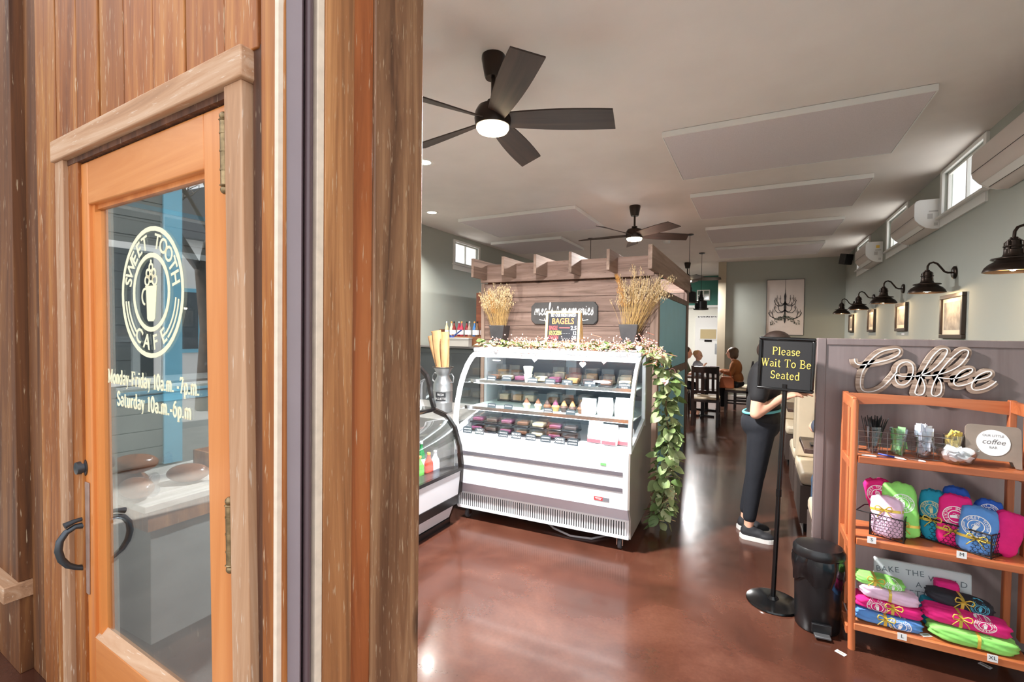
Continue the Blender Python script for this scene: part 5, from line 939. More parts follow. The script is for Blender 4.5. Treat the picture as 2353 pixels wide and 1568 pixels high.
# ------------------------------------------------------------------ folding wooden shelf
SF, SB, SL, SR = 2.765, 3.08, .425, 1.075
sh = thing('wooden_shelf', 'folding orange brown wooden shelf against the dark partition', 'shelf', (0, 0, 0))
Z1, Z2, Z3 = .945, .55, .135
for s, x in ((-1, SL), (1, SR)):
    MB().tube([(x-s*0+.012*(-s), SF+.018, 0), (x, SF+.018, .6), (x, SF+.018, 1.19), (x, SF+.018, 1.215)], [.0155, .0155, .0155, .009], 14).build('front_stile', shelf_wood_z, sh, smooth=50)
    MB().box(x-.014, x+.014, SB-.03, SB, 0, 1.225).build('back_stile', shelf_wood_z, sh, bevel=.004)
    MB().box(x-.011, x+.011, SF+.03, SB-.031, 1.165, 1.222).build('side_top_rail', shelf_wood, sh, bevel=.004)
    MB().box(x-.008, x+.008, SF+.13, SF+.17, .16, 1.164).build('side_slat', shelf_wood_z, sh, bevel=.003)
    for z in (Z1, Z2, Z3): MB().box(x-.011, x+.011, SF+.032, SB-.031, z-.075, z-.034).build('side_rail', shelf_wood, sh, bevel=.003)
for z in (Z1, Z2, Z3):
    MB().box(SL+.017, SR-.017, SF+.0, SF+.022, z-.033, z).build('shelf_lip', shelf_wood, sh, bevel=.003); MB().box(SL+.012, SR-.012, SF+.0225, SB-.032, z-.02, z-.001).build('shelf_board', shelf_wood, sh)
tr = MB(); n = 14; vs = []
for i in range(n+1):
    t = i/n; x = SL+.014+(SR-SL-.028)*t; zl = 1.155+.022*math.sin(math.pi*t); vs += [(x, SB-.028, zl), (x, SB-.008, zl), (x, SB-.008, 1.218), (x, SB-.028, 1.218)]
tr.add(vs, [(0, 1, 2, 3), (4*n+3, 4*n+2, 4*n+1, 4*n)]+[(4*i+k, 4*i+4+k, 4*i+4+(k+1) % 4, 4*i+(k+1) % 4) for i in range(n) for k in range(4)]); tr.build('arched_rail', shelf_wood, sh)
# size tickets on the shelf edges
for (x, y, z, tx, lb) in ((2003, 1241, Z2, 'S', 'white ticket marked S on the middle shelf edge'), (2210, 1275, Z2, 'M', 'white ticket marked M on the middle shelf edge'), (2073, 1463, Z3, 'L', 'white ticket marked L on the bottom shelf edge'), (2281, 1513, Z3, 'XL', 'white ticket marked XL on the bottom shelf edge')):
    p = PY(x, y, SF-.002); r = thing('size_ticket', lb, 'ticket', (p.x, SF-.001, p.z), group='size tickets on the shelf edges'); MB().box(-.017, .017, -.0015, 0, -.017, .014).build('card', paper_m, r); t = text_mb(tx, .022, ext=.0002); link('lettering', MB().add(t.v, t.f, FRONT(0, -.0018, 0)).mesh(), ink_m, r)
# ------------------------------------------------------------------ top shelf: condiments
wire_s = mat('steel_wire', srgb(150, 150, 152), .3, .9); wire_b = mat('black_wire', srgb(34, 32, 34), .4, .5)
rkA, rkB = PZ(1976, 1034, Z1), PZ(2142, 1047, Z1); rx0, rx1, ry0, ry1 = .452, rkB.x+.03, SF+.085, SF+.175
rk = thing('wire_rack', 'long steel wire basket with condiment cups on the top shelf', 'basket', ((rx0+rx1)/2, (ry0+ry1)/2, Z1)); hw, hd, hh = (rx1-rx0)/2, .05, .108
def wire_box(par, hw, hd, hh, nx, ny, nz, r, m_, nm='wire_grid'):
    for k in range(nz+1):
        z = .002+hh*k/nz; MB().tube([(-hw, -hd, z), (hw, -hd, z), (hw, hd, z), (-hw, hd, z)], r*(1.5 if k in (0, nz) else 1), 5, closed=True).build('ring_wire', m_, par)
    g = MB()
    for i in range(nx+1):
        x = -hw+2*hw*i/nx
        for y in (-hd, hd): g.tube([(x, y, .002), (x, y, hh)], r, 4)
        g.tube([(x, -hd, .002), (x, hd, .002)], r, 4)
    for j in range(1, ny):
        y = -hd+2*hd*j/ny
        for x in (-hw, hw): g.tube([(x, y, .002), (x, y, hh)], r, 4)
    tag(g.build(nm, m_, par), kind='stuff')
wire_box(rk, hw, hd, hh, 6, 2, 4, .0012, wire_s)
MB().tube([(hw, -.02, hh), (hw+.03, -.02, hh+.03), (hw+.04, 0, hh+.02), (hw+.03, .02, hh), (hw+.05, .02, hh-.06)], .0016, 5).build('hook_handle', wire_s, rk)
def cup(px, m_, lb, kind, h=.125, rad=.038):
    p = PZ(px, 1032+(px-1990)*.06, Z1); x = p.x+.006; r = thing('condiment_cup', lb, 'cup', (x, (ry0+ry1)/2, Z1+.005), group='cups in the wire rack'); pr = random.Random(px)
    MB().lathe([(rad*.72, 0), (rad, h), (rad-.002, h), (rad*.7, .004), (0, .004)], 20).build('glass', clear_plastic, r, smooth=40)
    g = MB()
    for k in range(26 if kind != 'stick' else 60):
        if kind == 'stick':
            a = pr.uniform(0, 6.28); q = pr.uniform(0, .02); tx, ty = pr.gauss(.012, .022), pr.gauss(0, .018); g.tube([(q*math.cos(a), q*math.sin(a), .006), (q*math.cos(a)+tx, q*math.sin(a)+ty, h+pr.uniform(.02, .05))], .0018, 4)
        else:
            z = .012+(h*(1.05 if kind == 'tall' else .82))*pr.random(); q = rad*.55*pr.random()**.5; a = pr.uniform(0, 6.28); g.box(-.015, .015, -.0015, .0015, -.02, .02, T(q*math.cos(a), q*math.sin(a), z) @ RZ(pr.uniform(0, 3)) @ RX(pr.gauss(0, .35)))
    tag(g.build('contents', m_, r), kind='stuff')
cup(1996, mat('black_stirrers', srgb(28, 28, 30), .5), 'cup of black stirrers at the left end of the wire rack', 'stick'); cup(2048, mat('green_packets', srgb(150, 214, 140), .6, noise=.15, nscale=70), 'cup of green sweetener packets in the wire rack', 'pk'); cup(2101, mat('white_packets', srgb(226, 230, 240), .6, noise=.1, nscale=70), 'cup of white sugar packets in the wire rack', 'tall', .125); cup(2160, mat('yellow_packets', srgb(234, 206, 110), .6, noise=.15, nscale=70), 'cup of yellow sweetener packets in the wire rack', 'tall', .115)
p = PZ(2182, 1056, Z1); bwl = thing('glass_bowl', 'clear round bowl of creamer pods on the top shelf', 'bowl', (p.x, SF+.078, Z1)); bwl.scale = (1.45, 1.45, 1.3)
MB().lathe([(.026, 0), (.04, .008), (.052, .04), (.054, .055), (.052, .055), (.049, .04), (.038, .012), (0, .006)], 26).build('glass', clear_plastic, bwl, smooth=40)
pr = random.Random(9); pod = MB().lathe([(.0, 0), (.011, 0), (.0145, .016), (.016, .017), (.016, .019), (0, .019)], 12).mesh('creamer_pod', 40); pod.materials.append(paper_m)
for k in range(16):
    a = k*2.4; q = .03*math.sqrt((k % 8)/8); link('creamer_pod', pod, None, bwl, T(q*math.cos(a), q*math.sin(a), .012+.018*(k//8)+pr.uniform(0, .008)) @ RX(pr.gauss(0, .6)) @ RY(pr.gauss(0, .6)))
# little easel sign
p = PZ(2268, 1068, Z1); ez = thing('coffee_bar_sign', 'small taupe easel sign with white disc reading our little coffee bar', 'sign', (p.x+.01, SF+.09, Z1), R(-6)); ez.scale = (1.2, 1.2, 1.25); tp = mat('taupe_board', srgb(140, 126, 114), .7, noise=.08, nscale=20)
bp = [(-.075, 0), (-.06, 0), (-.05, .022), (.05, .022), (.06, 0), (.075, 0), (.075, .12)]+arc(.06, .13, .015, .015, 0, 90, 4)+arc(-.06, .13, .015, .015, 90, 180, 4)
MB().prism(bp, 0, .008, RX(R(90-10))).build('front_board', tp, ez); MB().prism(bp, 0, .008, T(0, .055, 0) @ RX(R(90+12))).build('rear_board', tp, ez)
MB().prism(arc(0, .083, .046, .046, 0, 352, 44)[:-1], .008, .0095, RX(R(80))).build('white_disc', paper_m, ez)
for body, zf, sz, sh_ in (('OUR LITTLE', .108, .011, 0), ('coffee', .086, .026, .3), ('BAR', .066, .012, 0)): t = text_mb(body, sz, ext=.0002, shear=sh_); link('lettering', MB().add(t.v, t.f, RX(R(80)) @ T(0, zf, .0098)).mesh(), mat('grey_ink_%s' % body[:3], srgb(110, 108, 108), .7), ez)
for (x, y, x2, y2, m1, m2, lb) in ((1980, 1046, 2015, 1050, paper_m, paper_m, 'white pen at the left of the top shelf'), (2018, 1043, 2086, 1060, mat('pen_blue', srgb(52, 68, 170), .4), mat('pen_white', srgb(230, 232, 240), .4), 'blue and white pen lying on the top shelf'), (2086, 1055, 2128, 1062, clear_plastic, paper_m, 'clear capped pen at the middle of the top shelf')):
    a, b2 = PZ(x, y, Z1+.004), PZ(x2, y2, Z1+.004); a.y = max(a.y, SF+.01); b2.y = max(b2.y, SF+.01); r = thing('pen', lb, 'pen', (a.x, a.y, Z1+.0045), group='pens on the top shelf'); v = b2-a; MB().tube([(0, 0, 0), v*.6], .0042, 8).build('barrel', m1, r, smooth=60); MB().tube([v*.602, v*.92, v], [.0044, .0042, .001], 8).build('cap', m2, r, smooth=60)
# ------------------------------------------------------------------ T-shirts
SN = 4.6
def super_mesh(a, b, c, seed=0, wr=.02, nu=44, nv=26):
    pr = random.Random(seed); f1, f2, f3 = pr.uniform(0, 6), pr.uniform(0, 6), pr.uniform(0, 6); mb = MB(); vs = []
    def pt(d):
        r = (abs(d.x)**SN+abs(d.y)**SN+abs(d.z)**SN)**(-1/SN); w_ = 1+wr*(math.sin(9*d.x+f1)+math.sin(11*d.z+7*d.x+f2)+math.sin(13*d.y+5*d.z+f3)+.7*math.sin(23*d.x+9*d.z+f2)+.5*math.sin(31*d.z-17*d.x+f1)); return (a*d.x*r*w_, b*d.y*r*w_, c*d.z*r*w_)
    vs.append(pt(Vector((0, 0, -1))))
    for j in range(1, nv):
        v = -math.pi/2+math.pi*j/nv
        for i in range(nu): u = 2*math.pi*i/nu; vs.append(pt(Vector((math.cos(v)*math.cos(u), math.cos(v)*math.sin(u), math.sin(v)))))
    vs.append(pt(Vector((0, 0, 1)))); Lx = len(vs)-1; fs = []
    for i in range(nu):
        j = (i+1) % nu; fs += [(0, 1+j, 1+i), (Lx, 1+(nv-2)*nu+i, 1+(nv-2)*nu+j)]+[(1+k*nu+i, 1+k*nu+j, 1+(k+1)*nu+j, 1+(k+1)*nu+i) for k in range(nv-2)]
    return mb.add(vs, fs)
TS = {k: mat('cotton_'+k, c, .85, noise=.06, nscale=30, bump=.15, bscale=60) for k, c in dict(pink=srgb(226, 32, 126), lime=srgb(146, 224, 112), blush=srgb(232, 196, 222), teal=srgb(28, 160, 190), royal=srgb(40, 92, 190), sky=srgb(92, 146, 214), lilac=srgb(196, 186, 210), black=srgb(44, 44, 52), turq=srgb(24, 140, 170)).items()}
gold_rib = mat('gold_ribbon', srgb(226, 196, 84), .35, .3)
def shirt(loc, dims, rot, colr, label, logo=None, band=None, bow=True, seed=0, logom=None):
    a, b, c = dims
    if c > .07: a, c, logo = a*1.17, c*1.06, (logo and (logo[0], logo[1], logo[2]*1.15, logo[3], logo[4]))
    r = thing('folded_shirt', label, 'T-shirt', loc, group='T-shirts tied with gold ribbon'); r.rotation_euler = rot
    s_ = super_mesh(a, b, c, seed).build('fabric', TS[colr], r, smooth=180)
    if logo:
        lx, lz, lr, ang, sx = logo; E_ = EMB_S; vs = []
        for v in E_.v:
            q = RZ(R(ang)) @ Vector(v); x, z = lx+q.x*lr*sx, lz+q.y*lr; k = max(.0, 1-abs(x/a)**SN-abs(z/c)**SN); y = -b*k**(1/SN)*1.03-.0018-v[2]*lr*.3; vs.append((x, y, z))
        link('print', MB().add(vs, E_.f).mesh(), logom or white_ink, s_)
    if band is not None:
        ax, pos = band; n = 28; vs = []
        for i in range(n):
            u = 2*math.pi*i/n; e = (abs(math.cos(u))**SN+abs(math.sin(u))**SN)**(-1/SN)*1.04
            for w_ in (-.006, .006):
                if ax == 'x': k = max(.05, 1-abs(pos/a)**SN)**(1/SN); vs.append((pos+w_, b*k*math.cos(u)*e, c*k*math.sin(u)*e))
                else: k = max(.05, 1-abs(pos/c)**SN)**(1/SN); vs.append((a*k*math.cos(u)*e, b*k*math.sin(u)*e, pos+w_))
        MB().add(vs, [(2*i, 2*((i+1) % n), 2*((i+1) % n)+1, 2*i+1) for i in range(n)]).build('ribbon', gold_rib, r, smooth=180)
        if bow:
            g = MB(); by = -b*1.06; bz = pos if ax == 'z' else c*.6
            for sg in (-1, 1): g.tube([(0 if ax == 'z' else pos, by, bz)]+[((0 if ax == 'z' else pos)+sg*(.004+.03*math.sin(R(t))), by-.006-.008*math.sin(R(t)), bz+.012*math.sin(R(2*t))+.008) for t in range(30, 180, 30)]+[(0 if ax == 'z' else pos, by, bz)], .0028, 5); g.tube([(0 if ax == 'z' else pos, by, bz), ((0 if ax == 'z' else pos)+sg*.02, by-.004, bz-.02), ((0 if ax == 'z' else pos)+sg*.03, by-.003, bz-.035)], .0022, 4)
            g.build('bow', gold_rib, r, smooth=180)
    return r
def hexwire(par, p0, p1, h, r=.0011, cell=.017):
    """chicken wire wall from p0 to p1 (local xy), height h, joined: far too small to pick apart"""
    L_ = (Vector(p1)-Vector(p0)).length; ux = (Vector(p1)-Vector(p0))/L_; g = MB(); nx = max(1, round(L_/cell)); nz = max(1, round(h/(cell*.86))); cw_ = L_/nx; rz_ = h/nz
    def Q(x, z): x = min(max(x, 0), L_); z = min(max(z, 0), h); return (p0[0]+ux.x*x, p0[1]+ux.y*x, z+.003)
    for j in range(nz):
        for i in range(nx+1):
            x = i*cw_+(cw_/2 if j % 2 else 0)
            if x > L_+1e-6: continue
            z = j*rz_; g.tube([Q(x, z), Q(x, z+rz_*.6)], r, 3); g.tube([Q(x, z+rz_*.6), Q(x+cw_/2, z+rz_)], r, 3); g.tube([Q(x, z+rz_*.6), Q(x-cw_/2, z+rz_)], r, 3)
    tag(g.build('chicken_wire', wire_b, par), kind='stuff')
def crate(cs, h, label, base):
    r = thing('wire_basket', label, 'basket', (base.x, base.y, Z2), group='black chicken wire baskets'); q = [(c.x-base.x, c.y-base.y) for c in cs]
    MB().tube([(x, y, .003) for x, y in q], .0028, 6, closed=True).build('bottom_ring', wire_b, r); MB().tube([(x, y, h) for x, y in q], .0034, 6, closed=True).build('top_ring', wire_b, r)
    for x, y in q: MB().tube([(x, y, 0), (x, y, h)], .003, 6).build('corner_wire', wire_b, r)
    for i in range(4): hexwire(r, q[i], q[(i+1) % 4], h-.004)
    return r
a = PZ(1998, 1228, Z2); b2 = PZ(2076, 1250, Z2); a.y = max(a.y, SF+.012); b2.y = max(b2.y, SF+.006); d = Vector((.05, .15, 0)); cA = [a, b2, b2+d, a+d]; baseA = (a+b2+d)/2+Vector((0, 0, 0)); baseA = (cA[0]+cA[2])/2
b0 = crate(cA, .105, 'small black chicken wire basket of T-shirts on the middle shelf', baseA)
MB().tube([(x-.006, y, .105) for x, y in [(cA[0].x-baseA.x, cA[0].y-baseA.y), (cA[0].x-baseA.x-.045, cA[0].y-baseA.y+.02), (cA[3].x-baseA.x-.045, cA[3].y-baseA.y-.02), (cA[3].x-baseA.x, cA[3].y-baseA.y)]], .003, 6).build('handle', wire_b, b0)
b2 = PZ(2277, 1286, Z2); b2.y = max(b2.y, SF+.006); a = Vector((b2.x-.215, b2.y+.14, Z2)); d = Vector((.085, .10, 0)); cB = [a, b2, b2+d, a+d]; baseB = (cB[0]+cB[2])/2
b1 = crate(cB, .105, 'large black chicken wire basket of T-shirts on the middle shelf', baseB)
def fr(c, u, v): return c[0]+(c[1]-c[0])*u+(c[3]-c[0])*v
def inb(c, u, v, z): p = fr(c, u, v); return (p.x, p.y, z)
angB = math.atan2((cB[1]-cB[0]).y, (cB[1]-cB[0]).x); angA = math.atan2((cA[1]-cA[0]).y, (cA[1]-cA[0]).x)
shirt(inb(cA, .46, .3, Z2+.095), (.052, .032, .09), (R(-8), R(-6), angA), 'blush', 'blush pink shirt at the front of the small basket', None, ('z', .03), seed=1)
shirt(inb(cA, .25, .78, Z2+.13), (.05, .028, .115), (R(-6), R(-18), angA+.1), 'pink', 'hot pink shirt leaning at the back of the small basket', (.0, .045, .042, 10, 1), None, seed=2)
shirt(inb(cA, .8, .68, Z2+.125), (.055, .03, .12), (R(-8), R(-8), angA+.1), 'lime', 'lime green shirt standing in the small basket', (.016, .035, .038, 10, 1), ('z', -.07), seed=3)
shirt(inb(cA, .5, .2, Z2+.03), (.055, .02, .022), (0, R(12), angA), 'pink', 'hot pink shirt folded low in the small basket', None, None, seed=4) if False else None
shirt(inb(cB, .14, .3, Z2+.115), (.042, .034, .11), (R(-5), R(-3), angB+.25), 'turq', 'turquoise shirt at the left of the large basket', (-.004, .03, .035, 5, 1), ('z', -.02), seed=5, logom=mat('pale_gold_print', srgb(200, 196, 150), .7))
shirt(inb(cB, .3, .9, Z2+.125), (.045, .03, .12), (0, R(4), angB+.3), 'royal', 'royal blue shirt behind the turquoise one', None, None, seed=6)
shirt(inb(cB, .43, .34, Z2+.115), (.05, .034, .11), (R(-5), R(3), angB+.3), 'pink', 'hot pink shirt with white emblem in the middle of the large basket', (.004, .025, .04, -75, 1), ('z', -.045), seed=7)
shirt(inb(cB, .74, .34, Z2+.1), (.054, .036, .098), (R(-5), R(6), angB+.35), 'sky', 'sky blue shirt with white emblem in the large basket', (-.008, .02, .042, -20, 1), ('z', -.035), seed=8)
shirt(inb(cB, .68, .98, Z2+.12), (.04, .026, .1), (0, R(16), angB+.4), 'royal', 'royal blue shirt behind the sky blue one', (0, .06, .03, 20, 1), None, seed=9)
shirt(inb(cB, 1.0, .82, Z2+.1), (.045, .034, .09), (R(-4), R(14), angB+.5), 'pink', 'hot pink shirt at the right end of the large basket', None, None, seed=10)
# bottom shelf: sign and stacks
p0b, p1b = PY(2006, 1335, SB-.05), PY(2231, 1360, SB-.05); zt = PY(2110, 1298, SB-.05).z
bk = thing('bake_sign', 'white board reading BAKE THE WORLD A BETTER PLACE leaning at the back', 'sign', ((p0b.x+p1b.x)/2, SB-.068, Z3), R(0)); bwid = (p1b.x-p0b.x)/2; bh = min(zt-Z3, .26)
MB().box(-bwid, bwid, -.012, .012, 0, bh, RX(R(-5))).build('board', mat('whitewash_board', srgb(214, 222, 224), .7, noise=.05, nscale=8), bk, bevel=.006)
gi = mat('grey_letters', srgb(112, 124, 130), .7)
for i, (body, x, zf, sz) in enumerate((('BAKE', -.135, .80, .038), ('THE', -.025, .82, .038), ('WORLD', .1, .77, .038), ('A', -.01, .60, .036), ('BETTER', .0, .42, .04), ('PLACE', .0, .2, .045))):
    t = text_mb(body, sz, ext=.0004, space=1.1); link('lettering', MB().add(t.v, t.f, RX(R(-5)) @ FRONT(x, -.0128, bh*zf) @ RZ(R(6-7*(x+.1)*10*.4))).mesh(), gi, bk)
MB().ribbon([(.06, bh*.56), (.1, bh*.65)], .003, .001, RX(R(-5)) @ T(0, -.0125, 0) @ RX(R(90))).ribbon([(.06, bh*.65), (.1, bh*.56)], .003, .001, RX(R(-5)) @ T(0, -.0125, 0) @ RX(R(90))).build('rolling_pins', gi, bk)
sx0 = PZ(1965, 1440, Z3); lx = .572; yS = SF+.1
def lay(x, y, z, a, b, c, tilt, colr, label, **k): return shirt((x, y, z), (a, b, c), (0, R(tilt), k.pop('rz', 0)), colr, label, **k)
lay(lx+.005, yS-.02, Z3+.028, .132, .055, .026, 2, 'sky', 'sky blue shirt at the bottom of the left stack', logo=(.045, .0, .033, -10, 1.3), band=('x', -.01), seed=20)
lay(lx+.01, yS, Z3+.082, .130, .058, .027, 3, 'pink', 'hot pink shirt in the left stack above the sky blue one', logo=(-.045, .0, .034, 10, 1.2), band=('x', .015), seed=21)
lay(lx+.015, yS+.005, Z3+.138, .115, .058, .028, 4, 'blush', 'pale blush shirt near the top of the left stack', band=('x', .0), bow=False, seed=22)
lay(lx-.02, yS+.02, Z3+.186, .1, .05, .02, 3, 'lime', 'lime green shirt on top of the left stack', logo=(.05, -.002, .026, 0, 1.3), band=('x', -.02), seed=23)
rx_ = .875
lay(rx_+.012, yS-.02, Z3+.033, .150, .06, .031, 2, 'lime', 'lime green shirt at the bottom of the right stack', band=('x', .01), bow=False, seed=24)
lay(rx_-.005, yS-.005, Z3+.098, .148, .055, .031, 3, 'pink', 'rolled hot pink shirt on the right stack', logo=(.05, .012, .026, 0, 1.5), band=('x', -.03), seed=25)
lay(rx_-.01, yS+.06, Z3+.150, .118, .05, .026, 6, 'black', 'black shirt with blue emblem on top of the right stack', logo=(.06, .004, .028, 0, 1.2), band=('x', .0), seed=26, logom=mat('aqua_print', srgb(90, 190, 220), .6))
lay(rx_-.105, yS+.075, Z3+.06, .04, .07, .055, 6, 'turq', 'turquoise shirt tucked at the left of the right stack', seed=27); lay(rx_-.04, yS+.12, Z3+.185, .045, .028, .022, 0, 'pink', 'small crumpled hot pink shirt behind the black one', seed=28)
for (x, y, z, rot, lb) in ((2120, 1447, Z3, 30, 'loose paper ticket lying on the bottom shelf'), (1932, 1501, .0, -35, 'loose paper ticket on the floor by the shelf leg'), (2264, 1530, .0, -40, 'loose paper ticket on the floor under the shelf')):
    p = PZ(x, y, z+.001)
    if z > 0: p.y = SF+.05
    r = thing('paper_ticket', lb, 'ticket', (p.x, p.y, z+.0005), R(rot), 'loose paper tickets'); MB().box(-.022, .022, -.012, .012, 0, .0012).build('card', paper_m, r); MB().box(-.014, .014, -.004, .004, .00125, .0016).build('print', mat('ticket_ink%d' % x, srgb(150, 146, 120), .7), r)
# ------------------------------------------------------------------ waiting sign on its stand and the pedal bin
ss = thing('waiting_sign', 'black stand sign reading Please Wait To Be Seated', 'sign', (PZ(1776, 1385).x, PZ(1776, 1385).y, 0)); q = PY(1806, 838, ss.location.y)
MB().lathe([(0, 0), (.135, 0), (.138, .004), (.135, .012), (.1, .02), (.03, .026), (.02, .04), (0, .04)], 40).build('base', black_gloss, ss, smooth=40)
dx = q.x-ss.location.x; top = 1.225; MB().tube([(0, 0, .03), (dx*.45, 0, .62), (dx*.46, 0, .64), (dx*.94, 0, top)], [.0125, .0125, .0125, .0125], 16).build('pole', black_gloss, ss, smooth=60); MB().tube([(dx*.44, 0, .61), (dx*.46, 0, .65)], .0145, 16).build('pole_collar', black_metal, ss, smooth=60); MB().tube([(dx*.9, 0, top-.02), (dx*.95, 0, top+.02)], .017, 14).build('clamp', black_metal, ss, smooth=60)
SG = T(dx, 0, 1.357) @ RZ(R(-12)) @ RY(R(1.6)); hw, hh = .138, .15; f = .016
for (x0, x1, z0, z1) in ((-hw, hw, hh-f, hh), (-hw, hw, -hh, -hh+f), (-hw, -hw+f, -hh+f, hh-f), (hw-f, hw, -hh+f, hh-f)): MB().box(x0, x1, -.02, .02, z0, z1, SG).build('frame_bar', black_gloss, ss, bevel=.005)
MB().box(-hw+f, hw-f, -.012, .012, -hh+f, hh-f, SG).build('panel', mat('black_felt', srgb(26, 26, 28), .75), ss)
for i, ln in enumerate(('Please', 'Wait To Be', 'Seated')): t = serif_mb(ln, .044, .115, .95); link('lettering', MB().add(t.v, t.f, SG @ FRONT(0, -.0128, .072-.067*i)).mesh(), gold_letter, ss)
cn = thing('pedal_bin', 'black plastic pedal bin with a black liner beside the shelf', 'bin', (.307, 2.91, 0), R(6)); cn.scale = (.88, .88, .87); bp_ = mat('bin_plastic', srgb(24, 24, 26), .3); liner = mat('bin_liner', srgb(20, 20, 22), .15)
MB().lathe([(0, 0), (.105, 0), (.112, .01), (.118, .2), (.124, .42), (.118, .425), (0, .425)], 40, None, 1.02, .92).build('body', bp_, cn, smooth=40)
ln_ = MB(); n = 48; vs = []; pr = random.Random(8)
for j, (rr2, z) in enumerate(((.126, .44), (.132, .41), (.1345, .37), (.131, .33), (.127, .30))):
    for i in range(n): a = 2*math.pi*i/n; wv = .004*math.sin(5*a+j*.7)+.003*math.sin(11*a+j); zz0 = z-(0 if j < 3 else (.035*max(0, math.sin(2.5*a+1))+.02*math.sin(6*a))*(j-2)/2); vs.append(((rr2+wv)*1.02*math.cos(a), (rr2+wv)*.93*math.sin(a), zz0))
ln_.add(vs, [(j*n+i, j*n+(i+1) % n, (j+1)*n+(i+1) % n, (j+1)*n+i) for j in range(4) for i in range(n)]); ln_.build('liner', liner, cn, smooth=180)
MB().lathe([(.128, .435), (.131, .445), (.13, .475), (.118, .492), (.06, .5), (0, .502)], 40, None, 1.02, .92).build('lid', bp_, cn, smooth=40)
MB().box(-.04, .04, -.155, -.1, .012, .026).build('pedal', mat('pedal_metal', srgb(120, 120, 122), .3, .7), cn, bevel=.004); MB().box(-.05, .05, -.118, -.1, .02, .075).build('pedal_housing', bp_, cn, bevel=.004)
# ------------------------------------------------------------------ booths along the right wall
bench_base = mat('bench_base', srgb(84, 70, 64), .5)
def bench(y0, y1, back_y, facing, label, top=1.3):
    r = thing('booth_bench', label, 'bench', ((XR+.31)/2, (y0+y1)/2, 0), group='cream booth benches'); hw = (XR-.012-.31)/2; d = (y1-y0)/2
    MB().box(-hw, hw, -d, d, .08, .37).build('base', bench_base, r); MB().box(-hw+.03, hw-.03, -d+.05, d-.05, 0, .079).build('plinth', black_metal, r); MB().box(-hw, hw, -d, d, .371, .47).build('seat_cushion', cream_vinyl, r, bevel=.03)
    if back_y is not None:
        b0, b1 = sorted((back_y-(y0+y1)/2, back_y-(y0+y1)/2+.09*facing)); MB().box(-hw, hw, b0, b1, .0 if False else .472, top).build('back_cushion', cream_vinyl, r, bevel=.02)
        c0, c1 = b0-.008, b1+.008; MB().box(-hw, hw, c0, c1, top+.001, top+.16).build('wood_cap', dark_ply, r, bevel=.004)
    return r
bench(3.225, 3.66, None, 1, 'cream bench just behind the dark partition'); bench(4.22, 4.85, 4.76, 1, 'cream bench with tall back facing the entrance'); bench(5.05, 5.6, 5.05, 1, 'cream bench back to back with the tall one', 1.28)
bench(6.3, 6.9, 6.81, 1, 'cream bench of the second booth facing the entrance'); bench(7.1, 7.65, 7.1, 1, 'cream bench of the third booth nearest the entrance')
def booth_table(y0, y1, label):
    r = thing('booth_table', label, 'table', (.94, (y0+y1)/2, 0), group='dark booth tables'); d = (y1-y0)/2
    MB().box(-.645, .6, -d, d, .725, .76).build('table_top', table_wood, r, bevel=.005); MB().tube([(.1, 0, .02), (.1, 0, .724)], .035, 14).build('pedestal', black_metal, r); MB().box(-.2, .4, -.03, .03, 0, .03).build('foot', black_metal, r)
    return r
booth_table(3.72, 4.14, 'dark wood table of the first booth'); booth_table(5.65, 6.2, 'dark wood table of the second booth')
p = Vector((.4, 3.85, .761)); tc = thing('condiment_tray', 'small black tray of condiments on the first booth table', 'tray', p); MB().box(-.06, .06, -.05, .05, 0, .012).build('tray', black_metal, tc, bevel=.003); MB().lathe([(.02, .0125), (.022, .05), (.012, .06), (0, .062)], 14).build('shaker', chrome, tc, smooth=40)
# ------------------------------------------------------------------ dining chairs and tables at the back
def make_chair(label, loc, rz):
    r = thing('dining_chair', label, 'chair', loc, rz, 'dark wooden dining chairs')
    MB().box(-.21, .21, -.2, .21, .40, .44).build('seat_frame', dark_chair, r, bevel=.004); MB().box(-.205, .205, -.195, .2, .441, .485).build('seat_cushion', cream_vinyl, r, bevel=.015)
    for sx in (-1, 1):
        MB().box(sx*.19-.02, sx*.19+.02, -.2, -.16, 0, .399).build('leg', dark_chair, r); MB().add([(sx*.19-.02, .19, 0), (sx*.19+.02, .19, 0), (sx*.19+.02, .23, 0), (sx*.19-.02, .23, 0), (sx*.19-.02, .17, .45), (sx*.19+.02, .17, .45), (sx*.19+.02, .21, .45), (sx*.19-.02, .21, .45), (sx*.19-.02, .26, 1.0), (sx*.19+.02, .26, 1.0), (sx*.19+.02, .295, 1.0), (sx*.19-.02, .295, 1.0)], [(0, 3, 2, 1), (8, 9, 10, 11)]+[(a+i, a+(i+1) % 4, a+4+(i+1) % 4, a+4+i) for a in (0, 4) for i in range(4)]).build('back_leg', dark_chair, r)
        MB().box(sx*.19-.012, sx*.19+.012, -.16, .18, .18, .21).build('stretcher', dark_chair, r)
    MB().box(-.17, .17, -.018, .018, .0, .1, T(0, .262, .89) @ RX(R(-9))).build('top_rail', dark_chair, r, bevel=.003); MB().box(-.17, .17, -.012, .012, 0, .05, T(0, .215, .55) @ RX(R(-9))).build('lower_rail', dark_chair, r)
    for x in (-.12, -.04, .04, .12): MB().box(x-.022, x+.022, -.008, .008, 0, .3, T(0, .222, .6) @ RX(R(-9))).build('back_slat', dark_chair, r)
    return r
make_chair('dark dining chair holding the woman in the rust sweater', (-.34, 10.2, 0), R(-90)); make_chair('empty dark dining chair behind the rust sweater woman', (-.2, 10.72, 0), R(-90)); make_chair('dark dining chair nearest the teal wall with its back turned', (-.74, 8.52, 0), R(180)); make_chair('dark dining chair of the adult with the baby', (-1.32, 9.42, 0), R(90))
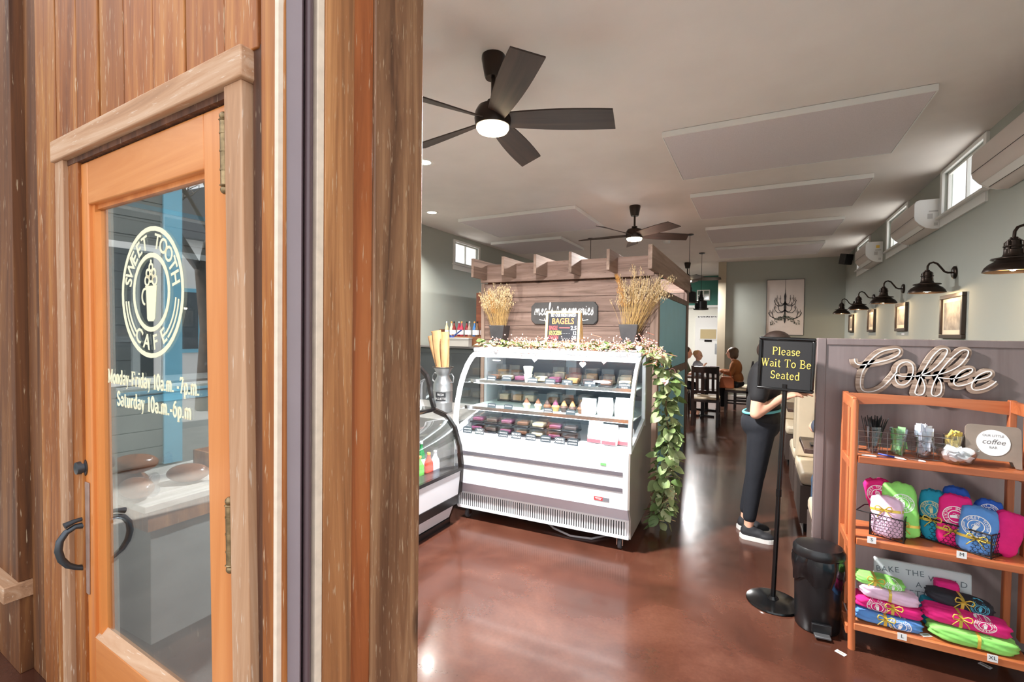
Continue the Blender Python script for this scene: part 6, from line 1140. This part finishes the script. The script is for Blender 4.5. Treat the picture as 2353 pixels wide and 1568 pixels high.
for (x0, x1, y0, y1, lb) in ((-1.12, -.62, 9.0, 9.72, 'dark dining table nearer the teal wall'), (-1.12, -.62, 9.74, 10.46, 'dark dining table before the rust sweater woman')):
    r = thing('dining_table', lb, 'table', ((x0+x1)/2, (y0+y1)/2, 0), group='dark dining tables'); hw, d = (x1-x0)/2, (y1-y0)/2; MB().box(-hw, hw, -d, d, .72, .757).build('table_top', table_wood, r, bevel=.005)
    MB().box(-.03, .03, -.03, .03, .03, .719).build('pedestal', black_metal, r); MB().box(-.2, .2, -.025, .025, 0, .029).build('foot', black_metal, r); MB().box(-.025, .025, -.2, -.026, 0, .029).build('foot', black_metal, r); MB().box(-.025, .025, .026, .2, 0, .029).build('foot', black_metal, r)
def glass(x, y, m_, lb, h=.13, rad=.032):
    r = thing('drink_glass', lb, 'glass', (x, y, .758), group='glasses on the far tables'); MB().lathe([(rad*.8, 0), (rad, h), (rad-.003, h), (rad*.75, .006), (0, .006)], 16).build('glass', clear_plastic, r, smooth=40); MB().lathe([(0, .007), (rad*.74, .007), (rad*.9, h*.8), (0, h*.8)], 16).build('drink', m_, r, smooth=40)
glass(-.86, 9.1, mat('red_drink', srgb(176, 70, 40), .2), 'glass of red brown drink on the far table', .15); glass(-.8, 9.35, mat('green_drink', srgb(150, 206, 170), .3), 'pale green glass on the far table', .17); glass(-.98, 9.08, mat('water', srgb(200, 206, 206), .1), 'glass of water beside the teal wall', .12)
r = thing('napkin_holder', 'pale lilac paper holder on the far table', 'holder', (-.72, 9.9, .758)); MB().box(-.09, .09, -.05, .05, 0, .012).build('base', black_metal, r); MB().box(-.085, .085, -.02, .02, .0125, .14).build('papers', mat('lilac_paper', srgb(200, 190, 206), .7), r)
r = thing('plate', 'white plate with food before the rust sweater woman', 'plate', (-.74, 10.2, .758)); MB().lathe([(0, .002), (.07, .002), (.11, .014), (.112, .016), (.07, .006), (0, .005)], 24).build('plate', paper_m, r, smooth=40); MB().ell((0, 0, .018), (.05, .05, .015), 12, 6).build('food', foods[4], r, smooth=180)
hbg = thing('handbag', 'tan leather handbag resting on the dining chair', 'handbag', (-.5, 9.93, .487)); lth = mat('tan_leather', srgb(168, 88, 48), .45, noise=.08, nscale=12); MB().prism([(-.13, 0), (.13, 0), (.12, .16), (.09, .22), (-.09, .22), (-.12, .16)], -.045, .045, RX(R(90))).build('bag', lth, hbg, bevel=.015); MB().tube([(-.07, 0, .215), (-.05, 0, .32), (.05, 0, .32), (.07, 0, .215)], .007, 8).build('strap', lth, hbg, smooth=180)
# ------------------------------------------------------------------ people
def cap_(mb, p0, r0, p1, r1):
    p0, p1 = Vector(p0), Vector(p1); d = (p1-p0); L_ = d.length; u = d/L_ if L_ > 1e-6 else Vector((0, 0, 1)); pts = []; rs = []
    for k in range(1, 5): a = math.pi/2*(1-k/4.0); pts.append(p0-u*r0*math.sin(a)); rs.append(max(.0015, r0*math.cos(a)))
    for k in range(1, 4): t = k/4; pts.append(p0.lerp(p1, t)); rs.append(r0+(r1-r0)*t)
    for k in range(0, 4): a = math.pi/2*(k/4.0); pts.append(p1+u*r1*math.sin(a)); rs.append(max(.0015, r1*math.cos(a)))
    mb.tube(pts, rs, 14)
def blob(name, shapes, m_, parent, vox=.01, smooth=6):
    """shapes: ('c', p0, r0, p1, r1) tapered limb or ('e', centre, radii[, rotation]) -> one continuous skin"""
    mb = MB()
    for s in shapes:
        if s[0] == 'c': cap_(mb, *s[1:])
        else:
            M = T(*s[1]) @ (s[3] if len(s) > 3 else Matrix()); mb.ell((0, 0, 0), s[2], 18, 12, M)
    o = bpy.data.objects.new('tmp', mb.mesh()); col.objects.link(o); md = o.modifiers.new('r', 'REMESH'); md.mode = 'VOXEL'; md.voxel_size = vox; sm = o.modifiers.new('s', 'SMOOTH'); sm.iterations = smooth; sm.factor = .5
    bpy.context.view_layer.update(); me = bpy.data.meshes.new_from_object(o.evaluated_get(bpy.context.evaluated_depsgraph_get())); bpy.data.objects.remove(o); me.name = name; me.shade_smooth(); return link(name, me, m_, parent)
skin = mat('skin', srgb(226, 172, 146), .5); skin2 = mat('skin_pale', srgb(230, 182, 158), .5); hair_d = mat('dark_hair', srgb(52, 38, 32), .55, noise=.2, nscale=40); hair_b = mat('brown_hair', srgb(84, 64, 46), .5, noise=.25, nscale=30); hair_l = mat('fair_hair', srgb(214, 168, 122), .6)
tee = mat('black_tee', srgb(28, 28, 31), .8, bump=.1, bscale=40); jeans = mat('navy_jeans', srgb(24, 27, 35), .85, noise=.1, nscale=60); shoe_b = mat('black_canvas', srgb(38, 38, 42), .7); sole = mat('white_sole', srgb(224, 222, 218), .6)
def head_shapes(c, s=1.0, yaw=0):
    # c head centre, looking along +x turned by yaw
    M = RZ(yaw); f = lambda x, y, z: tuple(Vector(c)+M @ Vector((x*s, y*s, z*s)))
    return [('e', f(-.01, 0, .02), (.098*s, .078*s, .102*s), M), ('e', f(.022, 0, -.045), (.066*s, .056*s, .066*s), M), ('e', f(.05, 0, -.085), (.024*s, .026*s, .02*s), M), ('c', f(.084, 0, .012), .009*s, f(.104, 0, -.028), .013*s), ('c', f(.072, -.02, -.062), .009*s, f(.072, .02, -.062), .009*s), ('e', f(-.005, .08, -.01), (.02*s, .009*s, .03*s), M), ('e', f(-.005, -.08, -.01), (.02*s, .009*s, .03*s), M), ('c', f(.075, -.035, .028), .012*s, f(.075, .035, .028), .012*s)]
def eyes(par, c, s=1.0, yaw=0):
    M = RZ(yaw)
    for sy in (-1, 1):
        q = Vector(c)+M @ Vector((.083*s, sy*.031*s, .004*s)); MB().ell(q, (.008*s, .011*s, .007*s), 10, 6).build('eye', ink_m, par, smooth=180)
def hand(wrist, tip_dir, up, s=1.0, curl=.5):
    # palm and five fingers from the wrist along tip_dir; up = back of the hand
    d = Vector(tip_dir).normalized(); n = Vector(up); n = (n-d*n.dot(d)).normalized(); sd = d.cross(n); w_ = Vector(wrist); out = []
    pc = w_+d*.045*s
    for k, off in enumerate((-.027, -.009, .009, .027)):
        a = w_+d*.012*s+sd*off*.6*s; b2 = w_+d*.082*s+sd*off*s; out.append(('c', tuple(a), .014*s, tuple(b2), .0115*s))
        L1 = (.03, .036, .034, .026)[k]*s; c1 = b2+(d*math.cos(curl)-n*math.sin(curl))*L1; c2 = c1+(d*math.cos(2*curl)-n*math.sin(2*curl))*L1*.75
        out += [('c', tuple(b2), .0088*s, tuple(c1), .0082*s), ('c', tuple(c1), .008*s, tuple(c2), .0068*s)]
    t0 = w_+d*.025*s-sd*.02*s; t1 = w_+d*.05*s-sd*.05*s-n*.008*s; t2 = t1+(d*.8+sd*.25-n*.35).normalized()*.032*s; out += [('c', tuple(t0), .014*s, tuple(t1), .0105*s), ('c', tuple(t1), .0098*s, tuple(t2), .008*s)]
    return out
# standing server
pe = thing('person', 'server in black tee and navy jeans standing behind the waiting sign', 'person', (0, 0, 0))
hc = (.15, 4.0, 1.425)
sR, eR, wR = (.035, 3.835, 1.255), (.002, 3.80, .955), (.165, 3.85, 1.075); sL, eL, wL = (.055, 4.165, 1.255), (.09, 4.19, .99), (.245, 4.08, 1.085)
body = head_shapes(hc) + [('c', (.095, 4, 1.31), .05, (.13, 4, 1.37), .047), ('e', (.055, 4, 1.16), (.105, .165, .17)), ('e', (.05, 4, .98), (.1, .14, .13)), ('e', (.045, 4, .87), (.12, .165, .12)), ('c', (.06, 3.88, 1.27), .05, (.06, 4.12, 1.27), .05),
   ('c', sR, .052, eR, .041), ('c', eR, .041, wR, .027), ('c', sL, .05, eL, .04), ('c', eL, .04, wL, .027)] + hand(wR, (.9, .1, .35), (-.3, -.3, .9), 1, .5) + hand(wL, (.8, -.5, .2), (-.2, .3, .9), 1, .4)
for (hx, hy, ax, ay) in ((.05, 3.925, -.028, 3.93), (.045, 4.075, -.055, 4.10)):
    body += [('c', (hx, hy, .84), .085, (.005, (hy+ay)/2, .47), .056), ('c', (.005, (hy+ay)/2, .47), .054, (ax, ay, .1), .034), ('c', (ax, ay, .1), .034, (ax-.005, ay, .05), .035), ('c', (ax-.02, ay, .045), .03, (ax+.1, ay-.012, .035), .028)]
blob('body', body, skin, pe, .0085, 5); eyes(pe, hc)
blob('tee', [('e', (.055, 4, 1.16), (.118, .18, .18)), ('e', (.05, 4, 1.0), (.116, .158, .15)), ('e', (.048, 4, .9), (.128, .175, .09)), ('c', (.055, 3.87, 1.272), .062, (.058, 4.13, 1.272), .062), ('c', sR, .066, (.018, 3.815, 1.08), .062), ('c', sL, .064, (.072, 4.18, 1.09), .06), ('c', (.085, 4, 1.30), .062, (.094, 4, 1.325), .058)], tee, pe, .011, 5)
blob('jeans', sum([[('c', (hx, hy, .86), .098, (.005, (hy+ay)/2, .47), .066), ('c', (.005, (hy+ay)/2, .47), .064, (ax+.004, ay, .16), .047)] for (hx, hy, ax, ay) in ((.045, 3.925, -.028, 3.93), (.04, 4.075, -.055, 4.10))], [('e', (.035, 4, .86), (.138, .178, .13))]), jeans, pe, .011, 5)
blob('hair', [('e', (hc[0]-.022, 4, hc[2]+.036), (.104, .088, .092)), ('e', (hc[0]-.09, 4, hc[2]+.0), (.05, .07, .08)), ('e', (hc[0]-.11, 4, hc[2]-.02), (.045, .045, .06))], hair_d, pe, .01, 4)
for (ax, ay) in ((-.028, 3.93), (-.055, 4.10)):
    so = blob('shoe', [('c', (ax-.018, ay, .052), .04, (ax+.075, ay-.008, .042), .04), ('e', (ax+.11, ay-.012, .036), (.06, .044, .03)), ('c', (ax-.012, ay, .075), .036, (ax+.02, ay-.002, .07), .036)], shoe_b, pe, .008, 3)
    sl = MB(); pts = [(ax-.062, ay)]+[(ax-.02+.045*math.cos(R(t)), ay+.046*math.sin(R(t))) for t in range(240, 271, 15)]+[(ax+.1, ay-.058)]+[(ax+.115+.062*math.cos(R(t)), ay-.012+.047*math.sin(R(t))) for t in range(-75, 90, 15)]+[(ax-.02, ay+.046), (ax-.05, ay+.03)]
    sl.prism(pts, .001, .03).build('sole', sole, so)
MB().tube([(.045+.128*math.cos(R(a)), 4+.172*math.sin(R(a)), .955+.02*math.cos(R(a))) for a in range(0, 360, 15)], .010, 8, closed=True).build('waist_strap', mat('aqua_strap', srgb(110, 200, 206), .6), pe, smooth=180)
pd = thing('notepad', 'small notepad held by the server behind the waiting sign', 'notepad', (.25, 3.97, 1.11)); MB().box(-.05, .05, -.035, .035, 0, .008, RY(R(-25))).build('cover', ink_m, pd); MB().box(-.048, .048, -.033, .033, .0082, .011, RY(R(-25))).build('pages', paper_m, pd)
# seated woman in rust sweater (faces the tables, towards -x)
pw_ = thing('person', 'seated woman in rust sweater with brown hair at the far table', 'person', (0, 0, 0)); hc = (-.44, 10.2, 1.15); Yw = 10.2
sit = head_shapes(hc, .95, math.pi) + [('c', (-.4, Yw, 1.0), .045, (-.42, Yw, 1.07), .042), ('e', (-.36, Yw, .86), (.1, .16, .16)), ('e', (-.34, Yw, .66), (.11, .15, .14)), ('e', (-.34, Yw, .57), (.13, .17, .1))]
for s in (-1, 1): sit += [('c', (-.38, Yw+s*.16, .95), .046, (-.44, Yw+s*.19, .76), .038), ('c', (-.44, Yw+s*.19, .76), .037, (-.63, Yw+s*.1, .80), .026), ('c', (-.35, Yw+s*.09, .56), .08, (-.60, Yw+s*.09, .54), .055), ('c', (-.60, Yw+s*.09, .54), .052, (-.58, Yw+s*.09, .1), .034), ('c', (-.57, Yw+s*.09, .06), .032, (-.68, Yw+s*.09, .04), .028)] + hand((-.63, Yw+s*.1, .805), (-1, -s*.3, .2), (0, 0, 1), .95, .5)
blob('body', sit, skin2, pw_, .01, 5); eyes(pw_, hc, .95, math.pi); rust = mat('rust_knit', srgb(150, 94, 52), .9, bump=.2, bscale=120)
sw = [('e', (-.36, Yw, .86), (.115, .175, .17)), ('e', (-.34, Yw, .66), (.125, .165, .15)), ('c', (-.38, Yw-.13, .98), .055, (-.38, Yw+.13, .98), .055)]
for s in (-1, 1): sw += [('c', (-.38, Yw+s*.16, .95), .06, (-.44, Yw+s*.19, .76), .052), ('c', (-.44, Yw+s*.19, .76), .05, (-.60, Yw+s*.11, .797), .038)]
blob('sweater', sw, rust, pw_, .012, 5); blob('trousers', [('e', (-.34, Yw, .565), (.14, .18, .085))]+sum([[('c', (-.35, Yw+s*.09, .56), .086, (-.60, Yw+s*.09, .54), .062), ('c', (-.60, Yw+s*.09, .54), .06, (-.58, Yw+s*.09, .13), .045)] for s in (-1, 1)], []), jeans, pw_, .012, 4)
blob('hair', [('e', (hc[0]+.03, Yw, hc[2]+.035), (.1, .092, .09)), ('e', (hc[0]+.06, Yw, hc[2]-.03), (.065, .09, .09)), ('e', (hc[0]+.01, Yw-.07, hc[2]-.03), (.04, .025, .08)), ('e', (hc[0]+.01, Yw+.07, hc[2]-.03), (.04, .025, .08))], hair_b, pw_, .011, 4)
# adult holding a baby beside the teal wall
pa = thing('person', 'adult mostly hidden by the teal wall, holding a baby', 'person', (0, 0, 0)); hc = (-1.17, 9.42, 1.16)
ad = head_shapes(hc, .95, 0)+[('c', (-1.21, 9.42, 1.0), .05, (-1.19, 9.42, 1.08), .045), ('e', (-1.25, 9.42, .85), (.11, .18, .17)), ('e', (-1.28, 9.42, .64), (.12, .16, .15))]
for s in (-1, 1): ad += [('c', (-1.23, 9.42+s*.18, .95), .05, (-1.15, 9.42+s*.2, .76), .04), ('c', (-1.15, 9.42+s*.2, .76), .038, (-1.0, 9.42+s*.08, .80), .028), ('c', (-1.26, 9.42+s*.09, .56), .08, (-1.02, 9.42+s*.09, .55), .055), ('c', (-1.02, 9.42+s*.09, .55), .05, (-1.05, 9.42+s*.09, .08), .034), ('c', (-1.06, 9.42+s*.09, .05), .032, (-.95, 9.42+s*.09, .04), .028)]+hand((-1.0, 9.42+s*.08, .80), (.6, -s*.8, .1), (0, 0, 1), .95, .6)
blob('body', ad, skin, pa, .011, 5); eyes(pa, hc, .95); blob('shirt', [('e', (-1.25, 9.42, .85), (.125, .195, .18)), ('e', (-1.28, 9.42, .64), (.135, .175, .16))]+[('c', (-1.23, 9.42+s*.18, .95), .064, (-1.16, 9.42+s*.2, .8), .055) for s in (-1, 1)], mat('olive_shirt', srgb(70, 84, 60), .8), pa, .013, 4); blob('hair', [('e', (hc[0]-.03, 9.42, hc[2]+.04), (.1, .09, .09))], hair_d, pa, .012, 4)
blob('trousers', [('e', (-1.28, 9.42, .565), (.14, .18, .085))]+sum([[('c', (-1.26, 9.42+s*.09, .56), .086, (-1.02, 9.42+s*.09, .55), .062), ('c', (-1.02, 9.42+s*.09, .55), .058, (-1.05, 9.42+s*.09, .12), .045)] for s in (-1, 1)], []), jeans, pa, .013, 4)
bb = thing('person', 'fair haired baby in a grey top looking down at the far table', 'person', (0, 0, 0)); hc = (-.955, 9.28, 1.125)
blob('body', head_shapes(hc, .78, R(-20))+[('c', (-.965, 9.28, 1.0), .034, (-.96, 9.28, 1.06), .034), ('e', (-.97, 9.28, .92), (.075, .09, .11)), ('c', (-.94, 9.2, .97), .03, (-.87, 9.18, .92), .024), ('c', (-.87, 9.18, .92), .023, (-.84, 9.22, .96), .02), ('c', (-.94, 9.36, .97), .03, (-.86, 9.36, .92), .022), ('c', (-.98, 9.24, .82), .045, (-.88, 9.22, .80), .035), ('c', (-.98, 9.33, .82), .045, (-.88, 9.34, .80), .035)]+hand((-.84, 9.22, .96), (.5, .3, .5), (0, -1, .3), .5, .5), skin2, bb, .008, 4); eyes(bb, hc, .78, R(-20))
blob('romper', [('e', (-.97, 9.28, .92), (.085, .1, .12)), ('c', (-.94, 9.2, .97), .038, (-.875, 9.182, .925), .03), ('c', (-.94, 9.36, .97), .038, (-.865, 9.36, .925), .03), ('c', (-.98, 9.24, .82), .052, (-.89, 9.22, .80), .04), ('c', (-.98, 9.33, .82), .052, (-.89, 9.34, .80), .04)], mat('grey_knit', srgb(150, 150, 158), .9, noise=.15, nscale=60), bb, .009, 4); blob('hair', [('e', (hc[0]-.022, 9.286, hc[2]+.035), (.075, .066, .068))], hair_l, bb, .01, 3)
# guest on the first booth bench, mostly behind the partition
pg = thing('person', 'booth guest behind the partition, only elbow and legs in view', 'person', (0, 0, 0)); hc = (.62, 3.5, 1.18); Xg = .60
gs = head_shapes(hc, .95, R(90))+[('c', (Xg, 3.42, 1.02), .048, (Xg+.01, 3.47, 1.1), .045), ('e', (Xg, 3.42, .86), (.17, .1, .17)), ('e', (Xg, 3.41, .66), (.16, .11, .14)), ('e', (Xg, 3.42, .57), (.17, .12, .085))]
for s in (-1, 1): gs += [('c', (Xg+s*.17, 3.44, .97), .05, (Xg+s*.25, 3.6, .93), .044), ('c', (Xg+s*.25, 3.6, .93), .042, (Xg+s*.12, 3.8, .85), .03), ('c', (Xg+s*.1-.06, 3.44, .57), .08, (Xg+s*.1-.1, 3.74, .55), .056), ('c', (Xg+s*.1-.1, 3.74, .55), .05, (Xg+s*.1-.12, 3.72, .1), .034), ('c', (Xg+s*.1-.12, 3.72, .055), .032, (Xg+s*.1-.12, 3.83, .04), .028)]+hand((Xg+s*.12, 3.8, .85), (-s*.4, .9, -.2), (0, 0, 1), .95, .5)
blob('body', gs, skin, pg, .011, 4); eyes(pg, hc, .95, R(90)); blob('shirt', [('e', (Xg, 3.42, .86), (.185, .11, .18)), ('e', (Xg, 3.41, .66), (.175, .12, .15))]+[('c', (Xg+s*.17, 3.44, .97), .065, (Xg+s*.23, 3.56, .94), .058) for s in (-1, 1)], mat('slate_tee', srgb(66, 72, 86), .8), pg, .013, 4)
blob('jeans', [('e', (Xg-.02, 3.42, .565), (.18, .125, .085))]+sum([[('c', (Xg+s*.1-.06, 3.44, .57), .088, (Xg+s*.1-.1, 3.74, .55), .064), ('c', (Xg+s*.1-.1, 3.74, .55), .06, (Xg+s*.1-.12, 3.72, .12), .046)] for s in (-1, 1)], []), mat('blue_jeans', srgb(58, 82, 108), .85), pg, .013, 4); blob('hair', [('e', (hc[0], 3.48, hc[2]+.04), (.09, .1, .09))], hair_d, pg, .012, 3)
for s in (-1, 1): blob('shoe', [('c', (Xg+s*.1-.12, 3.70, .045), .042, (Xg+s*.1-.12, 3.84, .04), .04)], sole, pg, .01, 3)
# ------------------------------------------------------------------ seen through and in the entrance door glass
dt = thing('bread_table', 'long table with pale plank top seen through the door glass', 'table', (-2.6, 1.66, 0)); ww = wood('whitewash_plank', (srgb(168, 158, 148), srgb(200, 192, 184), srgb(222, 216, 210)), 'y', .6, 1.4, tint=.04)
for k in range(4): MB().box(-.3+.15*k+.002, -.15+.15*k-.002, -.6, .6, .72, .75).build('plank', ww, dt, bevel=.003)
MB().box(-.28, .28, -.58, .58, .63, .719).build('apron', jamb_wood, dt); MB().box(-.26, .26, -.56, .56, .12, .629).build('panel', mat('grey_panel', srgb(150, 150, 146), .7), dt); MB().box(-.24, .24, -.54, .54, 0, .119).build('plinth', dark_edge, dt)
loaf_m = mat('wrapped_loaf', srgb(150, 96, 66), .25, noise=.3, nscale=18)
for i, (x, y, z) in enumerate(((-2.46, 1.1, .752), (-2.62, 1.14, .752), (-2.5, 1.34, .752), (-2.53, 1.12, .845))):
    r = thing('wrapped_loaf', ['wrapped brown loaf at the near corner of the bread table', 'wrapped brown loaf behind the corner loaf', 'wrapped brown loaf by the crate on the bread table', 'wrapped brown loaf lying on top of two others'][i], 'bread', (x, y, z), R(20*i), 'wrapped loaves on the bread table'); MB().ell((0, 0, .045), (.095, .06, .045), 18, 12).build('loaf', loaf_m, r, smooth=180); MB().lathe([(.006, 0), (.03, .05), (.024, .055), (0, .02)], 10, T(.09, 0, .05) @ RY(R(80))).build('wrapper_tail', clear_plastic, r, smooth=60)
r = thing('bread_crate', 'rustic wooden crate on the bread table', 'crate', (-2.62, 1.62, .751)); 
for (x0, x1, y0, y1, z0, z1) in ((-.15, .15, -.11, .11, 0, .012), (-.15, -.138, -.11, .11, .013, .09), (.138, .15, -.11, .11, .013, .09), (-.137, .137, -.11, -.098, .013, .09), (-.137, .137, .098, .11, .013, .09)): MB().box(x0, x1, y0, y1, z0, z1).build('slat', jamb_wood, r)
# neighbouring shop to the left of the facade (mirrored in the door glass)
nb_ = thing('neighbour_building', 'grey clapboard shop next door with teal corner and windows', 'building', (-7.6, 2.2, 0)); clap = mat('grey_clapboard', srgb(118, 120, 116), .8, noise=.06, nscale=6)
MB().box(-2, 1.55, -3.12, 5, 0, 4.6).build('wall', clap, nb_)
for k in range(24): MB().box(1.551, 1.572, -3.1, 5, .19*k+.02, .19*k+.2).build('clapboard', clap, nb_)
MB().box(1.551, 1.6, -3.16, -2.98, 0, 4.6).build('corner_board', teal_m, nb_); MB().box(1.551, 1.59, -3.3, 5, 4.3, 4.7).build('eave_board', white_paint, nb_)
for y in (-2.5, -.9, .9):
    f = MB().box(1.573, 1.61, y-.45, y+.45, .9, 2.4).build('window_frame', white_paint, nb_); MB().box(1.611, 1.615, y-.38, y+.38, .97, 2.33).build('pane', mat('dark_pane%d' % int(y*10), srgb(50, 58, 62), .1), f)
def bare_tree(x, y, h, label, seed):
    r = thing('bare_tree', label, 'tree', (x, y, -.15)); pr = random.Random(seed); br = MB(); bark = mat('bark%d' % seed, srgb(76, 66, 58), .9, noise=.2, nscale=8)
    MB().tube([(0, 0, 0), (.1, 0, h*.25), (0, .1, h*.45)], [.22, .17, .13], 10).build('trunk', bark, r, smooth=60)
    def grow(p, d, L_, rad, lev):
        q = p+d*L_; br.tube([p, p.lerp(q, .5)+Vector((pr.gauss(0, .05), pr.gauss(0, .05), 0))*L_, q], [rad, rad*.8, rad*.6], 5)
        if lev == 0: return
        for k in range(3): nd = (d+Vector((pr.gauss(0, .55), pr.gauss(0, .55), pr.gauss(.12, .3)))).normalized(); grow(p.lerp(q, pr.uniform(.6, 1)), nd, L_*pr.uniform(.6, .8), rad*.6, lev-1)
    for k in range(5): a = 6.28*k/5; grow(Vector((0, .1, h*.43)), Vector((math.cos(a)*.6, math.sin(a)*.6, .8)).normalized(), h*.2, .08, 4)
    tag(br.build('branches', bark, r), kind='stuff')
bare_tree(-10.5, -3.2, 6.5, 'bare leafless tree across the walk, mirrored in the door glass', 3); bare_tree(-7.2, -5.0, 6, 'second bare tree nearer the walk, mirrored in the door glass', 5)
wb = thing('white_house', 'white clapboard house across the street, mirrored in the glass', 'building', (-17, -7, -.15)); MB().box(-3, 3, -5, 5, 0, 4).build('wall', white_paint, wb); MB().prism([(-5.3, 4.001), (5.3, 4.001), (0, 6.6)], -3.3, 3.3, RZ(R(90)) @ RX(R(90))).build('roof', mat('grey_roof', srgb(96, 96, 100), .8), wb)
for y in (-3, 0, 3): f = MB().box(3.001, 3.05, y-.6, y+.6, 1, 2.7).build('window_frame', teal_m, wb); MB().box(3.051, 3.06, y-.5, y+.5, 1.1, 2.6).build('pane', mat('house_pane%d' % y, srgb(60, 70, 76), .1), f)
tag(MB().box(-40, 30, -40, .6, -.4, -.17).build('street', mat('asphalt', srgb(128, 126, 124), .9, noise=.08, nscale=2, kind='world')), 'grey street outside the shop', 'street', kind='structure')

for nm, x0, x1, lb in (('bounce_roof', XR+.1, XR+6, 'unseen pale roof added outside the high windows to bounce light onto the ceiling'), ('bounce_roof', XL-6, XL-.1, 'unseen pale roof added outside the left wall to bounce light inside')):  # pale reflectors added outside to throw sunlight up through the windows
    r = thing(nm, lb, 'roof', ((x0+x1)/2, 8.5, 2.2)); hw = (x1-x0)/2; MB().box(-hw, hw, -3.5, 6, -.12, 0).build('deck', mat('pale_roof%d' % int(x1), srgb(232, 232, 228), .7), r)
    for k in range(7): MB().box(-hw, hw, -3.2+1.4*k, -3.16+1.4*k, .001, .04).build('seam', white_paint, r)
